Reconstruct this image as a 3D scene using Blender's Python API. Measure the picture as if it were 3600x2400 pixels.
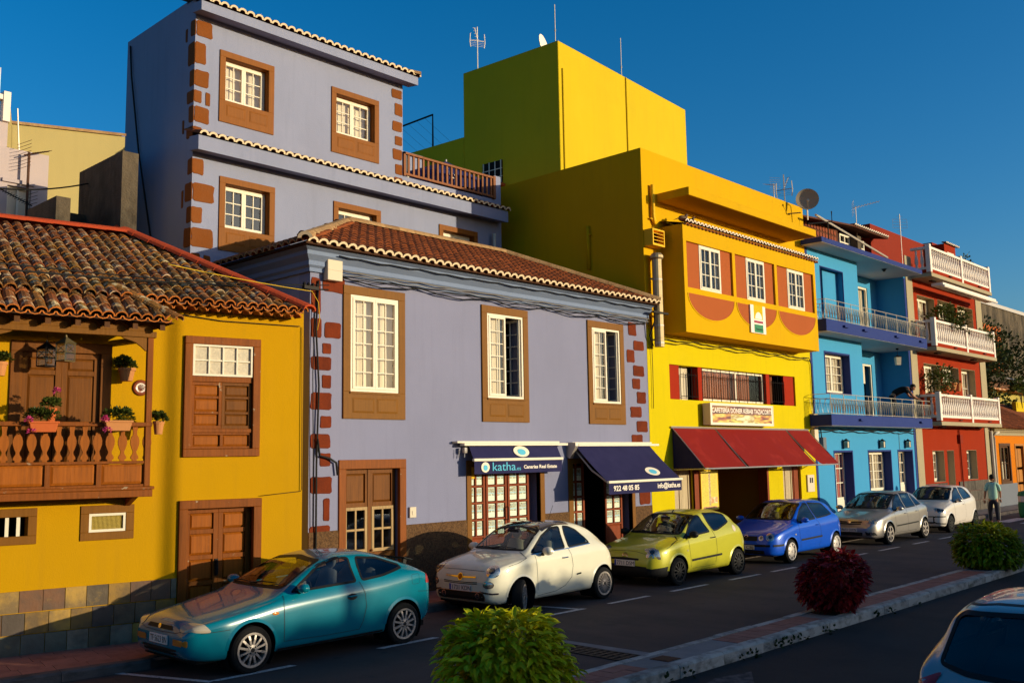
import bpy, bmesh, math, random
import numpy as np
from mathutils import Vector, Matrix, Euler
from mathutils.bvhtree import BVHTree
R = math.radians
rnd = random.Random(7)
for o in list(bpy.data.objects): bpy.data.objects.remove(o)
scene = bpy.context.scene
COL = scene.collection

# ---------------------------------------------------------------- camera
def set_camera():
    az, pi, ro = R(43.4226), R(6.8626), R(-0.9505)
    f = Vector((math.cos(pi)*math.cos(az), math.cos(pi)*math.sin(az), math.sin(pi)))
    r = f.cross(Vector((0, 0, 1))).normalized(); u = r.cross(f)
    c, s = math.cos(ro), math.sin(ro)
    r2 = r*c+u*s; u2 = u*c-r*s
    cam = bpy.data.cameras.new('camera'); o = bpy.data.objects.new('camera', cam); COL.objects.link(o)
    m = Matrix((r2, u2, -f)).transposed().to_4x4(); m.translation = Vector((0, 0, 2.66))
    o.matrix_world = m
    cam.sensor_width = 36; cam.sensor_fit = 'HORIZONTAL'; cam.lens = 33.904; cam.clip_start = .1; cam.clip_end = 2000
    scene.camera = o
set_camera()

# ---------------------------------------------------------------- sky, sun, exposure
SUN_AZ, SUN_EL = 27.0, 7.0          # degrees from the facade normal towards +X, and above the horizon
world = bpy.data.worlds.new('World'); scene.world = world; world.use_nodes = True
wn = world.node_tree.nodes; wl = world.node_tree.links
for n in list(wn): wn.remove(n)
sky = wn.new('ShaderNodeTexSky'); sky.sky_type = 'NISHITA'; sky.sun_disc = False
sky.sun_elevation = R(SUN_EL); sky.sun_rotation = R(180-SUN_AZ)
sky.air_density = 1.0; sky.dust_density = 1.5; sky.ozone_density = 3.9; sky.altitude = 0
hs = wn.new('ShaderNodeHueSaturation'); hs.inputs['Hue'].default_value = .5; hs.inputs['Saturation'].default_value = 1.22; hs.inputs['Value'].default_value = 1.42
bg = wn.new('ShaderNodeBackground'); bg.inputs['Strength'].default_value = .15
wo = wn.new('ShaderNodeOutputWorld')
wl.new(sky.outputs[0], hs.inputs['Color']); wl.new(hs.outputs[0], bg.inputs[0]); wl.new(bg.outputs[0], wo.inputs[0])
sl = bpy.data.lights.new('sun', 'SUN'); sl.energy = 4.75; sl.angle = R(.53); sl.color = (1.0, .92, .62)
so = bpy.data.objects.new('sun', sl); COL.objects.link(so)
sd = Vector((-math.sin(R(SUN_AZ))*math.cos(R(SUN_EL)), math.cos(R(SUN_AZ))*math.cos(R(SUN_EL)), -math.sin(R(SUN_EL))))
so.rotation_euler = sd.to_track_quat('-Z', 'Y').to_euler(); so.location = (20, -30, 20)
vs = scene.view_settings; vs.view_transform = 'Standard'; vs.look = 'None'; vs.gamma = 1; vs.use_curve_mapping = False; vs.exposure = 0.0

# ---------------------------------------------------------------- materials
MATS = {}
def mat(name, base, layers=(), rough=.8, bump=None, metal=0, coat=0, spec=.15, rand=0, hue=0, emit=None, ramp=None, trans=0, sub=0):
    """layers: (colour, (sx,sy,sz), lo, hi, amount) noise masks over the base colour; bump: (scale, strength, distance)"""
    wb = lambda c: (c[0]*1.05, c[1]*.88, c[2]*.82)
    base = wb(base); layers = [(wb(l[0]),)+tuple(l[1:]) for l in layers]; ramp = [wb(c) for c in ramp] if ramp else None
    m = bpy.data.materials.new(name); m.use_nodes = True; nt = m.node_tree; N = nt.nodes; L = nt.links
    bs = N['Principled BSDF']
    tc = N.new('ShaderNodeTexCoord')
    col = None
    if ramp:
        oi = N.new('ShaderNodeObjectInfo'); cr = N.new('ShaderNodeValToRGB'); cr.color_ramp.interpolation = 'CONSTANT'
        el = cr.color_ramp.elements
        while len(el) < len(ramp): el.new(1)
        for i, c in enumerate(ramp): el[i].position = i/len(ramp); el[i].color = (*c, 1)
        L.new(oi.outputs['Random'], cr.inputs[0]); col = cr.outputs[0]
    for (c, sc, lo, hi, amt) in layers:
        mp = N.new('ShaderNodeMapping'); mp.inputs['Scale'].default_value = sc; L.new(tc.outputs['Object'], mp.inputs[0])
        if rand:
            oi = N.new('ShaderNodeObjectInfo'); va = N.new('ShaderNodeVectorMath'); va.operation = 'SCALE'; va.inputs[0].default_value = (37, 91, 53)
            L.new(oi.outputs['Random'], va.inputs['Scale']); L.new(va.outputs[0], mp.inputs['Location'])
        nz = N.new('ShaderNodeTexNoise'); nz.inputs['Scale'].default_value = 1; nz.inputs['Detail'].default_value = 6; nz.inputs['Roughness'].default_value = .6
        L.new(mp.outputs[0], nz.inputs['Vector'])
        mr = N.new('ShaderNodeMapRange'); mr.inputs[1].default_value = lo; mr.inputs[2].default_value = hi; mr.inputs[4].default_value = amt
        L.new(nz.outputs['Fac'], mr.inputs[0])
        mx = N.new('ShaderNodeMix'); mx.data_type = 'RGBA'
        if col is None: mx.inputs[6].default_value = (*base, 1)
        else: L.new(col, mx.inputs[6])
        mx.inputs[7].default_value = (*c, 1); L.new(mr.outputs[0], mx.inputs[0]); col = mx.outputs[2]
    if rand:
        oi = N.new('ShaderNodeObjectInfo'); mr = N.new('ShaderNodeMapRange'); mr.inputs[3].default_value = 1-rand; mr.inputs[4].default_value = 1+rand*.6
        L.new(oi.outputs['Random'], mr.inputs[0])
        h = N.new('ShaderNodeHueSaturation'); L.new(mr.outputs[0], h.inputs['Value'])
        if hue:
            m2 = N.new('ShaderNodeMapRange'); m2.inputs[3].default_value = .5-hue; m2.inputs[4].default_value = .5+hue
            ml = N.new('ShaderNodeMath'); ml.operation = 'MULTIPLY'; ml.inputs[1].default_value = 7.31; fr = N.new('ShaderNodeMath'); fr.operation = 'FRACT'
            L.new(oi.outputs['Random'], ml.inputs[0]); L.new(ml.outputs[0], fr.inputs[0]); L.new(fr.outputs[0], m2.inputs[0]); L.new(m2.outputs[0], h.inputs['Hue'])
        if col is None: h.inputs['Color'].default_value = (*base, 1)
        else: L.new(col, h.inputs['Color'])
        col = h.outputs[0]
    if col is None: bs.inputs['Base Color'].default_value = (*base, 1)
    else: L.new(col, bs.inputs['Base Color'])
    bs.inputs['Roughness'].default_value = rough; bs.inputs['Metallic'].default_value = metal
    bs.inputs['Coat Weight'].default_value = coat; bs.inputs['Coat Roughness'].default_value = .04
    bs.inputs['Specular IOR Level'].default_value = spec
    if emit: bs.inputs['Emission Color'].default_value = (*emit[0], 1); bs.inputs['Emission Strength'].default_value = emit[1]
    if bump:
        last = None
        for (sc, st, di) in (bump if isinstance(bump[1], tuple) else (bump,)):
            nz = N.new('ShaderNodeTexNoise'); nz.inputs['Detail'].default_value = 4
            if isinstance(sc, (tuple, list)):
                mp = N.new('ShaderNodeMapping'); mp.inputs['Scale'].default_value = sc; L.new(tc.outputs['Object'], mp.inputs[0]); L.new(mp.outputs[0], nz.inputs['Vector']); nz.inputs['Scale'].default_value = 1
            else:
                nz.inputs['Scale'].default_value = sc; L.new(tc.outputs['Object'], nz.inputs['Vector'])
            bp = N.new('ShaderNodeBump'); bp.inputs['Strength'].default_value = st; bp.inputs['Distance'].default_value = di
            L.new(nz.outputs['Fac'], bp.inputs['Height'])
            if last: L.new(last, bp.inputs['Normal'])
            last = bp.outputs[0]
        L.new(last, bs.inputs['Normal'])
    if trans:
        # leaf: part of the light passes through
        tr = N.new('ShaderNodeBsdfTranslucent'); ms = N.new('ShaderNodeMixShader'); ms.inputs[0].default_value = trans
        if col is None: tr.inputs[0].default_value = (*base, 1)
        else: L.new(col, tr.inputs[0])
        out = N['Material Output']; L.new(bs.outputs[0], ms.inputs[1]); L.new(tr.outputs[0], ms.inputs[2]); L.new(ms.outputs[0], out.inputs[0])
    MATS[name] = m
    return m
def glass(name, tint=(.85, .9, .9), ior=1.5, rough=0.0):
    m = bpy.data.materials.new(name); m.use_nodes = True; nt = m.node_tree; N = nt.nodes; L = nt.links
    N.remove(N['Principled BSDF']); out = N['Material Output']
    t = N.new('ShaderNodeBsdfTransparent'); t.inputs[0].default_value = (*tint, 1)
    g = N.new('ShaderNodeBsdfGlossy'); g.inputs['Roughness'].default_value = rough; g.inputs[0].default_value = (1, 1, 1, 1)
    lw = N.new('ShaderNodeLayerWeight'); lw.inputs[0].default_value = .5
    pw = N.new('ShaderNodeMath'); pw.operation = 'POWER'; pw.inputs[1].default_value = 5; L.new(lw.outputs['Facing'], pw.inputs[0])
    f = N.new('ShaderNodeMath'); f.operation = 'MULTIPLY_ADD'; f.inputs[1].default_value = 1-(ior-1)*.12; f.inputs[2].default_value = (ior-1)*.12; L.new(pw.outputs[0], f.inputs[0])
    x = N.new('ShaderNodeMixShader'); L.new(f.outputs[0], x.inputs[0]); L.new(t.outputs[0], x.inputs[1]); L.new(g.outputs[0], x.inputs[2]); L.new(x.outputs[0], out.inputs[0])
    MATS[name] = m; return m

def stucco(name, c, dirt=.5, b=.35):
    d = tuple(x*.72+.01 for x in c); l = tuple(min(1, x*1.12+.01) for x in c)
    return mat(name, c, [(d, (.5, .5, .35), .42, .75, .45*dirt+.08), (l, (1.3, 1.3, .9), .5, .8, .25), (d, (6, 6, .5), .52, .78, .55*dirt)], rough=.9, bump=((2.2, .25*b, .05), (55, b, .012)), spec=.08)
stucco('ochre', (.47, .27, .002)); stucco('lavender', (.212, .24, .375), .65); stucco('lavender2', (.25, .295, .44), .7, .6)
stucco('yellow', (.58, .50, .002), .6); stucco('yellow_block', (.57, .445, .014), .5); stucco('ochre_bay', (.60, .37, .002), .6)
stucco('sky_blue', (.055, .31, .60), .3); stucco('navy', (.03, .052, .21), .3); stucco('brick_red', (.27, .026, .005), .3)
stucco('beige', (.36, .33, .22), .5); stucco('orange', (.55, .17, .004), .4); stucco('cream', (.40, .35, .15), .4); stucco('pink_white', (.46, .41, .42), .4)
stucco('soffit', (.55, .60, .62), .4); stucco('terracotta_paint', (.36, .10, .03), .3); stucco('red_strip', (.30, .025, .008), .3); stucco('green_wall', (.40, .36, .10), .6)
stucco('cornice_blue', (.18, .25, .40), .5); stucco('grey_blue', (.16, .19, .23), .5); stucco('dark_red', (.22, .03, .015), .5)
mat('plinth_brown', (.13, .075, .035), [((.06, .035, .02), (30, 30, 30), .45, .6, .8), ((.2, .13, .07), (22, 22, 22), .55, .7, .5)], rough=.95, bump=(45, .8, .03))
mat('quoin_red', (.155, .028, .007), [((.09, .018, .007), (4, 4, 4), .4, .7, .7)], rough=.9, bump=(25, .4, .02), rand=.15)
mat('quoin_brown', (.19, .06, .010), [((.19, .07, .02), (4, 4, 4), .4, .7, .7)], rough=.9, bump=(25, .4, .02), rand=.15)
mat('concrete', (.12, .10, .07), [((.03, .027, .02), (.9, .9, .5), .42, .62, .85), ((.20, .18, .13), (2, 2, 1), .55, .75, .5), ((.04, .035, .03), (5, 5, .5), .5, .75, .6)], rough=.95, bump=((3, .5, .1), (30, .6, .03)))
def wood(name, c, d=.6, ax=2, rough=.6, flake=False):
    k = tuple(x*d for x in c); s = [28, 28, 28]; s[ax] = 1.5
    ly = [(k, tuple(s), .4, .68, .75), (tuple(x*1.25 for x in c), (3, 3, 3), .5, .75, .35)]
    if flake: ly.append(((.42, .38, .26), (6, 6, 9), .66, .70, .7))
    return mat(name, c, ly, rough=rough, bump=(tuple(s), .3, .01), rand=.08)
wood('wood_orange', (.22, .062, .004), flake=True); wood('wood_panel', (.30, .088, .005)); wood('wood_dark', (.10, .038, .008)); wood('wood_door', (.165, .058, .006))
wood('wood_frame', (.185, .078, .006), .8); wood('wood_frame2', (.22, .078, .007), .8); wood('wood_red', (.22, .045, .01)); wood('wood_pale', (.42, .30, .14)); wood('wood_rail', (.26, .10, .035)); wood('door_cream', (.50, .43, .28), .75); wood('door_amber', (.45, .19, .03))
mat('tile_old', (.29, .12, .03), [((.13, .06, .02), (9, 9, 9), .4, .62, .8), ((.55, .46, .28), (6, 6, 6), .53, .61, .85), ((.045, .03, .02), (14, 14, 14), .58, .72, .7)], rough=.95, bump=(40, .6, .02), rand=.38, hue=.015)
mat('tile_eave', (.52, .17, .03), [((.30, .10, .03), (9, 9, 9), .4, .65, .7)], rough=.9, bump=(40, .4, .01), rand=.2)
mat('tile_red', (.28, .08, .022), [((.12, .04, .02), (9, 9, 9), .42, .62, .7), ((.40, .13, .06), (6, 6, 6), .55, .75, .5)], rough=.9, bump=(40, .4, .01), rand=.35)
mat('tile_ridge', (.40, .27, .13), [((.24, .13, .06), (6, 6, 6), .42, .65, .7)], rough=.95, bump=(30, .5, .02), rand=.2)
mat('tile_dark', (.07, .035, .02), rough=1); mat('tile_white', (.72, .62, .42), [((.5, .4, .25), (10, 10, 10), .5, .7, .5)], rough=.9); mat('tile_white2', (.78, .72, .62), rough=.9)
mat('verge_red', (.44, .065, .02), [((.30, .05, .02), (3, 3, 3), .4, .7, .7), ((.2, .05, .03), (12, 12, 12), .6, .75, .5)], rough=.9, bump=(20, .4, .02))
mat('white_frame', (.72, .72, .60), [((.6, .56, .45), (8, 8, 8), .55, .75, .4)], rough=.5); mat('white_paint', (.78, .76, .70), [((.55, .52, .45), (4, 4, 4), .5, .75, .4)], rough=.6)
mat('curtain', (.66, .63, .50), [((.5, .47, .36), (8, 8, 1), .4, .7, .5)], rough=.9); mat('curtain_red', (.42, .15, .07), [((.25, .08, .04), (12, 12, 1), .4, .7, .6)], rough=.9, trans=.15)
mat('curtain_rose', (.45, .16, .14), rough=.9); mat('interior_dark', (.012, .011, .010), rough=.9); mat('interior_mid', (.10, .09, .07), rough=.9); mat('room_ochre', (.22, .13, .01), rough=.9); mat('room_brown', (.09, .035, .02), rough=.9)
mat('frosted', (.50, .48, .38), [((.65, .62, .48), (5, 5, 5), .4, .7, .8), ((.34, .32, .26), (3, 3, 3), .5, .7, .6)], rough=.25, rand=.1)
mat('mesh_vent', (.45, .36, .08), rough=.5, metal=.3)
mat('iron', (.02, .018, .017), rough=.6, metal=.4); mat('iron_brown', (.10, .05, .03), rough=.7); mat('galv', (.42, .42, .40), rough=.45, metal=.6); mat('rail_metal', (.55, .52, .42), rough=.45, metal=.4)
mat('flue', (.42, .36, .22), [((.25, .2, .1), (3, 3, 8), .5, .75, .6)], rough=.5, metal=.5); mat('cable', (.012, .012, .012), rough=.6); mat('cable_yellow', (.55, .38, .02), rough=.6); mat('cable_grey', (.18, .17, .15), rough=.7)
mat('box_grey', (.62, .58, .46), rough=.6); mat('pvc', (.55, .53, .45), rough=.5); mat('pipe_yellow', (.78, .48, .01), rough=.6); mat('dish', (.32, .28, .20), rough=.6)
mat('pot_orange', (.50, .12, .03), rough=.7, rand=.15); mat('pot_tan', (.48, .22, .08), rough=.8, rand=.15); mat('soil', (.03, .02, .015), rough=1); mat('plate_brown', (.20, .05, .02), rough=.25); mat('plate_white', (.78, .74, .66), [((.4, .08, .05), (30, 30, 30), .55, .6, .8), ((.5, .4, .1), (25, 25, 25), .6, .65, .8)], rough=.1, coat=1)
mat('lamp_brass', (.20, .17, .09), rough=.4, metal=.6); glass('lamp_glass', (.8, .82, .75)); mat('lamp_black', (.012, .012, .014), rough=.5)
mat('navy_cloth', (.018, .018, .075), [((.03, .03, .1), (3, 3, 3), .4, .7, .5)], rough=.85, bump=(300, .2, .002)); mat('red_cloth', (.21, .010, .006), [((.2, .01, .012), (3, .6, 3), .4, .7, .6), ((.38, .04, .03), (2, 2, 2), .55, .75, .4)], rough=.85, bump=(200, .2, .003))
mat('text_white', (.85, .83, .75), rough=.7); mat('text_cyan', (.10, .50, .72), rough=.7); mat('text_black', (.015, .015, .02), rough=.6); mat('logo_white', (.78, .76, .62), rough=.7); mat('logo_grey', (.15, .22, .28), rough=.7)
mat('parasol', (.022, .03, .13), rough=.9)
glass('window_glass', (.95, .96, .94), 1.5); glass('dark_glass', (.25, .27, .30), 1.55)
# printed sheets in the shop windows and other flat print: coloured blocks made by the material
def print_mat(name, paper, blocks, scale=(1, 1, 1), rand=True):
    """blocks: (u0,u1,v0,v1,colour,noise) in the sheet's own 0..1 coordinates (Generated)"""
    m = bpy.data.materials.new(name); m.use_nodes = True; nt = m.node_tree; N = nt.nodes; L = nt.links
    bs = N['Principled BSDF']; bs.inputs['Roughness'].default_value = .5
    tc = N.new('ShaderNodeTexCoord'); sp = N.new('ShaderNodeSeparateXYZ'); L.new(tc.outputs['Generated'], sp.inputs[0])
    oi = N.new('ShaderNodeObjectInfo')
    col = None
    def cmpn(sock, op, v):
        n = N.new('ShaderNodeMath'); n.operation = op; L.new(sock, n.inputs[0]); n.inputs[1].default_value = v; return n.outputs[0]
    def mul(a, b):
        n = N.new('ShaderNodeMath'); n.operation = 'MULTIPLY'; L.new(a, n.inputs[0]); L.new(b, n.inputs[1]); return n.outputs[0]
    for (u0, u1, v0, v1, c, nz) in blocks:
        f = mul(mul(cmpn(sp.outputs[0], 'GREATER_THAN', u0), cmpn(sp.outputs[0], 'LESS_THAN', u1)), mul(cmpn(sp.outputs[2], 'GREATER_THAN', v0), cmpn(sp.outputs[2], 'LESS_THAN', v1)))
        mx = N.new('ShaderNodeMix'); mx.data_type = 'RGBA'; L.new(f, mx.inputs[0])
        if col is None: mx.inputs[6].default_value = (*paper, 1)
        else: L.new(col, mx.inputs[6])
        if nz:
            t = N.new('ShaderNodeTexNoise'); t.noise_dimensions = '4D'; t.inputs['Scale'].default_value = nz
            w = N.new('ShaderNodeMath'); w.operation = 'MULTIPLY'; w.inputs[1].default_value = 50+len(N); L.new(oi.outputs['Random'], w.inputs[0]); L.new(w.outputs[0], t.inputs['W'])
            L.new(tc.outputs['Generated'], t.inputs['Vector'])
            mp = N.new('ShaderNodeMapRange'); mp.inputs[1].default_value = .35; mp.inputs[2].default_value = .65; L.new(t.outputs['Fac'], mp.inputs[0])
            cr = N.new('ShaderNodeValToRGB'); e = cr.color_ramp.elements
            cols = c if isinstance(c[0], tuple) else (c, tuple(x*.3 for x in c))
            while len(e) < len(cols): e.new(1)
            for i, cc in enumerate(cols): e[i].position = i/(len(cols)-1); e[i].color = (*cc, 1)
            L.new(mp.outputs[0], cr.inputs[0]); L.new(cr.outputs[0], mx.inputs[7])
        else: mx.inputs[7].default_value = (*c, 1)
        col = mx.outputs[2]
    L.new(col, bs.inputs['Base Color']); MATS[name] = m; return m
PH = ((.05, .07, .05), (.30, .20, .10), (.55, .48, .30), (.20, .32, .45), (.65, .55, .2))
print_mat('listing', (.85, .82, .68), [(.06, .94, .60, .95, PH, 6), (.06, .94, .52, .57, (.12, .4, .6), 0), (.06, .48, .38, .50, PH, 9), (.55, .94, .38, .50, PH, 9), (.15, .85, .10, .30, ((.85, .82, .68), (.7, .67, .55), (.85, .82, .68)), 30)])
print_mat('sign_print', (.72, .66, .52), [(.02, .98, .06, .94, ((.09, .02, .015), (.35, .06, .03), (.60, .35, .05), (.70, .55, .12), (.25, .05, .03)), 5), (.30, .68, .06, .50, ((.75, .6, .1), (.35, .2, .05), (.8, .7, .4)), 7), (.02, .98, .52, .94, ((.05, .012, .01), (.18, .03, .02), (.30, .12, .02)), 5)])
print_mat('menu_print', (.72, .50, .03), [(.06, .40, .12, .93, ((.74, .52, .03), (.74, .52, .03), (.35, .2, .02)), 60), (.44, .56, .10, .93, ((.6, .42, .05), (.3, .12, .03), (.8, .7, .5)), 40), (.60, .90, .35, .93, ((.74, .52, .03), (.74, .52, .03), (.35, .2, .02)), 60), (.55, .95, .16, .32, ((.78, .62, .3), (.55, .2, .05), (.7, .5, .2)), 8), (.1, .9, .03, .08, (.65, .25, .12), 12)])
# ground
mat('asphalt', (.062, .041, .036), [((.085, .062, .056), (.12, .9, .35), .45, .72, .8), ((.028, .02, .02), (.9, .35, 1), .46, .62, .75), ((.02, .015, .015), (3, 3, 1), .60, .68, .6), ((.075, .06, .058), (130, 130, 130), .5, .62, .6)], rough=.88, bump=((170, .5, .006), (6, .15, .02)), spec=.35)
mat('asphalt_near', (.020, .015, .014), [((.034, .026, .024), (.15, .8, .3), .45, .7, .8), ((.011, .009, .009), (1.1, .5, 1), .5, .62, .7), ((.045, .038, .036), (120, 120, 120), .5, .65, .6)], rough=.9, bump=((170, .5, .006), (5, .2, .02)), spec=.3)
mat('worn_patch', (.12, .105, .10), [((.03, .028, .03), (9, 9, 9), .42, .6, .85)], rough=.9, bump=(90, .5, .006))
mat('road_paint', (.62, .61, .60), [((.06, .055, .055), (25, 25, 25), .52, .68, .85), ((.3, .29, .28), (3, 3, 3), .4, .7, .5)], rough=.7)
mat('paving_pink', (.34, .16, .12), [((.22, .10, .08), (6, 6, 6), .42, .65, .7), ((.32, .17, .13), (2, 2, 2), .5, .75, .5)], rough=.9, bump=(60, .4, .01), rand=.15)
mat('kerb_stone', (.42, .41, .37), [((.12, .11, .10), (4, 4, 9), .45, .65, .75), ((.07, .08, .04), (2.5, 2.5, 6), .58, .68, .6)], rough=.95, bump=((9, .5, .03), (50, .5, .01)), rand=.15)
mat('kerb_dark', (.12, .105, .10), [((.06, .055, .05), (4, 4, 9), .45, .65, .75)], rough=.95, bump=((9, .5, .03), (50, .5, .01)), rand=.15)
mat('cement', (.24, .235, .23), [((.15, .145, .14), (2, 2, 2), .4, .7, .7)], rough=.9, bump=(50, .4, .008)); mat('rust', (.12, .055, .03), [((.06, .03, .02), (12, 12, 12), .4, .65, .7)], rough=.9); mat('grate_iron', (.055, .045, .04), rough=.7, metal=.5)
mat('slate', (.15, .12, .08), [((.09, .075, .06), (3, 3, 3), .4, .6, .7), ((.36, .24, .07), (4, 4, 4), .6, .72, .6)], rough=.6, bump=((5, .4, .03), (30, .3, .01)), rand=.25, ramp=[(.20, .16, .10), (.12, .10, .085), (.32, .20, .05), (.15, .16, .12), (.28, .25, .18), (.17, .09, .05), (.38, .25, .06), (.11, .12, .10)])
mat('stone_grey', (.11, .10, .085), [((.06, .055, .05), (5, 5, 5), .4, .65, .7)], rough=.9, bump=(25, .5, .02), rand=.25); mat('earth', (.52, .36, .20), [((.38, .27, .16), (.3, .3, .3), .4, .7, .7)], rough=1)
# leaves
mat('leaf_lime', (.48, .54, .012), [((.66, .58, .01), (5, 5, 5), .45, .65, .8), ((.22, .33, .015), (4, 4, 4), .5, .7, .6)], rough=.4, rand=.3, trans=.25); mat('leaf_red', (.46, .02, .02), [((.17, .010, .012), (6, 6, 6), .4, .65, .7), ((.50, .035, .025), (5, 5, 5), .58, .7, .6)], rough=.4, rand=.4, trans=.2); mat('leaf_green', (.26, .33, .012), [((.38, .42, .012), (5, 5, 5), .5, .7, .7), ((.07, .12, .012), (4, 4, 4), .5, .7, .6)], rough=.4, rand=.3, trans=.2)
mat('leaf_dark', (.03, .05, .012), [((.06, .08, .015), (1.5, 1.5, 1.5), .45, .7, .8)], rough=.6, rand=.3, trans=.15); mat('leaf_pot', (.06, .085, .015), rough=.5, rand=.3, trans=.2); mat('bark', (.07, .05, .03), rough=.95); mat('petal', (.55, .06, .22), rough=.6, rand=.2)
# cars
def paint(name, c, metal=.35, rough=.32, flake=0):
    return mat(name, c, [(tuple(x*.7 for x in c), (2, 2, 6), .5, .8, .25)], rough=rough, metal=metal, coat=.75, spec=.2)
paint('paint_teal', (.001, .165, .24), .0, .22); paint('paint_cream', (.70, .72, .58), 0, .35); paint('paint_lime', (.46, .47, .03), .05); paint('paint_blue', (.004, .085, .62), .05); paint('paint_silver', (.40, .40, .38), .6, .3); paint('paint_white', (.68, .67, .62), 0, .35); paint('paint_grey', (.36, .37, .38), .65, .3)
mat('rubber', (.012, .012, .012), rough=.85, bump=(80, .3, .004)); mat('black_plastic', (.016, .016, .016), rough=.55); mat('seal', (.012, .012, .012), rough=.5); mat('rim_silver', (.42, .41, .39), rough=.4, metal=.6); mat('rim_dark', (.035, .035, .035), rough=.5, metal=.3); mat('hubcap', (.48, .48, .47), rough=.45, metal=.4); mat('chrome', (.7, .7, .7), rough=.12, metal=1)
mat('head_reflector', (.55, .54, .50), rough=.15, metal=.8); mat('head_clear', (.42, .39, .30), rough=.1, coat=1); mat('amber_lens', (.55, .20, .02), rough=.15, coat=1); mat('red_lens', (.35, .01, .01), rough=.12, coat=1)
mat('plate_face', (.72, .71, .66), rough=.5); mat('plate_blue', (.02, .06, .4), rough=.5); mat('seat_grey', (.16, .17, .19), rough=.9); mat('seat_cream', (.55, .50, .36), rough=.8); mat('trim_dark', (.03, .03, .032), rough=.8); mat('brown_roof', (.05, .04, .03), rough=.1, coat=1)
glass('car_glass', (.62, .68, .68), 1.5); glass('car_glass_dark', (.30, .36, .38), 1.55); mat('lens_dark', (.02, .022, .03), rough=.05, coat=1); glass('lens_clear', (.95, .95, .93), 1.25)
# people
mat('skin', (.36, .17, .10), rough=.6); mat('hair', (.02, .014, .01), rough=.7); mat('tee_mint', (.36, .62, .52), [((.28, .5, .42), (9, 9, 9), .45, .7, .5)], rough=.9); mat('trousers', (.03, .03, .04), rough=.9); mat('trouser_stripe', (.4, .38, .3), rough=.9); mat('tee_black', (.014, .014, .015), rough=.9); mat('shoe', (.1, .09, .08), rough=.8)
mat('feather', (.16, .11, .075), [((.07, .05, .04), (30, 30, 30), .45, .6, .8)], rough=.8); mat('barrel_green', (.03, .22, .10), rough=.5)

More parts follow.
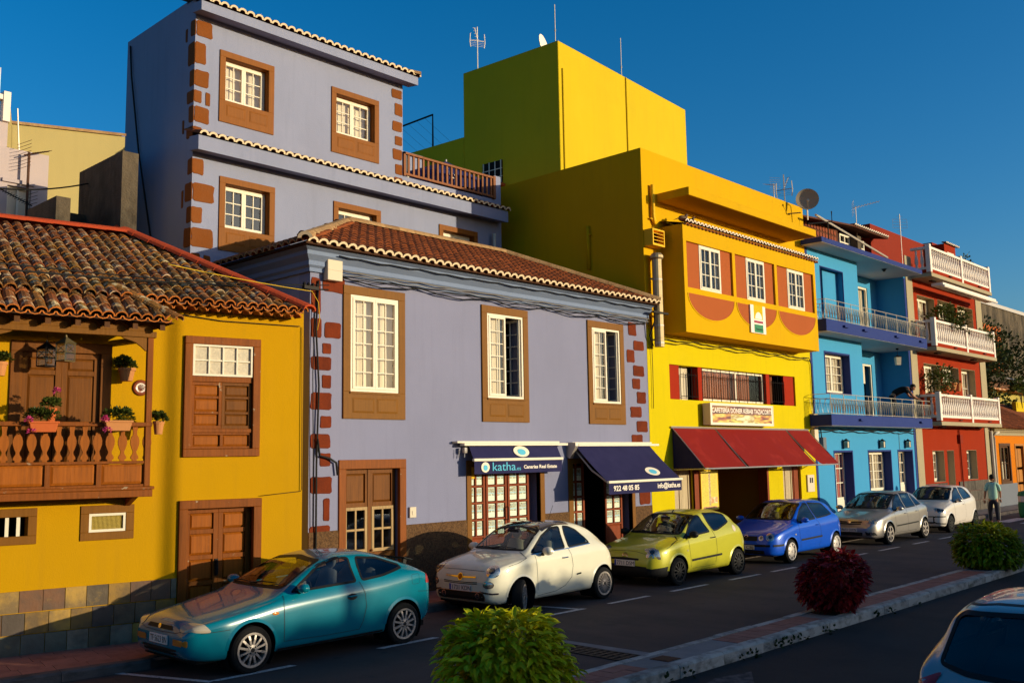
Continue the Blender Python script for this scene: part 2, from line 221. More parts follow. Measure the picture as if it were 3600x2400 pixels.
# ---------------------------------------------------------------- builders
class MB:
    def __init__(s): s.v = []; s.f = []; s.m = []; s.cur = 0
    def add(s, vs, fs):
        o = len(s.v); s.v += [tuple(x) for x in vs]; s.f += [tuple(i+o for i in f) for f in fs]; s.m += [s.cur]*len(fs); return s
    def box(s, x0, x1, y0, y1, z0, z1):
        return s.add([(x0,y0,z0),(x1,y0,z0),(x1,y1,z0),(x0,y1,z0),(x0,y0,z1),(x1,y0,z1),(x1,y1,z1),(x0,y1,z1)],
                     [(0,3,2,1),(4,5,6,7),(0,1,5,4),(1,2,6,5),(2,3,7,6),(3,0,4,7)])
    def quad(s, a, b, c, d): return s.add([a, b, c, d], [(0,1,2,3)])
    def prism(s, poly, a0, a1, axis='y', flip=False):
        """poly: 2D points; axis y -> (x,z) plane, x -> (y,z), z -> (x,y)"""
        n = len(poly)
        if axis == 'y': P = lambda p, a: (p[0], a, p[1])
        elif axis == 'x': P = lambda p, a: (a, p[0], p[1])
        else: P = lambda p, a: (p[0], p[1], a)
        ar = sum(poly[i][0]*poly[(i+1)%n][1]-poly[(i+1)%n][0]*poly[i][1] for i in range(n))
        vs = [P(p, a0) for p in poly]+[P(p, a1) for p in poly]
        ccw = ar > 0
        if axis == 'y': ccw = not ccw
        lo = tuple(range(n)); hi = tuple(range(n, 2*n))
        if a1 < a0: ccw = not ccw
        if ccw: fs = [lo[::-1], hi]+[(i, (i+1) % n, n+(i+1) % n, n+i) for i in range(n)]
        else: fs = [lo, hi[::-1]]+[((i+1) % n, i, n+i, n+(i+1) % n) for i in range(n)]
        return s.add(vs, fs)
    def tube(s, pts, r, n=6, cap=True):
        pts = [Vector(p) for p in pts]; rings = []
        rr = r if isinstance(r, (list, tuple)) else [r]*len(pts)
        for i, p in enumerate(pts):
            d = (pts[min(i+1, len(pts)-1)]-pts[max(i-1, 0)]).normalized()
            a = Vector((0, 0, 1)) if abs(d.z) < .9 else Vector((1, 0, 0))
            x = d.cross(a).normalized(); y = d.cross(x)
            rings.append([p+(x*math.cos(2*math.pi*k/n)+y*math.sin(2*math.pi*k/n))*rr[i] for k in range(n)])
        vs = [v for g in rings for v in g]; fs = []
        for i in range(len(pts)-1):
            for k in range(n): fs.append((i*n+k, (i+1)*n+k, (i+1)*n+(k+1) % n, i*n+(k+1) % n))
        if cap: fs += [tuple(range(n)), tuple(range((len(pts)-1)*n, len(pts)*n))[::-1]]
        return s.add(vs, fs)
    def lathe(s, prof, n=12, c=(0, 0, 0), axis='z', cap=True):
        vs = []; fs = []
        for (r, h) in prof:
            for k in range(n):
                a = 2*math.pi*k/n; x, y = r*math.cos(a), r*math.sin(a)
                p = (x, y, h) if axis == 'z' else ((x, h, y) if axis == 'y' else (h, x, y))
                vs.append((c[0]+p[0], c[1]+p[1], c[2]+p[2]))
        for i in range(len(prof)-1):
            for k in range(n):
                q = (i*n+k, i*n+(k+1) % n, (i+1)*n+(k+1) % n, (i+1)*n+k)
                fs.append(q if axis != 'y' else q[::-1])
        if cap:
            lo = tuple(range(n)); hi = tuple(range((len(prof)-1)*n, len(prof)*n))
            fs += ([lo[::-1], hi] if axis != 'y' else [lo, hi[::-1]])
        return s.add(vs, fs)
    def ell(s, c, r, nu=10, nv=7):
        prof = [(math.sin(math.pi*i/nv), -math.cos(math.pi*i/nv)) for i in range(nv+1)]; prof[0] = (.001, -1); prof[-1] = (.001, 1)
        o = len(s.v); s.lathe(prof, nu, cap=False)
        for i in range(o, len(s.v)): x, y, z = s.v[i]; s.v[i] = (c[0]+x*r[0], c[1]+y*r[1], c[2]+z*r[2])
        return s
    def frame(s, u0, u1, z0, z1, w, y0, y1, wb=None, wt=None):
        """rectangular frame in the facade plane, border w"""
        wb = w if wb is None else wb; wt = w if wt is None else wt
        s.box(u0, u1, y0, y1, z0, z0+wb); s.box(u0, u1, y0, y1, z1-wt, z1); s.box(u0, u0+w, y0, y1, z0+wb, z1-wt); s.box(u1-w, u1, y0, y1, z0+wb, z1-wt); return s
    def mesh(s, name, mats, smooth=False):
        me = bpy.data.meshes.new(name); me.from_pydata(s.v, [], s.f)
        for m in (mats if isinstance(mats, (list, tuple)) else [mats]): me.materials.append(MATS[m])
        if any(s.m): me.polygons.foreach_set('material_index', s.m)
        if smooth: me.polygons.foreach_set('use_smooth', [True]*len(me.polygons))
        me.validate(); me.update(); return me
    def obj(s, name, mats, parent=None, smooth=False, loc=(0, 0, 0), rot=(0, 0, 0), bevel=0, **tags):
        return put(name, s.mesh(name, mats, smooth), parent, loc, rot, bevel, **tags)
def put(name, me, parent=None, loc=(0, 0, 0), rot=(0, 0, 0), bevel=0, scale=None, **tags):
    o = bpy.data.objects.new(name, me); COL.objects.link(o)
    o.location = loc; o.rotation_euler = rot
    if scale: o.scale = scale
    if parent is not None: o.parent = parent
    if bevel:
        b = o.modifiers.new('bevel', 'BEVEL'); b.width = bevel; b.segments = 1; b.limit_method = 'ANGLE'; b.angle_limit = R(40)
    for k, v in tags.items(): o[k] = v
    return o
def thing(name, label, cat, loc=(0, 0, 0), rz=0, group=None):
    o = bpy.data.objects.new(name, None); COL.objects.link(o); o.location = loc; o.rotation_euler = (0, 0, rz); o.empty_display_size = .2
    o['label'] = label; o['category'] = cat
    if group: o['group'] = group
    return o
def tag(o, label, cat, group=None):
    o['label'] = label; o['category'] = cat
    if group: o['group'] = group
    return o
def struct(o): o['kind'] = 'structure'; return o
def smooth_angle(o, deg=35):
    me = o.data
    bm = bmesh.new(); bm.from_mesh(me)
    for e in bm.edges:
        if len(e.link_faces) == 2: e.smooth = e.calc_face_angle(0) < R(deg)
    for f in bm.faces: f.smooth = True
    bm.to_mesh(me); bm.free(); return o
def text_mesh(body, size, depth=.002, bold=False, align='LEFT', shear=0, spacing=1.0):
    cu = bpy.data.curves.new('t', 'FONT'); cu.body = body; cu.size = size; cu.extrude = depth; cu.align_x = align; cu.shear = shear; cu.space_character = spacing; cu.resolution_u = 3
    if bold: cu.offset = size*.018
    ob = bpy.data.objects.new('t', cu); COL.objects.link(ob)
    dg = bpy.context.evaluated_depsgraph_get(); me = bpy.data.meshes.new_from_object(ob.evaluated_get(dg))
    bpy.data.objects.remove(ob); bpy.data.curves.remove(cu); return me
def text(body, size, m, parent, loc, rot=(R(90), 0, 0), fit=None, name='lettering', **kw):
    me = text_mesh(body, size, **kw); me.materials.clear(); me.materials.append(MATS[m]); me.name = name
    o = put(name, me, parent, loc, rot)
    if fit:
        w = max(v.co.x for v in me.vertices)-min(v.co.x for v in me.vertices)
        o.scale = (fit/w, 1, 1)
    return o
def arc(cx, cz, r, a0, a1, n): return [(cx+r*math.cos(R(a0+(a1-a0)*i/n)), cz+r*math.sin(R(a0+(a1-a0)*i/n))) for i in range(n+1)]

# wall slab with rectangular openings, facade plane y=0, body behind it
def wall(name, m, parent, u0, u1, z0, z1, holes=(), t=.3, y=0.0):
    us = sorted({u0, u1, *[h[0] for h in holes], *[h[1] for h in holes]}); zs = sorted({z0, z1, *[h[2] for h in holes], *[h[3] for h in holes]})
    b = MB(); inside = lambda a, c: any(h[0] < a < h[1] and h[2] < c < h[3] for h in holes)
    nu, nz = len(us)-1, len(zs)-1
    solid = [[not inside((us[i]+us[i+1])/2, (zs[j]+zs[j+1])/2) for j in range(nz)] for i in range(nu)]
    S = lambda i, j: 0 <= i < nu and 0 <= j < nz and solid[i][j]
    for i in range(nu):
        for j in range(nz):
            if not solid[i][j]: continue
            a, c, d, e = us[i], us[i+1], zs[j], zs[j+1]
            b.quad((a,y,d),(c,y,d),(c,y,e),(a,y,e)); b.quad((c,y+t,d),(a,y+t,d),(a,y+t,e),(c,y+t,e))
            if not S(i-1,j): b.quad((a,y+t,d),(a,y,d),(a,y,e),(a,y+t,e))
            if not S(i+1,j): b.quad((c,y,d),(c,y+t,d),(c,y+t,e),(c,y,e))
            if not S(i,j-1): b.quad((a,y+t,d),(c,y+t,d),(c,y,d),(a,y,d))
            if not S(i,j+1): b.quad((a,y,e),(c,y,e),(c,y+t,e),(a,y+t,e))
    return b.obj(name, m, parent)
def room(parent, u0, u1, z0, z1, y0, y1, m='interior_dark', name='room'):
    b = MB()
    b.quad((u0,y1,z0),(u1,y1,z0),(u1,y1,z1),(u0,y1,z1)); b.quad((u0,y0,z0),(u0,y1,z0),(u0,y1,z1),(u0,y0,z1)); b.quad((u1,y1,z0),(u1,y0,z0),(u1,y0,z1),(u1,y1,z1))
    b.quad((u0,y0,z0),(u1,y0,z0),(u1,y1,z0),(u0,y1,z0)); b.quad((u0,y1,z1),(u1,y1,z1),(u1,y0,z1),(u0,y0,z1))
    return b.obj(name, m, parent)
def curtain(parent, u0, u1, z0, z1, y, m='curtain', amp=.018, per=.13):
    b = MB(); n = max(8, int((u1-u0)/per*8)); vs = []
    for i in range(n+1):
        u = u0+(u1-u0)*i/n; yy = y+amp*math.sin(2*math.pi*u/per)+amp*.6*math.sin(2*math.pi*u/per*.37+1)
        vs += [(u, yy, z0), (u, yy, z1)]
    b.add(vs, [(2*i, 2*i+2, 2*i+3, 2*i+1) for i in range(n)])
    return b.obj('curtain', m, parent, smooth=True)
UNIT = {}
def pane(parent, u0, u1, z0, z1, y, m='window_glass', name='pane'):
    if m not in UNIT:
        b = MB(); b.quad((-.5,0,-.5),(.5,0,-.5),(.5,0,.5),(-.5,0,.5)); UNIT[m] = b.mesh('pane', m)
    return put(name, UNIT[m], parent, ((u0+u1)/2, y, (z0+z1)/2), scale=(u1-u0, 1, z1-z0))
def casement(parent, u0, u1, z0, z1, y, nc, nr, leaves=2, fw=.045, lw=.045, mw=.02, m='white_frame', g='window_glass', skip=(), panes=True, d=.045):
    """white window: outer frame, leaves, glazing bars, panes. nc, nr = panes per leaf. Front face at y"""
    b = MB(); b.frame(u0, u1, z0, z1, fw, y, y+d+.02)
    a0, a1, c0, c1 = u0+fw, u1-fw, z0+fw, z1-fw; W = (a1-a0)/leaves
    for l in range(leaves):
        if l in skip: continue
        p0, p1 = a0+l*W, a0+(l+1)*W
        b.frame(p0, p1, c0, c1, lw, y-.012, y+d)
        q0, q1, r0, r1 = p0+lw, p1-lw, c0+lw, c1-lw
        for i in range(1, nc): x = q0+(q1-q0)*i/nc; b.box(x-mw/2, x+mw/2, y+.004, y+d-.008, r0, r1)
        for j in range(1, nr): z = r0+(r1-r0)*j/nr; b.box(q0, q1, y+.008, y+d-.012, z-mw/2, z+mw/2)
        if panes:
            for i in range(nc):
                for j in range(nr):
                    pane(parent, q0+(q1-q0)*i/nc, q0+(q1-q0)*(i+1)/nc, r0+(r1-r0)*j/nr, r0+(r1-r0)*(j+1)/nr, y+d*.55, g)
        else: pane(parent, q0, q1, r0, r1, y+d*.55, g)
    return b.obj('frame', m, parent, bevel=.004)
def raised_panel(parent, u0, u1, z0, z1, y, m, name='panel', d=.018):
    """fielded panel: a sunk field with bevelled edge"""
    b = MB(); e = min(.035, (u1-u0)*.18, (z1-z0)*.18)
    vs = [(u0,y,z0),(u1,y,z0),(u1,y,z1),(u0,y,z1),(u0+e,y-d,z0+e),(u1-e,y-d,z0+e),(u1-e,y-d,z1-e),(u0+e,y-d,z1-e)]
    b.add(vs, [(4,5,6,7),(0,1,5,4),(1,2,6,5),(2,3,7,6),(3,0,4,7)])
    return b.obj(name, m, parent)
def rough_poly(u, z, w, h, seed, n=3, jag=.06):
    r = random.Random(seed); q = r.uniform; pts = []
    cs = [(-1,-1),(1,-1),(1,1),(-1,1)]; cs = [(x*(1.04-q(0,.14)), y*(1.04-q(0,.12))) for x, y in cs]
    for i in range(4):
        a, b = cs[i], cs[(i+1) % 4]
        for t in (.10, .5, .90): 
            k = q(-.07, .05) if t == .5 else q(-.02, .03); px, py = a[0]+(b[0]-a[0])*t, a[1]+(b[1]-a[1])*t; pts.append((u+px*(1+k)*w/2, z+py*(1+k)*h/2))
    return pts
def stone(parent, u0, u1, z0, z1, m, y=0.0, seed=0, axis='y', d=.014):
    b = MB(); b.prism(rough_poly((u0+u1)/2, (z0+z1)/2, u1-u0, z1-z0, seed), y-d, y+.01, axis)
    return b.obj('stone', m, parent, bevel=.006)
def catenary(a, b, sag, n=14): 
    a = Vector(a); b = Vector(b); return [a.lerp(b, i/n)-Vector((0, 0, sag*4*(i/n)*(1-i/n))) for i in range(n+1)]
def cable(label, pts, r=.012, m='cable', extra=(), group=None):
    b = MB(); b.tube(pts, r, 5)
    for (p, q) in extra: b.tube(p, q, 5)
    o = b.obj('cable', m, None, smooth=True); return tag(o, label, 'cable', group)
# barrel roof tile: y runs up the slope, lower (wide) end at y=0
def tile_mesh(name, m, w0=.105, w1=.08, h0=.085, h1=.065, L=.42, t=.016, n=6, m_end=None):
    b = MB(); out = []; inn = []
    for (y, w, h) in ((0, w0, h0), (L, w1, h1)):
        for k in range(n+1):
            a = math.pi*k/n
            out.append((w*math.cos(a), y, h*math.sin(a))); inn.append(((w-t)*math.cos(a), y, (h-t)*math.sin(a)))
    o, i = 0, 2*(n+1); vs = out+inn; fs = []; q = n+1
    for k in range(n):
        fs.append((o+k, o+k+1, o+q+k+1, o+q+k)); fs.append((i+k+1, i+k, i+q+k, i+q+k+1))
    b.add(vs, fs)
    b.cur = 1 if m_end else 0
    b.add([vs[x] for x in range(q)]+[vs[i+x] for x in range(q)], [(k+1, k, q+k, q+k+1) for k in range(n)])
    b.cur = 0
    return b.mesh(name, [m]+([m_end] if m_end else []), smooth=False)
def lay_tiles(parent, items, me, limit=300, eave=None, name='tile'):
    """items: (matrix, is_eave, priority). The first `limit` by priority become objects, the rest one joined part."""
    items = sorted(items, key=lambda t: -t[2])
    for M_, ev, p in items[:limit]:
        o = bpy.data.objects.new(name, eave if (ev and eave) else me); COL.objects.link(o); o.parent = parent; o.matrix_local = M_
    rest = items[limit:]
    if rest:
        b = MB()
        for M_, ev, p in rest:
            s = eave if (ev and eave) else me
            b.add([M_ @ v.co for v in s.vertices], [tuple(f.vertices) for f in s.polygons])
        b.obj(name+'_field', [me.materials[0].name], parent, kind='stuff')
# ---------------------------------------------------------------- the setting
b = MB(); b.box(-250, 300, -250, 300, -.6, -.03); struct(b.obj('ground', 'earth'))
b = MB(); b.box(-60, 130, 7.56, 13.02, -.5, 0); struct(b.obj('road', 'asphalt'))
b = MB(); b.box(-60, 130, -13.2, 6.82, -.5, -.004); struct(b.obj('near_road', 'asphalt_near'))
# worn patches and drain channel
def patch(poly, m, z, name):
    b = MB(); b.add([(x, y, z) for x, y in poly], [tuple(range(len(poly)))]); return struct(b.obj(name, m))
patch([(9.0,9.6),(9.9,9.2),(10.9,9.35),(10.6,10.2),(9.7,10.5),(9.1,10.3)], 'worn_patch', .004, 'road_patch')
patch([(8.3,5.75),(8.9,6.2),(10.3,6.5),(10.9,6.35),(10.2,5.9),(9.6,5.5),(8.7,5.3)], 'worn_patch', .002, 'road_patch')
patch([(7.2,5.0),(8.2,5.2),(9.4,4.6),(9.8,4.1),(9.0,3.9),(7.6,4.3)], 'worn_patch', .003, 'road_patch')
patch([(10.86,7.65),(11.06,7.65),(11.0,10.5),(10.78,11.0)], 'cement', .005, 'drain_edge')
b = MB(); b.box(0, .42, 0, 3.6, -.012, .002); dg = b.obj('drain_grate', 'interior_dark', None, loc=(10.35, 7.62, 0), rot=(0, 0, R(-2))); struct(dg)
b = MB()
for i in range(30): b.box(.02, .40, .03+i*.12, .09+i*.12, 0, .012)
for x in (.0, .2, .4): b.box(x, x+.025, 0, 3.6, .002, .014)
gb = b.obj('bars', 'grate_iron', dg, kind='stuff')
# parking lines
def line(x0, x1, y0, y1, skew=0):
    n = max(2, int((x1-x0)/.25)); r = random.Random(int(x0*100)); vs = []
    for i in range(n+1):
        x = x0+(x1-x0)*i/n; vs += [(x+skew, y0+r.uniform(-.006, .006), .006), (x, y1+r.uniform(-.006, .006), .006)]
    b = MB(); b.add(vs, [(2*i, 2*i+2, 2*i+3, 2*i+1) for i in range(n)]); return struct(b.obj('lane_marking', 'road_paint'))
for x0, x1 in ((6.30,7.45),(8.88,9.96),(11.85,13.45),(14.18,15.4),(16.17,17.45),(18.35,19.6),(20.15,21.27),(21.76,22.9),(24.1,25.2),(26.0,27.35),(28.4,29.5),(30.4,31.65)): line(x0, x1, 11.07, 11.17, .05)
def strip(a, c, w=.09, name='lane_marking'):
    a = Vector((*a, .007)); c = Vector((*c, .007)); n = Vector((-(c-a).y, (c-a).x, 0)).normalized()*w/2
    b = MB(); b.quad(a-n, c-n, c+n, a+n); return struct(b.obj(name, 'road_paint'))
strip((6.28,11.1),(5.65,12.75)); strip((13.36,11.16),(13.0,12.7))
for i in range(5): strip((37.0+.4*i, 8.0+i*.95), (39.6+.4*i, 8.0+i*.95), .5, 'crossing_stripe')
# pavement on the far side: kerb stones and tiles
b = MB(); b.box(7.5, 130, 13.19, 14.7, -.5, .115)
b.prism([(-20,18.5),(-20,17.2),(4.2,12.87),(6.2,12.61),(7.5,13.19),(7.5,14.7)], -.5, .115, 'z'); pav = struct(b.obj('pavement', 'cement'))
PT = {}
def paver(parent, x, y, w, h, z, m='paving_pink', t=.03, rz=0):
    k = (round(w, 3), round(h, 3), m)
    if k not in PT:
        q = MB(); q.box(0, w-.008, 0, h-.008, -t, 0); PT[k] = q.mesh('paver', m)
    return put('paver', PT[k], parent, (x, y, z+rnd.uniform(-.002, .002)), (0, 0, rz))
for i in range(70):
    x = 9.6+i*.4
    for j in range(3):
        if i < 36: paver(pav, x, 13.21+j*.4, .4, .4, .121)
ca, sa = math.cos(R(-11)), math.sin(R(-11))
for i in range(12):
    for j in range(4):
        x0, y0 = 4.3+i*.4*ca, 12.86+j*.4-.02-i*.4*.19
        if y0 > 12.8-.19*(x0-4.3)-.02 and y0+.4 < 14.45-.19*(x0-4.3): paver(pav, x0, y0, .4, .4, .121, rz=R(-11))
KS = {}
def kerb(parent, a, c, w, z0, z1, m, L=.9, name='kerb_stone'):
    a = Vector((*a, 0)); c = Vector((*c, 0)); d = (c-a); n = max(1, round(d.length/L)); l = d.length/n; ang = math.atan2(d.y, d.x)
    k = (round(l, 3), w, z0, z1, m)
    if k not in KS:
        q = MB(); q.prism([(0,z0),(w,z0),(w,z1),(.03,z1),(0,z1-.03)], 0.004, l-.004, 'x'); KS[k] = q.mesh('kerb_stone', m)
    for i in range(n):
        p = a+d*(i/n); put(name, KS[k], parent, (p.x, p.y+rnd.uniform(-.006, .006), rnd.uniform(-.006, .006)), (0, 0, ang))
kerb(pav, (7.4,13.0), (58,13.0), .18, -.1, .125, 'kerb_dark'); kerb(pav, (4.0,12.72), (6.15,12.42), .18, -.1, .125, 'kerb_dark'); kerb(pav, (6.15,12.42), (7.4,13.0), .18, -.1, .125, 'kerb_dark'); kerb(pav, (-12,15.6), (4.0,12.72), .18, -.1, .125, 'kerb_dark')
# median strip
b = MB(); b.box(-10, 70, 6.98, 7.44, -.4, .135); med = struct(b.obj('median_island', 'cement'))
kerb(med, (-9.9,6.82), (69.9,6.82), .17, -.15, .15, 'kerb_stone', 1.0)
KS2 = MB(); KS2.box(0.004, .996, 0, .12, -.1, .145); km = KS2.mesh('kerb_stone', 'kerb_stone')
for i in range(80): put('kerb_stone', km, med, (-10+i, 7.44+rnd.uniform(-.006, .006), rnd.uniform(-.006, .004)))
for i in range(62):
    x = 11.75+i*.225
    if any(abs(x+.11-c) < .62 for c in (14.95, 22.3)): continue
    for j in range(2): paver(med, x, 6.992+j*.224, .225, .224, .142, t=.02)
for i in range(12): 
    for j in range(2): paver(med, 7.0+i*.225, 6.992+j*.224, .225, .224, .142, t=.02)
b = MB(); b.box(0, .28, 0, .28, 0, .006); b.box(.03, .25, .03, .25, .006, .009); mh = b.obj('manhole_cover', 'rust', None, loc=(10.17, 7.07, .136)); tag(mh, 'small rusty square access cover in the cement part of the median', 'manhole cover')
for cx in (7.35, 14.95, 22.3):
    q = MB(); q.lathe([(.36, -.05), (.36, .02)], 18, (cx, 7.21, .125)); struct(q.obj('planting_pit', 'soil'))
# little weeds at the kerb foot
def leaf_cluster(mb, c, n, rx, rz, L, r, up=.3):
    for i in range(n):
        a = r.uniform(0, 2*math.pi); el = math.asin(r.uniform(-.2 if up < .5 else .1, 1)); rr = r.uniform(.55, 1)
        d = Vector((math.cos(a)*math.cos(el), math.sin(a)*math.cos(el), math.sin(el)))
        p = Vector(c)+Vector((d.x*rx*rr, d.y*rx*rr, d.z*rz*rr)); dd = (d+Vector((r.uniform(-.6,.6), r.uniform(-.6,.6), r.uniform(-.4,.6)))).normalized()
        s = dd.cross(Vector((r.uniform(-1,1), r.uniform(-1,1), 1))).normalized()*L*.33; t = p+dd*L
        mid = p+dd*L*.45
        mb.add([p, mid-s, t, mid+s], [(0, 1, 2, 3)])
b = MB(); rw = random.Random(3)
for x in (9.7, 10.15, 11.5, 11.7, 12.3, 12.6, 12.9, 13.1, 13.8, 14.0, 15.6, 16.2, 17.3): leaf_cluster(b, (x, 6.80, .0), 22, .10, .10, .06, rw)
for x in (11.75, 12.9, 16.9, 18.3): leaf_cluster(b, (x, 7.6, .0), 16, .10, .08, .06, rw)
o = b.obj('weeds', 'leaf_dark'); o['kind'] = 'stuff'; o['label'] = 'small green weeds growing along the foot of the median kerb'; o['category'] = 'weeds'

# ---------------------------------------------------------------- ochre cottage (own frame: x along the facade, y into the house)
cot = thing('ochre_cottage', 'ochre yellow cottage with wooden balcony and old barrel-tiled roof, at the left', 'house', (5.8, 14.0, 0), R(-11))
win = (1.43, 2.63, 2.75, 4.60); dor = (1.40, 2.68, .10, 2.10)
wall('wall', 'ochre', cot, -4.2, 3.37, .1, 5.12, [(win[0]+.06, win[1]-.06, win[2]+.06, win[3]-.06), (dor[0]+.06, dor[1]-.06, dor[2], dor[3]-.06), (.13, .66, 1.67, 1.99), (-1.18, -.63, 1.67, 1.99), (-.88, .32, 2.35, 4.36)], .32)
b = MB(); b.box(3.07, 3.37, .32, 5, .1, 5.12); b.box(-4.2, 3.07, 5, 5.3, .1, 6.2); b.obj('side_wall', 'ochre', cot)
for (u0, u1, z0, z1) in ((1.45,2.6,2.8,4.55),(1.45,2.62,.1,2.05),(.1,.7,1.6,2.05),(-1.2,-.6,1.6,2.05),(-.9,.35,2.3,4.4)): room(cot, u0, u1, z0, z1, .33, .8)
# window: wooden surround, white transom light with frosted panes, panelled shutters
b = MB(); b.frame(win[0], win[1], win[2], win[3], .12, -.05, .08); b.box(1.55, 2.51, -.01, .08, 3.90, 3.99); b.box(1.55, 2.51, -.02, .08, 3.12, 3.18)
w = b.obj('window', 'wood_orange', cot, bevel=.006)
q = MB(); q.frame(1.555, 2.505, 3.99, 4.48, .035, -.03, .05)
for i in range(1, 4): q.box(1.59+.88*i/4-.012, 1.59+.88*i/4+.012, -.02, .04, 4.025, 4.445)
q.box(1.59, 2.47, -.016, .036, 4.223, 4.247); q.obj('frame', 'white_frame', w, bevel=.004)
for i in range(4):
    for j in range(2): pane(w, 1.59+.22*i, 1.59+.22*(i+1), 4.025+.21*j, 4.025+.21*(j+1), .01, 'frosted')
for l in range(2):
    a, c = 1.555+.475*l, 2.03+.475*l
    q = MB(); q.frame(a, c, 3.18, 3.90, .05, .015, .07)
    for z in (3.425, 3.665): q.box(a+.05, c-.05, .018, .07, z-.02, z+.02)
    q.obj('shutter', 'wood_door' if l else 'wood_orange', w, bevel=.004)
    for z0, z1 in ((3.23,3.405),(3.445,3.645),(3.685,3.85)): raised_panel(w, a+.05, c-.05, z0, z1, .055, 'wood_door' if l else 'wood_panel')
q = MB(); q.frame(1.555, 2.505, 2.875, 3.12, .035, .0, .06); q.box(2.005, 2.055, 0, .06, 2.91, 3.085); q.obj('apron', 'wood_orange', w, bevel=.004)
for a, c in ((1.59,2.005),(2.055,2.47)): raised_panel(w, a, c, 2.91, 3.085, .045, 'wood_panel')
# front door
b = MB(); b.box(dor[0], dor[1], -.05, .05, 1.97, dor[3]); b.box(dor[0], dor[0]+.13, -.05, .05, .1, 1.97); b.box(dor[1]-.13, dor[1], -.05, .05, .1, 1.97)
d = b.obj('door', 'wood_orange', cot, bevel=.006)
for l in range(2):
    a, c = 1.53+.51*l, 2.04+.51*l; q = MB(); q.frame(a, c, .12, 1.97, .075, .10, .15)
    for z in (.85, 1.235, 1.62): q.box(a+.075, c-.075, .103, .15, z-.035, z+.035)
    q.obj('leaf_frame', 'wood_orange', d, bevel=.004)
    for z0, z1 in ((.195,.815),(.885,1.2),(1.27,1.585),(1.655,1.895)): raised_panel(d, a+.075, c-.075, z0, z1, .145, 'wood_panel', d=.03)
q = MB(); q.tube([(2.02,.09,1.17),(2.02,.05,1.17),(2.02,.045,1.05),(2.02,.05,.98)], .018, 6); q.box(1.995,2.045,.085,.1,.95,1.2); q.obj('handle', 'iron', d)
# cellar vents
for i, (u0, u1) in enumerate(((.03,.76),(-1.28,-.53))):
    b = MB(); b.frame(u0, u1, 1.59, 2.08, .115, -.02, .05); v = b.obj('vent', 'wood_frame', cot, bevel=.005)
    if i == 0:
        q = MB(); q.frame(u0+.115, u1-.115, 1.705, 1.965, .035, -.01, .05); q.obj('frame', 'white_frame', v)
        q = MB()
        for k in range(24): x = u0+.15+k*.0175; q.box(x, x+.007, .02, .026, 1.74, 1.93)
        for k in range(11): z = 1.74+k*.018; q.box(u0+.15, u1-.15, .026, .032, z, z+.007)
        q.obj('mesh', 'mesh_vent', v, kind='stuff')
    else:
        for x in (u0+.2, u0+.36, u0+.5):
            q = MB(); q.box(x, x+.045, .02, .04, 1.70, 1.97); q.obj('bar', 'white_frame', v)
# slate plinth, tile by tile
pm = {}
rs = random.Random(11)
for row, (z0, z1) in enumerate(((.10,.39),(.395,.68),(.685,.975))):
    u = -4.2+.14*(row % 2)
    while u < 1.38:
        wd = rs.choice((.28, .29, .30)); u1 = min(u+wd, 1.395)
        if u1-u > .05:
            q = MB(); q.box(u, u1-.009, -.020-rs.uniform(0, .014), .0, z0, z1-.008); q.obj('slate_tile', 'slate', cot)
        u += wd
u = 2.69
while u < 3.3:
    for z0, z1 in ((.10,.39),(.395,.68),(.685,.975)):
        q = MB(); q.box(u, u+.286, -.024, .0, z0, z1-.004); q.obj('slate_tile', 'slate', cot)
    u += .29
# roof
PITCH = R(26); tp = math.tan(PITCH); EZ = 5.06; EV = -.38
rz_ = lambda v: EZ+(v-EV)*tp
verge = lambda v: 3.28-(v+.38)*(1.98/3.4)
b = MB(); b.prism([(-4.2,EV+.05),(3.22,EV+.05),(1.28,3.02),(-4.2,3.02)], 0, .04, 'z')
for i, (x, y, z) in enumerate(b.v): b.v[i] = (x, y, rz_(y)-.06+z)
roof = b.obj('roof', 'tile_dark', cot)
told = tile_mesh('tile', 'tile_old', .088, .070, .080, .062, .40, .014); teav = tile_mesh('tile', 'tile_old', .090, .070, .082, .062, .40, .018, m_end='tile_eave')
def tmat(u, v, z, pitch, rz=0, flip=False, j=.012, sc=1):
    M_ = Matrix.Translation((u+rnd.uniform(-j, j), v, z)) @ Matrix.Rotation(rz+rnd.uniform(-.03, .03), 4, 'Z') @ Matrix.Rotation(pitch+rnd.uniform(-.02, .02), 4, 'X')
    if flip: M_ = M_ @ Matrix.Rotation(math.pi, 4, 'Y')
    return M_ @ Matrix.Scale(sc, 4)
SP = .170; EXP = .29; items = []; ch = MB()
ncol = int((3.25+4.1)/SP)
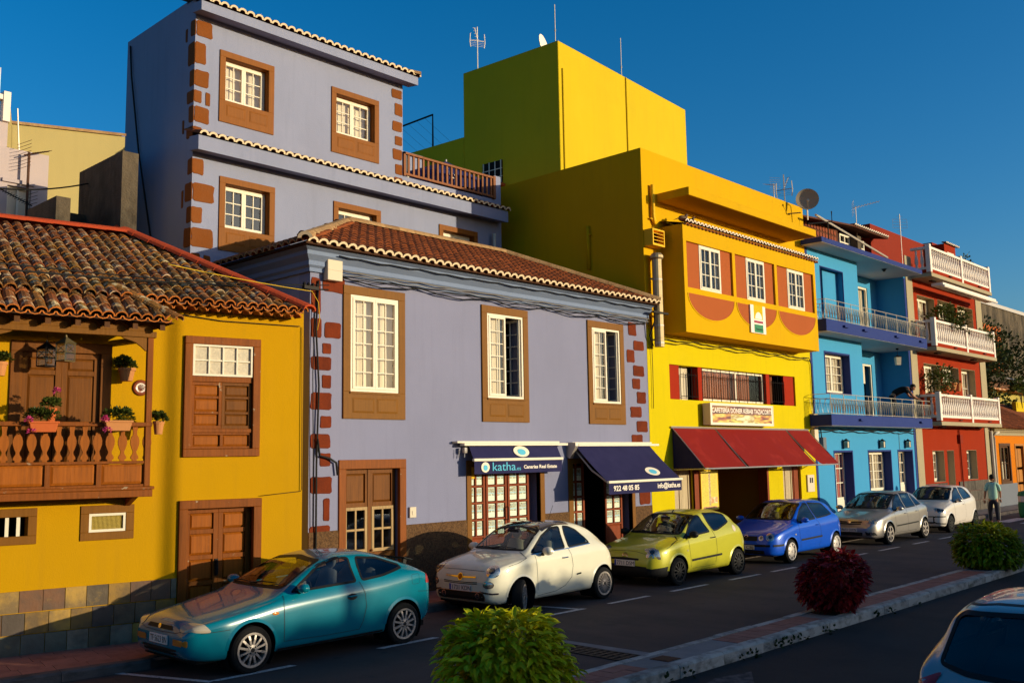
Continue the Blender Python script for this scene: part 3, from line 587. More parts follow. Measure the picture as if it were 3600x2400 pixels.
for c in range(ncol+1):
    u = 3.20-c*SP; k = 0
    while True:
        v = EV+k*EXP*math.cos(PITCH)
        if v > 2.9 or u > verge(v)-.06: break
        items.append((tmat(u, v, rz_(v)-.005+rnd.uniform(0, .012), PITCH-R(1.5)), k == 0 and not -1.25 < u < .43, 10-abs(u-1)-(5 if u < -1.45 else 0)-.3*k)); k += 1
    ve = min(2.95, .38+(3.28-u)*(3.4/1.98)-.7) if u > 1.3 else 2.95
    # channel under the covers
    if ve > EV+.1:
        for s in range(1):
            vs = []
            for (vv, ) in ((EV-.03,), (ve,)):
                for a in range(5):
                    th = math.pi+math.pi*a/4; vs.append((u-SP/2+.075*math.cos(th), vv, rz_(vv)+.028+.058*math.sin(th)))
            ch.add(vs, [(i, i+1, i+6, i+5) for i in range(4)])
            q = [(u-SP/2+r_*math.cos(math.pi+math.pi*a/4), EV-.03, rz_(EV-.03)+.028+r_*.8*math.sin(math.pi+math.pi*a/4)) for r_ in (.085, .07) for a in range(5)]
            ch.cur = 1
            if not -1.25 < u-SP/2 < .43: ch.add(q, [(i, i+1, i+6, i+5) for i in range(4)])
            ch.cur = 0
lay_tiles(roof, items, told, 235, teav)
ch.obj('channel_tiles', ['tile_old', 'tile_eave'], roof, kind='stuff')
# second, lower row of eave tiles
e2 = tile_mesh('eave_tile', 'tile_old', .088, .08, .075, .065, .26, .018, m_end='tile_eave')
for c in range(46):
    u = 3.20-SP/2-c*SP
    if u < -4.1: break
    if -1.55 < u < .42: continue
    put('eave_tile', e2, roof, (u, EV+.07, EZ-.10), (R(4), 0, 0))
# red verge and ridge capping
vm = tile_mesh('verge_tile', 'verge_red', .15, .135, .085, .075, .50, .025)
a = Vector((3.30, -.40, rz_(-.40)+.03)); c = Vector((1.30, 3.02, rz_(3.02)+.07)); d = c-a; ang = math.atan2(d.y, d.x)-math.pi/2; pit = math.atan2(d.z, math.hypot(d.x, d.y))
for i in range(11): p = a+d*(i/10.6); put('verge_tile', vm, roof, p, (pit+R(1.5), 0, ang), scale=(1.1, 1, 1.15))
for i in range(13): put('verge_tile', vm, roof, (1.30-i*.43, 3.03, rz_(3.02)+.05), (R(1.5), 0, R(90)), scale=(1.2, 1, 1.3))
# balcony
bal = None
BY = -.60
b = MB(); b.box(-1.5, .84, BY-.04, -.002, 2.20, 2.30); b.box(-1.52, .86, BY-.06, -.002, 2.302, 2.345)
b.prism([(-.02,2.06),(BY+.12,2.2),(-.02,2.2)], .62, .70, 'x'); b.prism([(-.02,2.06),(BY+.12,2.2),(-.02,2.2)], -1.3, -1.22, 'x')
bal = b.obj('balcony', 'wood_orange', cot, bevel=.006)
for u in (-1.42, .76):
    b = MB(); b.box(u-.04, u+.045, BY-.03, BY+.055, 2.345, 4.46); b.obj('post', 'wood_orange', bal, bevel=.008)
b = MB(); b.box(-1.38, .72, BY-.025, BY+.045, 2.665, 2.705); b.box(-1.46, .81, BY-.05, BY+.07, 3.185, 3.245)
b.box(.74, .80, BY+.07, -.002, 3.185, 3.24); b.box(.75, .79, BY+.055, -.002, 2.665, 2.70); b.obj('rail', 'wood_orange', bal, bevel=.006)
b = MB()
for u in (-.53, .12): b.box(u-.035, u+.035, BY-.02, BY+.04, 2.345, 2.664)
b.box(-1.38, .72, BY-.018, BY+.035, 2.345, 2.38); b.obj('divider', 'wood_orange', bal, bevel=.004)
for u0, u1 in ((-1.38,-.565),(-.495,.085),(.155,.72)): raised_panel(bal, u0+.005, u1-.005, 2.385, 2.66, BY+.02, 'wood_panel', d=.016)
b = MB(); b.box(.755, .785, BY+.055, -.002, 2.35, 2.66); b.obj('end_panel', 'wood_panel', bal)
prof = [(.030,0),(.030,.02),(.052,.03),(.050,.06),(.026,.10),(.022,.13),(.040,.17),(.058,.23),(.060,.28),(.048,.33),(.028,.36),(.026,.40),(.034,.45),(.036,.48)]
bp = [(x, z) for x, z in prof]+[(-x, z) for x, z in prof[::-1]]
b = MB(); b.prism(bp, -.014, .014, 'y'); bme = b.mesh('baluster', 'wood_panel')
for i in range(13): put('baluster', bme, bal, (-1.23+i*.1655, BY+.01, 2.705))
# brackets under the balcony roof and scalloped beam
sc = [(-1.5,4.62),(-1.5,4.45)]
x = -1.5
b = MB(); b.box(-1.5, .84, BY-.04, BY+.05, 4.46, 4.545); b.box(.76, .84, BY+.05, -.002, 4.46, 4.545)
for k in range(6):
    u0 = -1.45+k*.38; pts = [(u0,4.545)]+[(u0+.34*t, 4.60+.045*math.sin(math.pi*t)**.7+.015*math.sin(3*math.pi*t)) for t in [i/10 for i in range(11)]]+[(u0+.34,4.545)]
    b.prism(pts, BY-.03, BY+.0, 'y')
for s, u in ((1, .72), (-1, -1.38)):
    pts = [(u,4.46),(u,4.26)]+[(u-s*(.03+.30*t+.012*math.sin(9*t)), 4.27+.17*t**.6) for t in [i/8 for i in range(9)]]+[(u-s*.36,4.46)]
    b.prism(pts, BY-.01, BY+.03, 'y')
b.obj('beam', 'wood_frame', bal, bevel=.004)
for k in range(7):
    u = -1.42+k*.375; b = MB(); b.prism([(-.002,4.90),(-.002,4.80),(BY-.24,4.545),(BY-.24,4.62)], u, u+.07, 'x'); b.obj('rafter', 'wood_dark', bal)
# balcony roof, an apron of the main one
P2 = R(30); t2 = math.tan(P2); AZ, AV = 4.685, -.92
az_ = lambda v: AZ+(v-AV)*t2
b = MB(); b.add([(-1.62,AV+.04,az_(AV)-.035),(1.02,AV+.04,az_(AV)-.035),(.42,.0,az_(0)-.05),(-1.3,.0,az_(0)-.05)], [(0,1,2,3)]); b.add([(1.02,AV+.04,az_(AV)-.035),(1.0,0,az_(AV)-.02),(.42,0,az_(0)-.05)], [(0,1,2)])
br = b.obj('balcony_roof', 'tile_dark', cot)
items = []
for c in range(17):
    u = .97-c*SP; k = 0
    while k < 4:
        v = AV+k*.28*math.cos(P2); lim = 1.04-(v-AV)*.68
        if v > -.1 or u > lim or u < -1.66+(v-AV)*.35: break
        items.append((tmat(u, v, az_(v)+rnd.uniform(0, .01), P2-R(1.5)), k == 0, 1)); k += 1
lay_tiles(br, items, told, 300, teav)
b = MB()
for c in range(17):
    u = .97-SP/2-c*SP
    q = [(u+r_*math.cos(math.pi+math.pi*a/4), AV-.02, az_(AV-.02)+.03+r_*.7*math.sin(math.pi+math.pi*a/4)) for r_ in (.088, .07) for a in range(5)]
    b.add(q, [(i, i+1, i+6, i+5) for i in range(4)])
b.obj('channel_tiles', 'tile_eave', br, kind='stuff')
hm = tile_mesh('hip_tile', 'tile_old', .11, .095, .08, .07, .40, .02)
a = Vector((1.06, -.95, az_(-.95)+.03)); c = Vector((.40, -.05, az_(-.05)+.05)); d = c-a
for i in range(4): p = a+d*(i/3.9); put('hip_tile', hm, br, p, (math.atan2(d.z, math.hypot(d.x, d.y))+R(2), 0, math.atan2(d.y, d.x)-math.pi/2))
a = Vector((-1.70, -.95, az_(-.95)+.03)); c = Vector((-1.25, -.05, az_(-.05)+.05)); d = c-a
for i in range(4): p = a+d*(i/3.9); put('hip_tile', hm, br, p, (math.atan2(d.z, math.hypot(d.x, d.y))+R(2), 0, math.atan2(d.y, d.x)-math.pi/2))
# balcony door
b = MB(); b.frame(-.95, .38, 2.34, 4.40, .15, -.03, .06); d = b.obj('balcony_door', 'wood_door', cot, bevel=.005)
for l in range(2):
    a, c = -.80+.515*l, -.285+.515*l; q = MB(); q.frame(a, c, 2.36, 4.25, .08, .03, .07); q.box(a+.08, c-.08, .032, .07, 3.93, 4.0); q.obj('leaf_frame', 'wood_door', d, bevel=.004)
    for z0, z1 in ((2.44,3.93),(4.0,4.17)): raised_panel(d, a+.08, c-.08, z0, z1, .06, 'wood_door', d=.02)
C2W = Matrix.Translation((5.8, 14.0, 0)) @ Matrix.Rotation(R(-11), 4, 'Z')
cw = lambda u, v, z: C2W @ Vector((u, v, z))
# lanterns, plate and flower pots
def lantern(label, p, h, mtl, drop):
    t = thing('hanging_lantern', label, 'lantern', p, R(20), 'lanterns hanging in the balcony'); s = .085
    b = MB(); b.tube([(0,0,h),(0,0,h-drop)], .004, 4); b.lathe([(.02,0),(.012,.03)], 8, (0,0,h-drop-.02)); b.obj('chain', mtl, t)
    b = MB(); z1 = h-drop-.03; b.add([(-s*1.2,-s*1.2,z1-.08),(s*1.2,-s*1.2,z1-.08),(s*1.2,s*1.2,z1-.08),(-s*1.2,s*1.2,z1-.08),(0,0,z1+.02)], [(0,1,4),(1,2,4),(2,3,4),(3,0,4),(3,2,1,0)]); b.obj('cap', mtl, t)
    b = MB(); z0 = z1-.32
    for x, y in ((-1,-1),(1,-1),(1,1),(-1,1)): b.tube([(x*s,y*s,z0),(x*s,y*s,z1-.08)], .008, 4)
    for z in (z0, z0+.115, z1-.085):
        for i in range(4):
            q = ((-s,-s),(s,-s),(s,s),(-s,s)); b.tube([(*q[i],z),(*q[(i+1)%4],z)], .007, 4)
    for i in range(4):
        q = ((-s,-s),(s,-s),(s,s),(-s,s)); a0, a1 = q[i], q[(i+1)%4]
        b.tube([(*a0,z0+.115),(*a1,z1-.085)], .004, 4); b.tube([(*a1,z0+.115),(*a0,z1-.085)], .004, 4)
    b.box(-s,s,-s,s,z0-.012,z0); b.obj('cage', mtl, t)
    b = MB(); b.box(-s+.004,s-.004,-s+.004,s-.004,z0+.01,z1-.09); b.obj('glass', 'lamp_glass', t)
lantern('pale brass lantern hanging in the balcony, front one catching the sun', cw(-.35, -.55, 3.4), 1.14, 'lamp_brass', .11)
lantern('dark iron lantern hanging in the balcony, against the brown door', cw(-.55, -.32, 3.35), 1.10, 'lamp_black', .08)
pl = thing('wall_plate', 'round brown rimmed decorative plate hung on the ochre wall beside balcony post', 'plate', cw(.80, -.03, 3.78), R(-11))
b = MB(); b.lathe([(.115,.03),(.12,.015),(.10,.0),(.07,.012)], 20, axis='y', cap=True); b.obj('rim', 'plate_brown', pl, smooth=True)
b = MB(); b.lathe([(.072,.008),(.05,.012),(.001,.012)], 20, axis='y', cap=False); b.obj('centre', 'plate_white', pl)
def flowerpot(label, p, shape, m, plant, rz=R(-11), flowers=0, seed=0, w=.5):
    t = thing('flower_pot', label, 'flower pot', p, rz, 'pots on the ochre balcony'); r = random.Random(seed)
    if shape == 'trough':
        b = MB(); b.add([(-w/2,-.07,.14),(w/2,-.07,.14),(w/2,.07,.14),(-w/2,.07,.14),(-w/2+.03,-.055,0),(w/2-.03,-.055,0),(w/2-.03,.055,0),(-w/2+.03,.055,0)], [(0,3,2,1),(4,5,6,7),(0,1,5,4),(1,2,6,5),(2,3,7,6),(3,0,4,7)]); b.box(-w/2-.01,w/2+.01,-.08,.08,.115,.145); b.obj('trough', m, t, bevel=.005); top = .14
    else:
        b = MB(); b.lathe([(w*.34,0),(w*.46,.15),(w*.52,.15),(w*.52,.19),(w*.45,.19)], 14); b.obj('pot', m, t); top = .17
    b = MB(); n = int(95*plant)
    for k in range(5): leaf_cluster(b, (r.uniform(-w*.35, w*.35), r.uniform(-.04,.04), top+.04+r.uniform(0,.05)), n, .09*plant, .09*plant, .05, r)
    b.obj('foliage', 'leaf_pot', t, kind='stuff')
    b = MB()
    for k in range(flowers):
        c = (r.uniform(-w*.4,w*.4), r.uniform(-.06,0), top+.17+r.uniform(0,.10)); b.tube([(c[0]*.6,0,top),c], .004, 4)
    if flowers:
        b.obj('stalks', 'leaf_pot', t); b = MB()
        rr = random.Random(seed); [rr.random() for _ in range(3)]
        for v in list(t.children[-1].data.vertices)[4::8]: leaf_cluster(b, v.co, 60, .045, .045, .035, r)
        b.obj('blossom', 'petal', t)
flowerpot('orange trough of pink geraniums on the balcony rail, left of the two troughs', cw(-.62, -.70, 3.10), 'trough', 'pot_orange', 1.1, flowers=4, seed=1, w=.36)
flowerpot('tan terracotta trough with trailing leaves on the balcony rail, beside the post', cw(.33, -.70, 3.12), 'trough', 'pot_tan', 1.1, flowers=1, seed=2, w=.36)
flowerpot('round terracotta pot fixed to the ochre wall behind the balcony post', cw(.56, -.16, 3.86), 'pot', 'pot_tan', 1.1, seed=3, w=.24)
flowerpot('small tan pot hung outside the end of the balcony rail', cw(.95, -.45, 3.08), 'pot', 'pot_tan', .8, seed=4, w=.16)
flowerpot('small terracotta pot on the ochre wall, cut by the left edge', cw(-1.10, -.16, 3.88), 'pot', 'pot_tan', .9, seed=5, w=.2)
flowerpot('round orange pot standing behind the left balcony trough', cw(-.50, -.52, 3.245), 'pot', 'pot_orange', .8, flowers=1, seed=6, w=.15)
# ---------------------------------------------------------------- street buildings: x = along the street, y = 0 on the facade line, into the house
def rebase(t, dx, dy=0):
    for c in t.children: c.location.x -= dx; c.location.y -= dy
    t.location.x += dx; t.location.y += dy
FY = 14.4
lav = thing('lavender_house', 'low lavender house with three windows, red quoin stones and hipped tile roof', 'house', (0, FY, 0))
wins = ((10.67,12.15),(14.26,15.71),(17.81,19.23))
holes = [(u0+.16, u1-.16, 3.93, 5.73) for u0, u1 in wins]+[(10.72,12.04,.1,2.55),(13.92,16.03,.1,2.50),(17.16,19.40,.1,2.50)]
wall('wall', 'lavender', lav, 9.95, 20.235, .1, 6.32, holes, .35)
b = MB(); b.box(9.95, 10.25, .35, 4.4, .1, 6.32); b.box(19.9, 20.235, .35, 4.4, .1, 6.3); b.box(10.25, 19.9, 4.1, 4.4, .1, 6.3); b.obj('side_wall', 'lavender2', lav)
b = MB(); b.box(10.25, 19.9, .35, 4.1, 2.9, 3.0); b.obj('floor_slab', 'interior_dark', lav)
# plinth
for u0, u1 in ((9.95,10.585),(12.175,13.785),(16.175,16.995),(19.525,20.235)): b = MB(); b.box(u0, u1, -.02, .0, .1, 1.42); b.obj('plinth', 'plinth_brown', lav)
# cornice: three stepped mouldings along front and left side
b = MB()
for d0, d1, z0, z1 in ((.05,.05,6.05,6.12),(.05,.10,6.12,6.16),(.10,.10,6.16,6.24),(.10,.20,6.24,6.33),(.20,.20,6.33,6.40),(.20,.28,6.40,6.44),(.28,.28,6.44,6.52)):
    b.add([(9.95-d0,-d0,z0),(20.235,-d0,z0),(9.95-d1,-d1,z1),(20.235,-d1,z1),(9.95-d0,4.4,z0),(9.95-d1,4.4,z1)], [(0,1,3,2),(4,0,2,5)])
b.obj('cornice', 'cornice_blue', lav)
# quoin stones
sl_ = [(9.96,10.45,5.93,5.55),(9.96,10.13,5.75,5.5),(9.97,10.22,5.28,4.88),(10.30,10.62,5.22,4.9),(10.24,10.42,4.78,4.58),(9.97,10.41,4.52,4.27),(10.24,10.42,4.20,3.95),(9.97,10.42,3.88,3.55),(10.20,10.42,3.45,3.22),(9.97,10.41,3.14,2.86),(10.20,10.42,2.76,2.52),(9.97,10.42,2.42,2.02),(10.25,10.46,1.98+.62,1.82),(9.97,10.40,1.80,1.42),(10.27,10.40,1.34,.9)]
sl_ = [(9.97,10.45,2.38,2.08)] + [(10.22,10.72,6.02,5.72),(9.96,10.18,5.95,5.30),(9.97,10.20,5.22,4.86),(10.26,10.63,5.17,4.88),(10.22,10.42,4.78,4.58),(9.97,10.41,4.53,4.28),(10.22,10.42,4.20,3.96),(9.97,10.42,3.88,3.56),(10.18,10.42,3.46,3.24),(9.97,10.41,3.14,2.88),(10.18,10.42,2.80,2.56),(10.26,10.40,2.0,1.60),(9.97,10.41,1.52,1.22)]
for i, (a, c, z1, z0) in enumerate(sl_): stone(lav, a, c, z0, z1, 'quoin_red', 0, i)
sr_ = [(19.46,19.80,6.0,5.66),(19.66,20.10,5.55,5.30),(19.36,19.70,5.30,4.98),(19.62,20.08,4.92,4.64),(19.57,19.90,4.58,4.32),(19.74,20.12,4.25,3.96),(19.44,19.92,3.88,3.60),(19.70,20.16,3.52,3.24),(19.45,19.95,3.18,2.88),(19.70,20.18,2.80,2.55),(19.72,20.18,1.9,1.45)]
for i, (a, c, z1, z0) in enumerate(sr_): stone(lav, a, c, z0, z1, 'quoin_red', 0, 40+i)
# first-floor windows
for k, (u0, u1) in enumerate(wins):
    b = MB(); b.frame(u0, u1, 3.42, 5.90, .165, -.035, .03, wb=.50)
    w = b.obj('window', 'wood_frame', lav, bevel=.005)
    q = MB(); q.box(u0+.14, u1-.14, -.06, -.035, 3.885, 3.92); q.obj('sill', 'wood_frame', w)
    m = (u0+u1)/2
    for a, c in ((u0+.2, m-.03), (m+.03, u1-.2)): raised_panel(w, a, c, 3.53, 3.81, -.036, 'wood_frame', d=.012)
    casement(w, u0+.165, u1-.165, 3.925, 5.735, -.02, 2, 6, 2, .05, .05, .02, skip=(1,) if k else ())
    if k:
        a0 = m; a1 = u1-.215          # the right leaf stands open inwards
        q = MB(); q.frame(0, .52, 3.98, 5.68, .05, 0, .04); q.box(.25, .27, 0, .03, 4.03, 5.63)
        for j in range(1, 6): z = 4.03+1.6*j/6; q.box(.05, .47, .005, .03, z-.01, z+.01)
        q.obj('open_leaf', 'white_frame', w, loc=(a1, .02, 0), rot=(0, 0, R(98)))
    curtain(w, u0+.2, (u1-.2) if not k else m-.02, 3.93, 5.73, .10, per=.24, amp=.02)
    room(lav, u0+.1, u1-.1, 3.8, 5.85, .36, 1.6)
# old double door
b = MB(); b.box(10.59, 12.17, -.03, .05, 2.50, 2.67); b.box(10.59, 10.75, -.03, .05, .1, 2.50); b.box(12.01, 12.17, -.03, .05, .1, 2.50)
d = b.obj('door', 'wood_orange', lav, bevel=.006)
for l in range(2):
    a, c = 10.75+.63*l, 11.38+.63*l; q = MB(); q.frame(a, c, .12, 2.50, .09, .12, .17, wb=.12); q.box(a+.09, c-.09, .122, .17, 1.80, 1.88); q.box(a+.09, c-.09, .122, .17, .86, .96); q.obj('leaf_frame', 'wood_door', d, bevel=.004)
    raised_panel(d, a+.09, c-.09, 1.88, 2.41, .165, 'wood_door', d=.03); raised_panel(d, a+.09, c-.09, .24, .86, .165, 'wood_door', d=.03)
    q = MB(); q.frame(a+.05, c-.05, .97, 1.80, .06, .10, .14); m = (a+c)/2; q.box(m-.02, m+.02, .105, .14, 1.03, 1.74); q.box(a+.11, c-.11, .108, .14, 1.365, 1.405); wv = q.obj('glazed_light', 'wood_pale', d, bevel=.004)
    for i in range(2):
        for j in range(2): pane(wv, a+.11+(c-a-.22)/2*i, a+.11+(c-a-.22)/2*(i+1), 1.03+.355*j, 1.03+.355*(j+1), .125)
q = MB(); q.box(11.34, 11.42, .105, .12, .2, 2.48); q.lathe([(.02,0),(.02,.04)], 8, (11.42,.06,1.0), 'y'); q.obj('meeting_stile', 'wood_door', d)
room(lav, 10.7, 12.05, .1, 2.55, .36, 1.2, 'interior_mid')
# shop entrance with listings in every pane
SH = {}
def sheet(parent, u0, u1, z0, z1, y):
    k = 'listing'
    if k not in SH: q = MB(); q.box(-.5, .5, -.001, .001, -.5, .5); SH[k] = q.mesh('listing_sheet', 'listing')
    put('listing_sheet', SH[k], parent, ((u0+u1)/2+rnd.uniform(-.008, .008), y, (z0+z1)/2), (0, R(rnd.uniform(-1, 1)), 0), scale=(u1-u0, 1, z1-z0))
def shop_leaf(parent, u0, u1, y=.14, z0=.12, z1=2.5, cols=2, first=1.06, rows=4, skip=()):
    q = MB(); W = (u1-u0); e = .06; pw = (W-2*e-.045)/2
    q.box(u0, u0+e, y, y+.045, z0, z1); q.box(u1-e, u1, y, y+.045, z0, z1); q.box(u0+e+pw, u0+e+pw+.045, y, y+.045, first, z1)
    zz = [first+.345*i for i in range(rows+1)]
    for i in range(rows+1): q.box(u0+e, u1-e, y+.003, y+.042, zz[i]-.04, zz[i])
    q.box(u0+e, u1-e, y+.003, y+.042, z0, z0+.15)
    lf = q.obj('shop_door_leaf', 'wood_red', parent, bevel=.004)
    raised_panel(lf, u0+e, u1-e, z0+.15, first-.04, y+.035, 'wood_red', d=.025)
    for c in range(2):
        a = u0+e+c*(pw+.045)
        for i in range(rows):
            pane(lf, a, a+pw, zz[i], zz[i+1]-.04, y+.02)
            if (c, i) not in skip: sheet(lf, a+.012, a+pw-.012, zz[i]+.012, zz[i+1]-.05, y+.034)
    return lf
b = MB(); b.box(13.785, 13.92, -.025, .1, .1, 2.5); b.box(16.03, 16.175, -.025, .1, .1, 2.5); b.box(13.785, 16.175, -.025, .1, 2.5, 2.62)
ds = b.obj('shop_door', 'wood_frame', lav, bevel=.005)
shop_leaf(ds, 13.93, 14.47); shop_leaf(ds, 14.50, 15.13); shop_leaf(ds, 15.16, 15.83)
q = MB(); q.tube([(15.10,.13,1.35),(15.10,.08,1.35),(15.10,.08,1.62),(15.10,.13,1.62)], .012, 6); q.obj('handle', 'iron', ds)
q = MB(); q.box(-.09, .09, -.003, .003, -.12, .12); nn = q.obj('notice', 'pipe_yellow', ds, loc=(14.06, .135, 2.36))
room(lav, 13.8, 16.15, .1, 2.6, .36, 2.2, 'interior_mid')
b = MB(); b.box(16.995, 17.16, -.025, .1, .1, 2.5); b.box(19.40, 19.525, -.025, .1, .1, 2.5); b.box(16.995, 19.525, -.025, .1, 2.5, 2.62)
ds = b.obj('shop_door', 'wood_frame', lav, bevel=.005)
shop_leaf(ds, 17.17, 17.75, .14); shop_leaf(ds, 18.53, 19.20, .14)
room(lav, 17.0, 19.5, .1, 2.6, .36, 2.4)
# hipped roof
RY, RZ0, RZ1 = 2.40, 6.50, 7.80
x0, x1, y0, y1 = 9.58, 20.28, -.40, 4.4; rl, rr = 12.62, 17.5
b = MB(); b.add([(x0,y0,RZ0),(x1,y0,RZ0),(rr,RY,RZ1),(rl,RY,RZ1),(x0,y1+.3,RZ0),(x1,y1,RZ0),(rl,y1+.3,RZ1-.4)], [(0,1,2,3),(0,3,6,4),(1,5,2),(3,2,5,6)])
b.add([(x0,y0,RZ0-.04),(x1,y0,RZ0-.04),(x1,y1,RZ0-.04),(x0,y1,RZ0-.04)], [(3,2,1,0)]); b.add([(x0,y0,RZ0),(x0,y0,RZ0-.04),(x1,y0,RZ0-.04),(x1,y0,RZ0)], [(0,1,2,3)])
rf = b.obj('roof', 'tile_dark', lav)
tr = tile_mesh('tile', 'tile_red', .108, .085, .085, .066, .42, .016); te = tile_mesh('tile', 'tile_red', .112, .085, .098, .07, .42, .042, m_end='tile_white')
pf = math.atan2(RZ1-RZ0, RY-y0); SPL = .2140; items = []; chn = MB()
for c in range(50):
    u = x0+.11+c*SPL; k = 0
    while True:
        v = y0-.06+k*.30*math.cos(pf)
        vmax = y0+(RY-y0)*min(1, (u-x0)/(rl-x0), (x1-u)/(x1-rr))
        if v > vmax-.06: break
        items.append((tmat(u, v, RZ0+(v-y0)*math.tan(pf)+.01+rnd.uniform(0, .008), pf-R(1.5), j=.006), k == 0, (100 if k == 0 else 0)-.1*abs(u-13)-k)); k += 1
lay_tiles(rf, items, tr, 300, te)
ps = math.atan2(RZ1-RZ0, rl-x0); items = []
for c in range(21):
    v = y0+.12+c*SPL; k = 0
    while True:
        u = x0-.05+k*.30*math.cos(ps)
        if u > x0+(rl-x0)*min(1, (v-y0)/(RY-y0))-.05 or k > 8: break
        items.append((Matrix.Translation((u, v, RZ0+(u-x0)*math.tan(ps)+.01)) @ Matrix.Rotation(R(-90), 4, 'Z') @ Matrix.Rotation(ps-R(1.5), 4, 'X'), k == 0, 100-k*10-c)); k += 1
te2 = tile_mesh('side_tile', 'tile_red', .108, .085, .09, .066, .42, .03, m_end='tile_ridge')
lay_tiles(rf, items, tr, 60, te2, 'side_tile')
rt = tile_mesh('ridge_tile', 'tile_ridge', .135, .12, .12, .11, .46, .03); rt2 = tile_mesh('ridge_tile', 'tile_ridge', .135, .12, .12, .11, .46, .06, m_end='tile_white')
def cap_line(parent, a, c, me, step=.42, first=None, name='ridge_tile'):
    a = Vector(a); c = Vector(c); d = c-a; n = max(1, int(d.length/step)); an = math.atan2(d.y, d.x)-math.pi/2; pt = math.atan2(d.z, math.hypot(d.x, d.y))
    for i in range(n): put(name, first if (first and i == 0) else me, parent, a+d*(i/n), (pt+R(1.2), 0, an+rnd.uniform(-.02, .02)))
cap_line(rf, (x0-.06, y0-.06, RZ0+.03), (rl, RY, RZ1+.05), rt, first=rt2); cap_line(rf, (rr, RY, RZ1+.05), (rl, RY, RZ1+.05), rt); cap_line(rf, (x1, y0-.02, RZ0+.05), (rr, RY, RZ1+.05), rt)
rebase(lav, 15.1)
# navy awnings
def awning(label, X0, X1, top_z, front_z, d0, d1, val, bar, arms=True):
    t = thing('awning', label, 'awning', (X0, FY, 0))
    w = X1-X0; b = MB(); n = 8; vs = []
    for i in range(n+1):
        f = i/n; y = -d0-(d1-d0)*f; z = top_z+(front_z-top_z)*f-.03*math.sin(math.pi*f)*(d1 > .6); vs += [(0,y,z),(w,y,z)]
    b.add(vs, [(2*i, 2*i+2, 2*i+3, 2*i+1) for i in range(n)]); b.add([(x, y, z-.006) for x, y, z in vs], [(2*i+1, 2*i+3, 2*i+2, 2*i) for i in range(n)]); b.obj('canopy', 'navy_cloth', t, smooth=True)
    b = MB(); m = 24; vs = []
    for i in range(m+1):
        u = w*i/m; yy = -d1-.012+.006*math.sin(u*5); vs += [(u,yy,front_z-.02),(u,yy+.012*math.sin(u*3),front_z-val)]
    b.add(vs, [(2*i+1, 2*i+3, 2*i+2, 2*i) for i in range(m)]); b.add([(x, y+.005, z) for x, y, z in vs], [(2*i, 2*i+2, 2*i+3, 2*i+1) for i in range(m)]); b.obj('valance', 'navy_cloth', t, smooth=True)
    b = MB(); b.box(-.02, w+.02, -d1-.035, -d1+.03, front_z-.022, front_z+.035); b.obj('front_bar', 'white_frame', t, bevel=.01)
    b = MB(); b.box(bar[0]-X0, bar[1]-X0, -.16, 0, top_z+.02, top_z+.06); b.box(bar[0]-X0+.12, bar[1]-X0+.2, -.24, -.10, top_z-.035, top_z+.018); b.obj('cassette', 'white_frame', t, bevel=.006)
    if arms:
        for u in (.05, w-.05): 
            b = MB(); b.tube([(u,-.12,top_z-.12),(u,-d1*.55,(top_z+front_z)/2-.16),(u,-d1+.02,front_z-.02)], .022, 6); b.obj('arm', 'galv', t)
    return t
a1 = awning('navy awning with katha.es lettering above the shop window', 13.72, 16.45, 2.95, 2.62, .14, .30, .28, (13.40, 16.55), False)
b = MB(); b.lathe([(.05,-.05),(.055,0),(.05,.06)], 8, (-.1,-.14,2.82)); b.tube([(-.1,-.14,2.8),(-.12,-.15,2.68)], .012, 5); b.tube([(-.22,-.1,2.85),(-.23,-.1,2.68)], .008, 5); b.obj('crank', 'galv', a1)
def logo(t, x, y, z, rx, rz, tilt, m0='logo_white'):
    def disc(cx, cz, ax, az, dy, m, name):
        q = MB(); q.prism([(cx+ax*math.cos(2*math.pi*i/24), cz+az*math.sin(2*math.pi*i/24)) for i in range(24)], -dy, -dy+.003, 'y'); return q.mesh(name, m)
    o = put('logo', disc(0, 0, rx, rz, .004, m0, 'logo'), t, (x, y, z), tilt)
    put('logo_centre', disc(.0, -.1*rz, rx*.52, rz*.55, .008, 'text_cyan', 'logo_centre'), o); put('logo_shade', disc(-.2*rx, -.05*rz, rx*.32, rz*.48, .006, 'logo_grey', 'logo_shade'), o)
logo(a1, 14.03-13.72, -.316, 2.475, .12, .105, (0, 0, 0)); logo(a1, 1.48, -.235, 2.79, .24, .13, (R(-26), 0, 0))
text('katha', .25, 'text_cyan', a1, (.50, -.318, 2.40), fit=.69, bold=False); text('.es', .12, 'text_cyan', a1, (1.21, -.318, 2.40), fit=.15); text('Canarias Real Estate', .105, 'text_white', a1, (1.46, -.318, 2.43), fit=1.07, bold=True)
a2 = awning('navy awning let down low with phone number on the valance', 17.08, 19.95, 2.93, 2.08, .16, 1.10, .265, (17.0, 20.1))
b = MB(); b.prism([(-.28,2.98),(-.28,2.90),(-.10,2.62),(0,2.66),(0,2.98)], -.12, -.02, 'x'); b.obj('end_cap', 'galv', a2)
text('922 48 05 85', .16, 'text_white', a2, (.16, -1.118, 1.89), fit=.95, bold=True); text('info@katha.es', .16, 'text_white', a2, (1.84, -1.118, 1.90), fit=.94, bold=True)
sa_ = math.atan2(.85, .94); logo(a2, 2.02, -.86, 2.285, .27, .14, (-(math.pi/2-sa_), 0, 0))

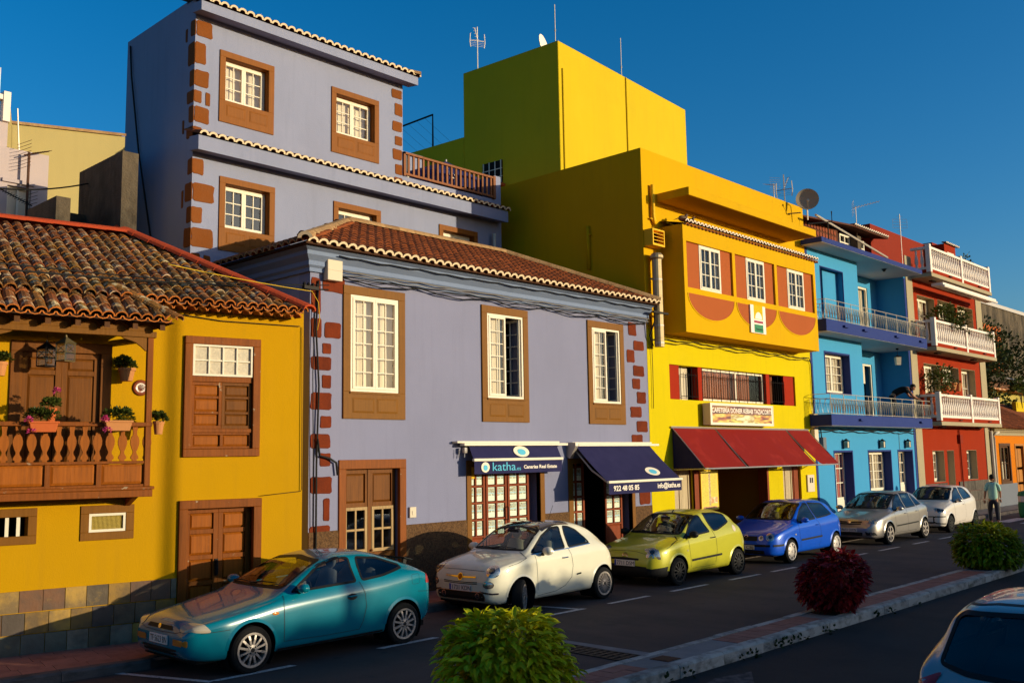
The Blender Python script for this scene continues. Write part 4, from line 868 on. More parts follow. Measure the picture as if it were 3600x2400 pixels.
# wall clutter on the lavender house
b = MB(); b.box(10.22, 10.55, 14.4-.16, 14.4-.02, 5.92, 6.35); b.box(10.215, 10.555, 14.4-.165, 14.4-.15, 6.10, 6.12); tag(b.obj('junction_box', 'box_grey', None, bevel=.008), 'beige electrical junction box high on the lavender house corner', 'junction box')
b = MB(); b.box(12.24, 12.40, 14.4-.05, 14.4, 1.55, 1.75); b.box(12.29, 12.35, 14.34, 14.35, 1.6, 1.68); tag(b.obj('doorbell_box', 'box_grey', None, bevel=.006), 'small cream doorbell box beside the lavender house door', 'doorbell')
yy = FY-.30
def wav(x0, x1, z, y, amp, n=40, ph=0): return [(x0+(x1-x0)*i/n, y, z-amp*abs(math.sin(math.pi*(i/n*5+ph)))-.01*math.sin(i*2.1+ph)) for i in range(n+1)]
cable('thin black cable run along the top of the blue cornice', wav(10.4, 20.2, 6.36, FY-.25, .015), .014)
cable('bundle of black cables sagging under the blue cornice, lowest run', wav(10.55, 20.2, 6.03, FY-.09, .10), .014, extra=[(wav(10.55, 20.2, 6.05, FY-.10, .06, ph=.3), .010)])
cable('pair of grey cables clipped straight below the blue cornice', wav(10.55, 20.2, 6.13, FY-.13, .02), .012, 'cable_grey', extra=[(wav(10.55, 20.2, 6.09, FY-.12, .03, ph=.5), .009)])
cable('thick black cable dropping down the lavender corner beside the ochre cottage', [(10.10,FY-.04,5.9),(10.05,FY-.05,5.0),(10.12,FY-.05,4.0),(10.08,FY-.05,2.6),(10.08,FY-.05,1.3),(10.06,FY-.05,.3)], .018, extra=[([(10.02,FY-.06,5.5),(9.98,FY-.06,4.2),(10.0,FY-.06,2.9),(10.02,FY-.06,1.5)], .009)])
cable('black conduit curling from the corner cables towards the lavender door', [(10.09,FY-.06,3.05),(10.14,FY-.06,2.75),(10.35,FY-.06,2.70),(10.50,FY-.06,2.62),(10.53,FY-.06,2.40)], .022)
cable('black cables crossing in front of the cottage roof from the left', catenary(cw(-2.6,-1.3,5.15), (10.2,FY-.2,5.72), .06), .014, extra=[(catenary(cw(-2.6,-1.2,5.3), (10.2,FY-.22,5.80), .12), .010)])
cable('yellow cable crossing in front of the cottage roof', catenary(cw(.9,-.9,5.5), (9.75,FY-.35,5.62), .02)+[Vector((9.92,FY-.3,5.45)),Vector((9.95,FY-.3,5.15)),Vector((9.9,FY-.3,4.95))], .007, 'cable_yellow')
cable('thin cable clipped under the cottage eave', [cw(.55,-.02,4.72),cw(.57,-.03,4.90),cw(.75,-.03,4.97),cw(2.0,-.03,4.86),cw(3.3,-.03,4.86)], .007)
cable('thin cable clipped down the right edge of the cottage wall', [cw(3.33,-.02,4.85),cw(3.34,-.03,3.5),cw(3.345,-.03,2.2),cw(3.33,-.03,2.18),cw(2.66,-.03,2.13)], .006)
b = MB(); b.box(9.6,9.9,FY-.34,FY-.26,5.66,5.72)
for i in range(4): b.lathe([(.02,0),(.035,.03),(.02,.06)], 6, (9.62+.09*i, FY-.30, 5.72))
tag(b.obj('insulator_bracket', 'iron', None), 'iron bracket with insulators at the lavender house corner', 'bracket')

# ---------------------------------------------------------------- lavender tower behind
tow = thing('lavender_tower', 'three-storey lavender house with brown quoins rising behind the low house', 'house', (0, 19.0, 0))
TW = [(10.65,12.06,10.23,11.90),(13.70,15.19,10.21,11.88),(10.70,12.12,7.31,8.98),(13.78,15.25,7.31,8.98),(17.26,18.72,7.31,8.98)]
hole = lambda t: (t[0]+.13, t[1]-.13, t[2]+.50, t[3]-.13)
wall('wall', 'lavender2', tow, 10.05, 16.0, 9.4, 12.9, [hole(t) for t in TW[:2]], .4); wall('lower_wall', 'lavender2', tow, 10.05, 19.7, .1, 9.4, [hole(t) for t in TW[2:]], .4)
b = MB(); b.box(10.05, 10.45, .4, 3.35, .1, 12.95); b.box(15.6, 16.0, .4, 3.35, 9.4, 12.9); b.box(19.3, 19.7, .4, 3.35, .1, 9.4); b.box(10.45, 19.3, 2.95, 3.35, .1, 12.0); b.box(16.0, 19.7, 2.95, 3.35, 9.4, 10.6); b.obj('side_wall', 'lavender2', tow)
b = MB(); b.box(10.45, 19.69, .05, 3.3, 9.42, 9.5); b.box(10.06, 16.0, .05, 3.3, 12.62, 12.7); b.obj('floor_slab', 'concrete', tow)
for k, t in enumerate(TW):
    b = MB(); b.frame(t[0], t[1], t[2], t[3], .145, -.03, .03, wb=.515); w = b.obj('window', 'wood_frame2', tow, bevel=.005); m = (t[0]+t[1])/2
    q = MB(); q.frame(t[0]+.13, t[1]-.13, t[2]+.5, t[3]-.13, .02, .03, .3); q.obj('reveal', 'wood_frame2', w)
    for a, c in ((t[0]+.17, m-.05), (m+.05, t[1]-.17)): raised_panel(w, a, c, t[2]+.15, t[2]+.42, -.031, 'wood_frame2', d=.010)
    casement(w, t[0]+.15, t[1]-.15, t[2]+.52, t[3]-.15, .16, 2, 3, 2, .05, .055, .025)
    if k < 2: curtain(w, t[0]+.15, t[1]-.15, t[2]+.5, t[3]-.15, .30, per=.3)
    else: room(tow, t[0]+.1, t[1]-.1, t[2]+.45, t[3]-.1, .41, 1.2, 'interior_mid')
# quoins: front and side faces
ql = [(12.42,12.06,.42),(11.92,11.40,.26),(11.28,10.90,.35),(10.80,10.52,.18),(10.45,10.08,.36),(9.98,9.72,.2),(9.26,8.90,.26),(8.72,8.30,.52),(8.18,7.82,.25),(7.72,7.30,.52),(7.16,6.84,.22)]
for i, (z1, z0, w) in enumerate(ql):
    stone(tow, 10.055, 10.055+w, z0, z1, 'quoin_brown', 0, 70+i)
    stone(tow, -.02, .30 if i % 2 else .20, z0, z1, 'quoin_brown', 10.05, 90+i, 'x')
for a, c, z0, z1, s in ((10.32,10.44,10.50,10.80,1),(10.36,10.53,6.82,7.14,2)): stone(tow, a, c, z0, z1, 'quoin_brown', 0, 110+s)
for i, (z1, z0, a) in enumerate(((12.36,12.12,15.62),(12.0,11.65,15.72),(11.50,11.22,15.64),(11.10,10.85,15.72),(10.75,10.45,15.66),(10.34,10.06,15.73),(9.98,9.75,15.70))): stone(tow, a, 15.98, z0, z1, 'quoin_brown', 0, 130+i)
for i, (z1, z0, a) in enumerate(((12.3,12.0,.34),(10.2,9.9,.40),(8.6,8.2,.36))): stone(tow, a, a+.08, z0, z1, 'quoin_brown', 10.05, 140+i, 'x')
te3 = tile_mesh('tile', 'tile_red', .112, .09, .10, .075, .46, .045, m_end='tile_white')
def eave(nm, X0, X1, zf0, zf1, rows, back):
    b = MB(); b.prism([(0,zf0+.06),(-.40,zf0),(-.40,zf1),(0,zf1+.05)], X0, X1, 'x'); e = b.obj(nm, 'lavender2', tow)
    n = int((X1-X0)/.2135); pt = R(20)
    for c in range(n):
        u = X0+.10+c*(X1-X0-.16)/(n-1)
        for k in range(rows):
            v = -.46+k*.34; put('tile', te3 if k == 0 else tr, e, (u+rnd.uniform(-.006,.006), v, zf1+.01+(v+.46)*math.tan(pt)), (pt-R(1.5), 0, rnd.uniform(-.02,.02)))
    b = MB(); b.add([(X0,-.42,zf1+.002),(X1,-.42,zf1+.002),(X1,back,zf1+(back+.42)*math.tan(pt)),(X0,back,zf1+(back+.42)*math.tan(pt))], [(0,1,2,3)]); b.obj('tile_bed', 'tile_dark', e)
    return e
e1 = eave('eave', 9.97, 19.58, 9.34, 9.66, 2, .0); e2_ = eave('eave', 9.97, 16.2, 12.48, 12.70, 3, .7)
put('ridge_tile', rt2, e2_, (16.22, -.46, 12.72), (R(8), 0, R(60)))
b = MB(); b.box(16.0, 19.7, 0, .2, 9.4, 10.06); b.box(19.45, 19.7, .0, .5, 10.06, 10.78); b.obj('terrace_parapet', 'lavender2', tow)
b = MB(); b.box(16.0, 19.42, -.05, .04, 10.66, 10.72); b.box(16.0, 19.42, -.04, .03, 10.10, 10.16); b.box(16.0, 16.07, -.05, .04, 10.07, 10.72); b.box(19.35, 19.45, -.06, .04, 10.07, 10.74); rl_ = b.obj('terrace_railing', 'wood_rail', tow, bevel=.004)
b = MB(); b.box(-.03, .03, -.02, .02, 0, .5); bm_ = b.mesh('baluster', 'wood_rail')
for i in range(19): put('baluster', bm_, rl_, (16.20+i*.172, 0, 10.16))
rebase(tow, 14.0)
cable('long black cable hanging down the shaded side of the lavender tower', [(10.02,22.15,12.78),(10.0,22.0,12.0),(10.0,21.5,10.0),(10.0,20.7,7.6),(10.0,20.3,6.4)], .022)
ps_ = thing('terrace_parasol', 'folded-down navy parasol with white lettering behind the terrace railing', 'parasol', (18.75, 20.3, 9.6))
b = MB(); c0 = []; n = 8
for k in range(n): a = 2*math.pi*k/n; c0.append((1.45*math.cos(a), 1.0*math.sin(a), 1.15))
b.add([(0,0,1.75)]+c0+[(x*1.01, y*1.01, .75) for x, y, z in c0], [(0, 1+k, 1+(k+1) % n) for k in range(n)]+[(1+k, 9+k, 9+(k+1) % n, 1+(k+1) % n) for k in range(n)]); b.obj('canopy', 'parasol', ps_)
b = MB(); b.tube([(0,0,0),(0,0,1.8)], .03, 8); b.obj('pole', 'galv', ps_)
text('HOJ', .25, 'text_white', ps_, (-.95, -1.03, 1.02), (R(75), R(28), 0), bold=True)
b = MB(); b.lathe([(.055,0),(.055,1.55)], 10, (17.0, 20.0, 9.5)); tag(b.obj('vent_pipe', 'pvc', None, smooth=True), 'pale upright pipe on the terrace beside the navy parasol', 'pipe')
b = MB(); b.tube([(18.6,20.3,9.5),(18.6,20.3,11.15)], .018, 5); b.tube([(18.6,20.3,11.12),(18.3,20.3,11.0),(18.05,20.3,10.75)], .014, 5); b.tube([(18.6,20.3,10.6),(18.45,20.3,10.85),(18.3,20.3,10.6),(18.42,20.3,10.5)], .012, 5); b.box(18.2,18.7,20.25,20.35,10.58,10.61); tag(b.obj('iron_bracket', 'iron', None), 'wrought iron scroll bracket on the terrace in front of the yellow wall', 'bracket')
b = MB(); b.lathe([(.05,0),(.05,1.1)], 8, (19.25, 18.85, 7.9)); tag(b.obj('downpipe', 'pvc', None, smooth=True), 'short white pipe at the right end of the lavender tower wall', 'pipe')
# ---------------------------------------------------------------- yellow cafe building
caf = thing('yellow_cafe', 'tall bright yellow cafe building with terracotta bay and red awning', 'building', (0, FY, 0))
wall('wall', 'yellow', caf, 20.25, 29.3, .1, 5.9, [(21.27,22.2,.1,2.45),(23.25,26.22,.1,2.6),(27.09,28.23,.1,2.45),(21.22,28.15,4.12,5.04)], .3)
wall('upper_wall', 'ochre_bay', caf, 20.25, 29.3, 5.9, 10.7, [(21.6,27.9,6.9,8.3)], .3)
b = MB(); b.box(20.25, 20.55, .3, 8.5, .1, 10.7); b.box(29.0, 29.3, .3, 8.5, .1, 10.7); b.box(20.55, 29.0, 8.2, 8.5, .1, 10.7); b.obj('side_wall', 'ochre_bay', caf)
b = MB(); b.box(20.55, 29.0, .3, 8.2, 10.2, 10.3); b.box(20.55, 29.0, .3, 8.2, 5.6, 5.75); b.box(20.55, 29.0, .3, 8.2, 2.75, 2.9); b.obj('floor_slab', 'concrete', caf)
b = MB(); b.box(20.93, 28.10, -1.0, .0, 9.36, 9.58); b.obj('canopy_slab', 'ochre_bay', caf, bevel=.01)
# bay
BX0, BX1, BD = 21.03, 28.5, -.70
bay = wall('bay', 'ochre_bay', caf, BX0, BX1, 5.81, 8.67, [(21.18,23.47,7.0,8.23),(23.62,25.86,7.0,8.23),(26.01,28.35,7.0,8.23)]+[], .06, BD)
b = MB(); b.box(BX0, BX0+.1, BD+.06, 0, 5.81, 8.67); b.box(BX1-.1, BX1, BD+.06, 0, 5.81, 8.67); b.box(BX0+.1, BX1-.1, BD+.06, 0, 5.81, 5.95); b.box(BX0+.1, BX1-.1, BD+.06, 0, 8.55, 8.67); b.obj('bay_side', 'ochre_bay', bay)
for k, (u0, u1, w0, w1) in enumerate(((21.18,23.47,21.85,22.91),(23.62,25.86,24.29,25.33),(26.01,28.35,26.72,27.78))):
    for a, c in ((u0, w0), (w1, u1)): b = MB(); b.box(a, c, BD+.06, BD+.10, 7.0, 8.23); b.obj('shutter_panel', 'terracotta_paint', bay)
    q = MB(); q.frame(w0, w1, 7.0, 8.23, .02, BD+.06, BD+.2); w = q.obj('window', 'white_frame', bay)
    casement(w, w0, w1, 7.01, 8.22, BD+.045, 2, 3, 2, .05, .045, .025)
    room(bay, w0, w1, 6.95, 8.3, BD+.2, .28, 'interior_mid')
    m = (u0+u1)/2; a = (u1-u0)/2
    q = MB(); q.prism([(m+a*math.cos(R(180+180*i/20)), 6.85+.63*math.sin(R(180+180*i/20))) for i in range(21)], BD-.004, BD+.02, 'y'); q.obj('half_round', 'terracotta_paint', bay)
    q = MB(); pts = [(m+a*math.cos(R(180+180*i/20)), 6.85+.63*math.sin(R(180+180*i/20))) for i in range(21)]; po = [(m+(a+.03)*math.cos(R(180+180*i/20)), 6.85+.66*math.sin(R(180+180*i/20))) for i in range(21)]
    for i in range(20): q.add([(*p_, ) for p_ in [(po[i][0],BD-.012,po[i][1]),(po[i+1][0],BD-.012,po[i+1][1]),(pts[i+1][0],BD-.012,pts[i+1][1]),(pts[i][0],BD-.012,pts[i][1]),(pts[i][0],BD,pts[i][1]),(pts[i+1][0],BD,pts[i+1][1])]], [(0,1,2,3),(3,2,5,4)])
    q.obj('half_round_rim', 'ochre_bay', bay)
tb = tile_mesh('tile', 'tile_red', .085, .07, .08, .06, .22, .035, m_end='tile_white2'); tb2 = tile_mesh('tile', 'tile_red', .085, .07, .07, .06, .18, .02, m_end='tile_eave')
for i in range(43):
    u = 21.12+i*.1755; put('tile', tb, bay, (u, BD-.10, 8.72), (R(14), 0, 0)); put('tile', tb2, bay, (u+.088, BD-.05, 8.64), (R(4), 0, 0))
b = MB(); b.add([(BX0,BD-.06,8.685),(BX1,BD-.06,8.685),(BX1,-.005,8.86),(BX0,-.005,8.86)], [(0,1,2,3)]); b.box(BX0,BX1,BD-.04,BD+.1,8.655,8.68); b.obj('tile_bed', 'tile_dark', bay)
sg = thing('emblem_panel', 'white panel with yellow arch, red and green stripes on the terracotta half-round', 'sign', (24.68, FY+BD-.03, 6.44))
b = MB(); b.box(-.42, .42, -.02, .02, -.38, .42); b.obj('board', 'text_white', sg)
b = MB(); b.box(-.24, .26, -.024, -.02, .02, .42); b.obj('yellow_field', 'yellow_block', sg); b = MB(); b.prism([(.01+.19*math.cos(R(180*i/14)), .03+.2*math.sin(R(180*i/14))) for i in range(15)], -.028, -.02, 'y'); b.obj('arch', 'text_white', sg)
b = MB(); b.box(-.24, .26, -.026, -.02, -.09, -.02); b.obj('red_stripe', 'red_lens', sg); b = MB(); b.box(-.24, .26, -.026, -.02, -.36, -.13); b.obj('green_field', 'barrel_green', sg); text('Tazacorte', .09, 'text_black', sg, (-.18, -.028, -.29), fit=.38)
# strip window with bars and curtains
st = MB(); st.box(21.22, 21.74, .05, .10, 4.12, 5.04); st.box(22.62, 22.81, .02, .25, 4.12, 5.04); st.box(26.35, 26.56, .02, .25, 4.12, 5.04); st.box(27.5, 28.15, .05, .10, 4.12, 5.04); sw = st.obj('strip_window', 'red_strip', caf)
b = MB(); b.frame(22.83, 26.33, 4.14, 5.02, .05, .12, .17); b.box(24.72, 24.79, .12, .17, 4.19, 4.97); b.obj('frame', 'white_frame', sw); pane(sw, 22.88, 24.72, 4.19, 4.97, .15); pane(sw, 24.79, 26.28, 4.19, 4.97, .15)
curtain(sw, 22.9, 25.75, 4.16, 4.98, .24, 'curtain_red', .03, .22); curtain(sw, 21.76, 22.4, 4.14, 5.0, .26, 'curtain', .02, .3); curtain(sw, 26.6, 27.1, 4.2, 5.0, .26, 'curtain_red', .02, .12)
b = MB()
for u0, u1 in ((21.78,22.6),(22.84,26.32),(26.58,27.48)):
    n = max(3, int((u1-u0)/.12))
    for i in range(n+1): u = u0+(u1-u0)*i/n; b.tube([(u,.03,4.2),(u,.03,4.86)], .008, 4)
    for z in (4.22, 4.80): b.tube([(u0,.03,z),(u1,.03,z)], .009, 4)
    for i in range(0, n+1, 4): u = u0+(u1-u0)*i/n; b.tube([(u,.03,4.12),(u,.03,5.04)], .011, 4)
b.obj('window_bars', 'iron', sw, kind='stuff'); room(caf, 21.2, 28.2, 4.05, 5.1, .31, 1.2)
# ground floor: doors, open cafe
for u0, u1 in ((21.27,22.2),(27.09,27.92)):
    b = MB(); b.frame(u0, u1, .1, 2.45, .05, .10, .18); d = b.obj('cafe_door', 'wood_red', caf); m = (u0+u1)/2
    for a, c in ((u0+.05, m-.004), (m+.004, u1-.05)):
        q = MB(); q.frame(a, c, .12, 2.40, .06, .12, .16); q.box(a+.06, c-.06, .122, .16, 1.0, 1.08); q.obj('leaf_frame', 'door_cream', d)
        for z0, z1 in ((.18,1.0),(1.08,2.34)): raised_panel(d, a+.06, c-.06, z0, z1, .15, 'door_cream', d=.02)
    q = MB(); q.tube([(m-.03,.12,1.05),(m-.03,.08,1.05),(m-.03,.08,1.15),(m-.03,.12,1.15)], .008, 5); q.obj('handle', 'iron', d)
b = MB(); b.box(27.92, 28.23, .08, .3, .1, 2.45); b.box(22.2, 22.44, -.01, .05, .1, 2.6); b.box(23.25, 23.32, .0, .3, .1, 2.6); b.box(26.12, 26.22, .0, .3, .1, 2.6); b.obj('door_jamb', 'wood_red', caf)
b = MB(); b.box(22.2, 23.25, -.012, 0, .1, 1.15); b.box(28.25, 29.28, -.012, 0, .1, .95); b.box(20.26, 21.26, -.01, 0, .1, .5); b.obj('dado', 'dark_red', caf)
room(caf, 23.2, 26.3, .1, 2.7, .31, 3.2, 'room_ochre'); b = MB(); b.box(23.25, 26.2, 3.1, 3.18, .1, 1.45); b.box(24.15, 24.7, 3.0, 3.08, .1, 2.3); b.obj('inner_dado', 'room_brown', caf)
rebase(caf, 24.8)
mb = thing('menu_board', 'tall yellow printed menu board beside the cafe entrance', 'sign', (22.86, FY-.04, 0)); b = MB(); b.box(-.42, .42, -.02, .02, 1.18, 2.22); b.obj('board', 'menu_print', mb)
b = MB(); b.frame(-.43, .43, 1.17, 2.23, .015, -.024, .024); b.obj('edge', 'pipe_yellow', mb)
sgn = thing('cafe_sign', 'long lit-box sign reading CAFETERIA DONER KEBAB TAZACORTE above the red awning', 'sign', (24.4, FY, 0))
b = MB(); b.box(-1.73, 1.72, -.29, -.06, 3.46, 4.05); b.obj('box', 'box_grey', sgn); b = MB(); b.box(-1.70, 1.69, -.294, -.289, 3.49, 4.02); b.obj('print', 'sign_print', sgn); b = MB(); b.frame(-1.735, 1.725, 3.455, 4.055, .03, -.30, -.28); b.obj('edge', 'white_frame', sgn)
text('CAFETERÍA DÖNER KEBAB TAZACORTE', .18, 'text_white', sgn, (-1.66, -.297, 3.80), fit=3.32, bold=True)
for u in (-1.5, 1.5): b = MB(); b.box(u-.03, u+.03, -.08, 0, 3.5, 3.95); b.obj('bracket', 'iron', sgn)
# red awning
aw = thing('awning', 'wide dark red fabric awning over the cafe front, slit between its panels', 'awning', (21.2, FY, 0))
for (u0, u1, s0, s1) in ((0,2.05,0,2.0),(2.13,6.1,2.20,6.05),(6.2,7.55,6.35,7.62)):
    b = MB(); n, m = 8, max(6, int((u1-u0)*5)); vs = []; rr_ = random.Random(int(u0*10))
    for i in range(n+1):
        f = i/n
        for j in range(m+1):
            g = j/m; u = (u0+(u1-u0)*g)*(1-f)+(s0+(s1-s0)*g)*f
            vs.append((u, -.03-.97*f, 3.37-1.05*f-.035*math.sin(math.pi*f)+.012*math.sin(u*4.2)*f+(rr_.uniform(-.02,.01) if i == n else 0)))
    b.add(vs, [(i*(m+1)+j, (i+1)*(m+1)+j, (i+1)*(m+1)+j+1, i*(m+1)+j+1) for i in range(n) for j in range(m)]); b.obj('cloth', 'red_cloth', aw, smooth=True)
b = MB(); b.tube([(-.02,-1.0,2.30),(7.62,-1.0,2.30)], .022, 6); b.tube([(-.05,-.03,3.38),(7.6,-.03,3.38)], .03, 6)
for u in (.02, 2.09, 6.15, 7.6): b.tube([(u,-.03,3.36),(u,-1.0,2.30)], .015, 5); b.tube([(u,-.02,2.28),(u,-1.0,2.30)], .015, 5)
b.obj('frame', 'galv', aw); b = MB(); b.prism([(-.97,2.32),(-.03,2.32),(-.03,3.33)], .02, .03, 'x'); b.obj('end_flap', 'navy_cloth', aw)
# fixtures on the yellow facade
fl = thing('flue_pipe', 'thick tan metal flue pipe on the yellow facade beside the bay', 'pipe', (20.5, FY-.22, 0)); b = MB(); b.lathe([(.125,5.42),(.125,7.74)], 14); b.obj('pipe', 'flue', fl, smooth=False); b = MB(); b.lathe([(.13,7.70),(.175,7.74),(.175,7.80),(.13,7.86)], 14); b.obj('cowl', 'flue', fl)
b = MB(); 
for z in (5.5, 5.95, 7.15): b.lathe([(.132,z),(.132,z+.04)], 14)
b.box(-.02,.02,.1,.22,5.6,5.64); b.box(-.02,.02,.1,.22,7.2,7.24); b.obj('collar', 'galv', fl)
vb = thing('louvre_vent', 'ochre louvred air vent box left of the yellow bay', 'vent', (20.55, FY, 0)); b = MB(); b.box(-.27,.27,-.28,0,8.06,8.10); b.box(-.27,.27,-.28,0,8.46,8.50); b.box(-.27,-.23,-.28,0,8.10,8.46); b.box(.23,.27,-.28,0,8.10,8.46); b.obj('casing', 'pipe_yellow', vb)
b = MB(); b.box(-.23,.23,-.05,-.02,8.10,8.46); b.obj('back', 'interior_dark', vb)
for i in range(4): b = MB(); b.add([(-.23,-.27,8.12+i*.09),(.23,-.27,8.12+i*.09),(.23,-.08,8.19+i*.09),(-.23,-.08,8.19+i*.09),(-.23,-.27,8.105+i*.09),(.23,-.27,8.105+i*.09),(.23,-.08,8.175+i*.09),(-.23,-.08,8.175+i*.09)], [(0,1,2,3),(7,6,5,4),(0,4,5,1)]); b.obj('slat', 'pipe_yellow', vb)
b = MB(); b.tube([(20.62,FY-.08,9.75),(20.62,FY-.08,8.9),(20.68,FY-.08,8.78),(20.68,FY-.02,8.72)], .055, 8); b.tube([(20.5,FY-.06,8.83),(20.68,FY-.06,8.83)], .025, 6); tag(b.obj('drain_pipe', 'pipe_yellow', None, smooth=True), 'yellow painted drain pipe above the louvred vent', 'pipe')
b = MB(); b.tube([(20.2,16.2,8.9),(20.2,16.2,7.7)], .05, 8); b.tube([(20.2,16.2,8.65),(20.2,16.1,8.65)], .03, 6); tag(b.obj('drain_pipe', 'ochre_bay', None, smooth=True), 'ochre pipe on the shaded side wall of the cafe building', 'pipe')
mt = thing('meter_cabinet', 'small white meter cabinet at the right end of the yellow ground floor', 'cabinet', (28.8, FY, 0)); b = MB(); b.box(-.23,.23,-.05,0,1.44,1.97); b.obj('case', 'box_grey', mt, bevel=.008); b = MB(); b.box(-.09,-.01,-.056,-.05,1.72,1.88); b.box(.04,.12,-.056,-.05,1.72,1.88); b.obj('dial_windows', 'lens_dark', mt)
for p, lb in (((29.22,5.0-.75,4.05-.6),'white electric box on the yellow wall beside the blue balcony'),((29.2,4.0-.75,2.95),'white electric box under the red awning corner on the yellow wall')):
    b = MB(); b.box(p[0]-.16, p[0]+.10, FY-.14, FY, p[2], p[2]+.45); tag(b.obj('electric_box', 'box_grey', None, bevel=.01), lb, 'electric box')
cable('tangle of cables sagging across the yellow wall below the bay', wav(20.75, 29.1, 5.70, FY-.05, .04), .014, extra=[(wav(20.75, 29.1, 5.64, FY-.05, .07, ph=.2), .011), ([(29.1,FY-.05,5.66),(29.22,FY-.05,5.5),(29.25,FY-.05,4.6),(29.24,FY-.05,3.6)], .016)])
cable('cable dropping down the yellow wall edge next to the flue pipe', [(20.32,FY-.1,6.2),(20.4,FY-.05,5.6),(20.42,FY-.04,4.8),(20.40,FY-.04,3.85)], .009, extra=[([(20.24,FY-.3,6.30),(20.30,FY-.25,6.1),(20.25,FY-.1,5.7),(20.4,FY-.1,5.45)], .02)])
b = MB(); b.box(20.1,20.75,FY-.36,FY-.30,6.26,6.31); tag(b.obj('insulator_bracket', 'iron', None), 'iron bracket arm between the lavender cornice and the flue', 'bracket')
# dish, aerials, birds
def dish(label, p, r, rz, tilt, m='dish'):
    t = thing('satellite_dish', label, 'satellite dish', p, rz); n = 24; prof = [(.001,.0)]+[(r*i/6, -.22*r*(i/6)**2) for i in range(1, 7)]
    b = MB(); b.lathe(prof, n, axis='y', cap=False); b.lathe([(x, y+.012) for x, y in prof], n, axis='y', cap=False); o = b.obj('reflector', m, t, rot=(tilt, 0, 0), smooth=True)
    b = MB(); b.tube([(0,-.05,-r*.95),(0,-r*.75,-.1)], .012, 5); b.lathe([(.035,-r*.75-.06),(.04,-r*.75+.04)], 8, (0,0,-.08), 'y'); b.obj('feed_arm', 'galv', t); b = MB(); b.tube([(0,.03,0),(0,.2,-.05),(0,.25,-.6)], .025, 6); b.obj('mount', 'galv', t); return t
dish('grey satellite dish on the end of the yellow parapet', (28.55, FY-.55, 10.72), .36, R(-60), R(-8)); b = MB(); b.tube([(28.55,FY-.3,10.35),(28.2,FY-.05,10.3)], .02, 5); b.tube([(28.4,FY-.6,9.9),(29.5,FY-.9,10.1),(29.5,FY-.9,10.45)], .022, 5); b.tube([(29.3,FY-.85,10.05),(29.3,FY-.85,9.5)], .02, 5); tag(b.obj('pole_bracket', 'iron', None), 'black iron pole bracket below the grey satellite dish', 'bracket')
def yagi(label, base, h, rz=0, n=9, L=1.0, m='galv', kind='yagi', mast=.018, scale=1):
    t = thing('tv_aerial', label, 'aerial', base, rz); b = MB(); b.tube([(0,0,0),(0,0,h)], mast, 6); b.obj('mast', m, t); b = MB()
    if kind == 'yagi':
        b.tube([(-.1,0,h-.08),(L,0,h+.12)], .012, 4)
        for i in range(n): x = L*i/(n-1); z = h-.08+.2*(x+.1)/(L+.1); w = (.16-.06*i/n)*scale; b.tube([(x,-w,z),(x,w,z)], .006, 4)
        for s in (-1, 1):
            for k in range(4): b.tube([(-.1,-.25*scale,h-.08+s*(.04+.07*k)),(-.1,.25*scale,h-.08+s*(.04+.07*k))], .005, 4)
    elif kind == 'panel':
        for s in (-1, 1): b.tube([(s*.24,0,h-.75),(s*.27,0,h-.55),(s*.25,0,h-.25)], .016, 4); b.tube([(0,0,h-.5),(s*.24,0,h-.5)], .01, 4)
        for k in range(4): b.tube([(-.24,0,h-.7+k*.06),(.24,0,h-.7+k*.06)], .004, 4)
        b.tube([(-.12,-.1,h-.1),(.02,.02,h-.5)], .014, 4)
        for k in range(5): f = k/4; b.tube([(-.12+.12*f-.06,-.1+.1*f,h-.1-.36*f),(-.12+.12*f+.06,-.1+.1*f,h-.1-.36*f)], .007, 4)
    else:
        for k in range(6): w = .30 if k not in (0, 5) else .12; b.tube([(-w*scale,0,h-.1-k*.13),(w*scale,0,h-.1-k*.13)], .007, 4)
        for s in (-1, 1): b.tube([(s*.3*scale,0,h-.23),(s*.3*scale,0,h-.62)], .006, 4)
    b.obj('elements', m, t); return t
yagi('tall aerial behind the grey satellite dish', (28.3, FY+.1, 10.2), 1.45, R(100), 9, .5, kind='panel'); yagi('spiky aerial sticking up left of the grey satellite dish', (28.55, FY+.6, 10.4), 1.1, R(60), 10, .5, scale=.8); yagi('small mesh aerial between yellow parapet and blue roof', (29.5, FY+.2, 9.6), 1.2, R(-30), 8, .6)
def pigeon(label, p, rz, s=1):
    t = thing('pigeon', label, 'pigeon', p, rz, 'pigeons resting on the bay'); b = MB(); b.ell((0,0,.09*s), (.12*s,.06*s,.07*s), 10, 8); b.ell((.10*s,0,.17*s), (.035*s,.032*s,.035*s), 8, 6); b.tube([(.06*s,0,.11*s),(.10*s,0,.17*s)], [.05*s,.03*s], 8); b.add([(-.08*s,-.035*s,.09*s),(-.08*s,.035*s,.09*s),(-.24*s,.04*s,.04*s),(-.24*s,-.04*s,.04*s),(-.08*s,0,.12*s)], [(0,3,2,1),(0,4,3),(4,1,2),(4,2,3)]); b.obj('body', 'feather', t, smooth=True)
    b = MB(); b.tube([(.13*s,0,.168*s),(.16*s,0,.16*s)], [.01*s,.002*s], 5); b.tube([(.01,-.02,.04),(.01,-.02,0)], .005, 4); b.tube([(.01,.02,.04),(.01,.02,0)], .005, 4); b.obj('beak_and_legs', 'iron_brown', t)
pigeon('brown pigeon, the larger of two perched on the yellow bay top', (21.45, FY-.45, 8.80), R(-20), 1.25); pigeon('small brown pigeon perched right of the larger one on the bay', (21.72, FY-.5, 8.79), R(-70), 1.0)

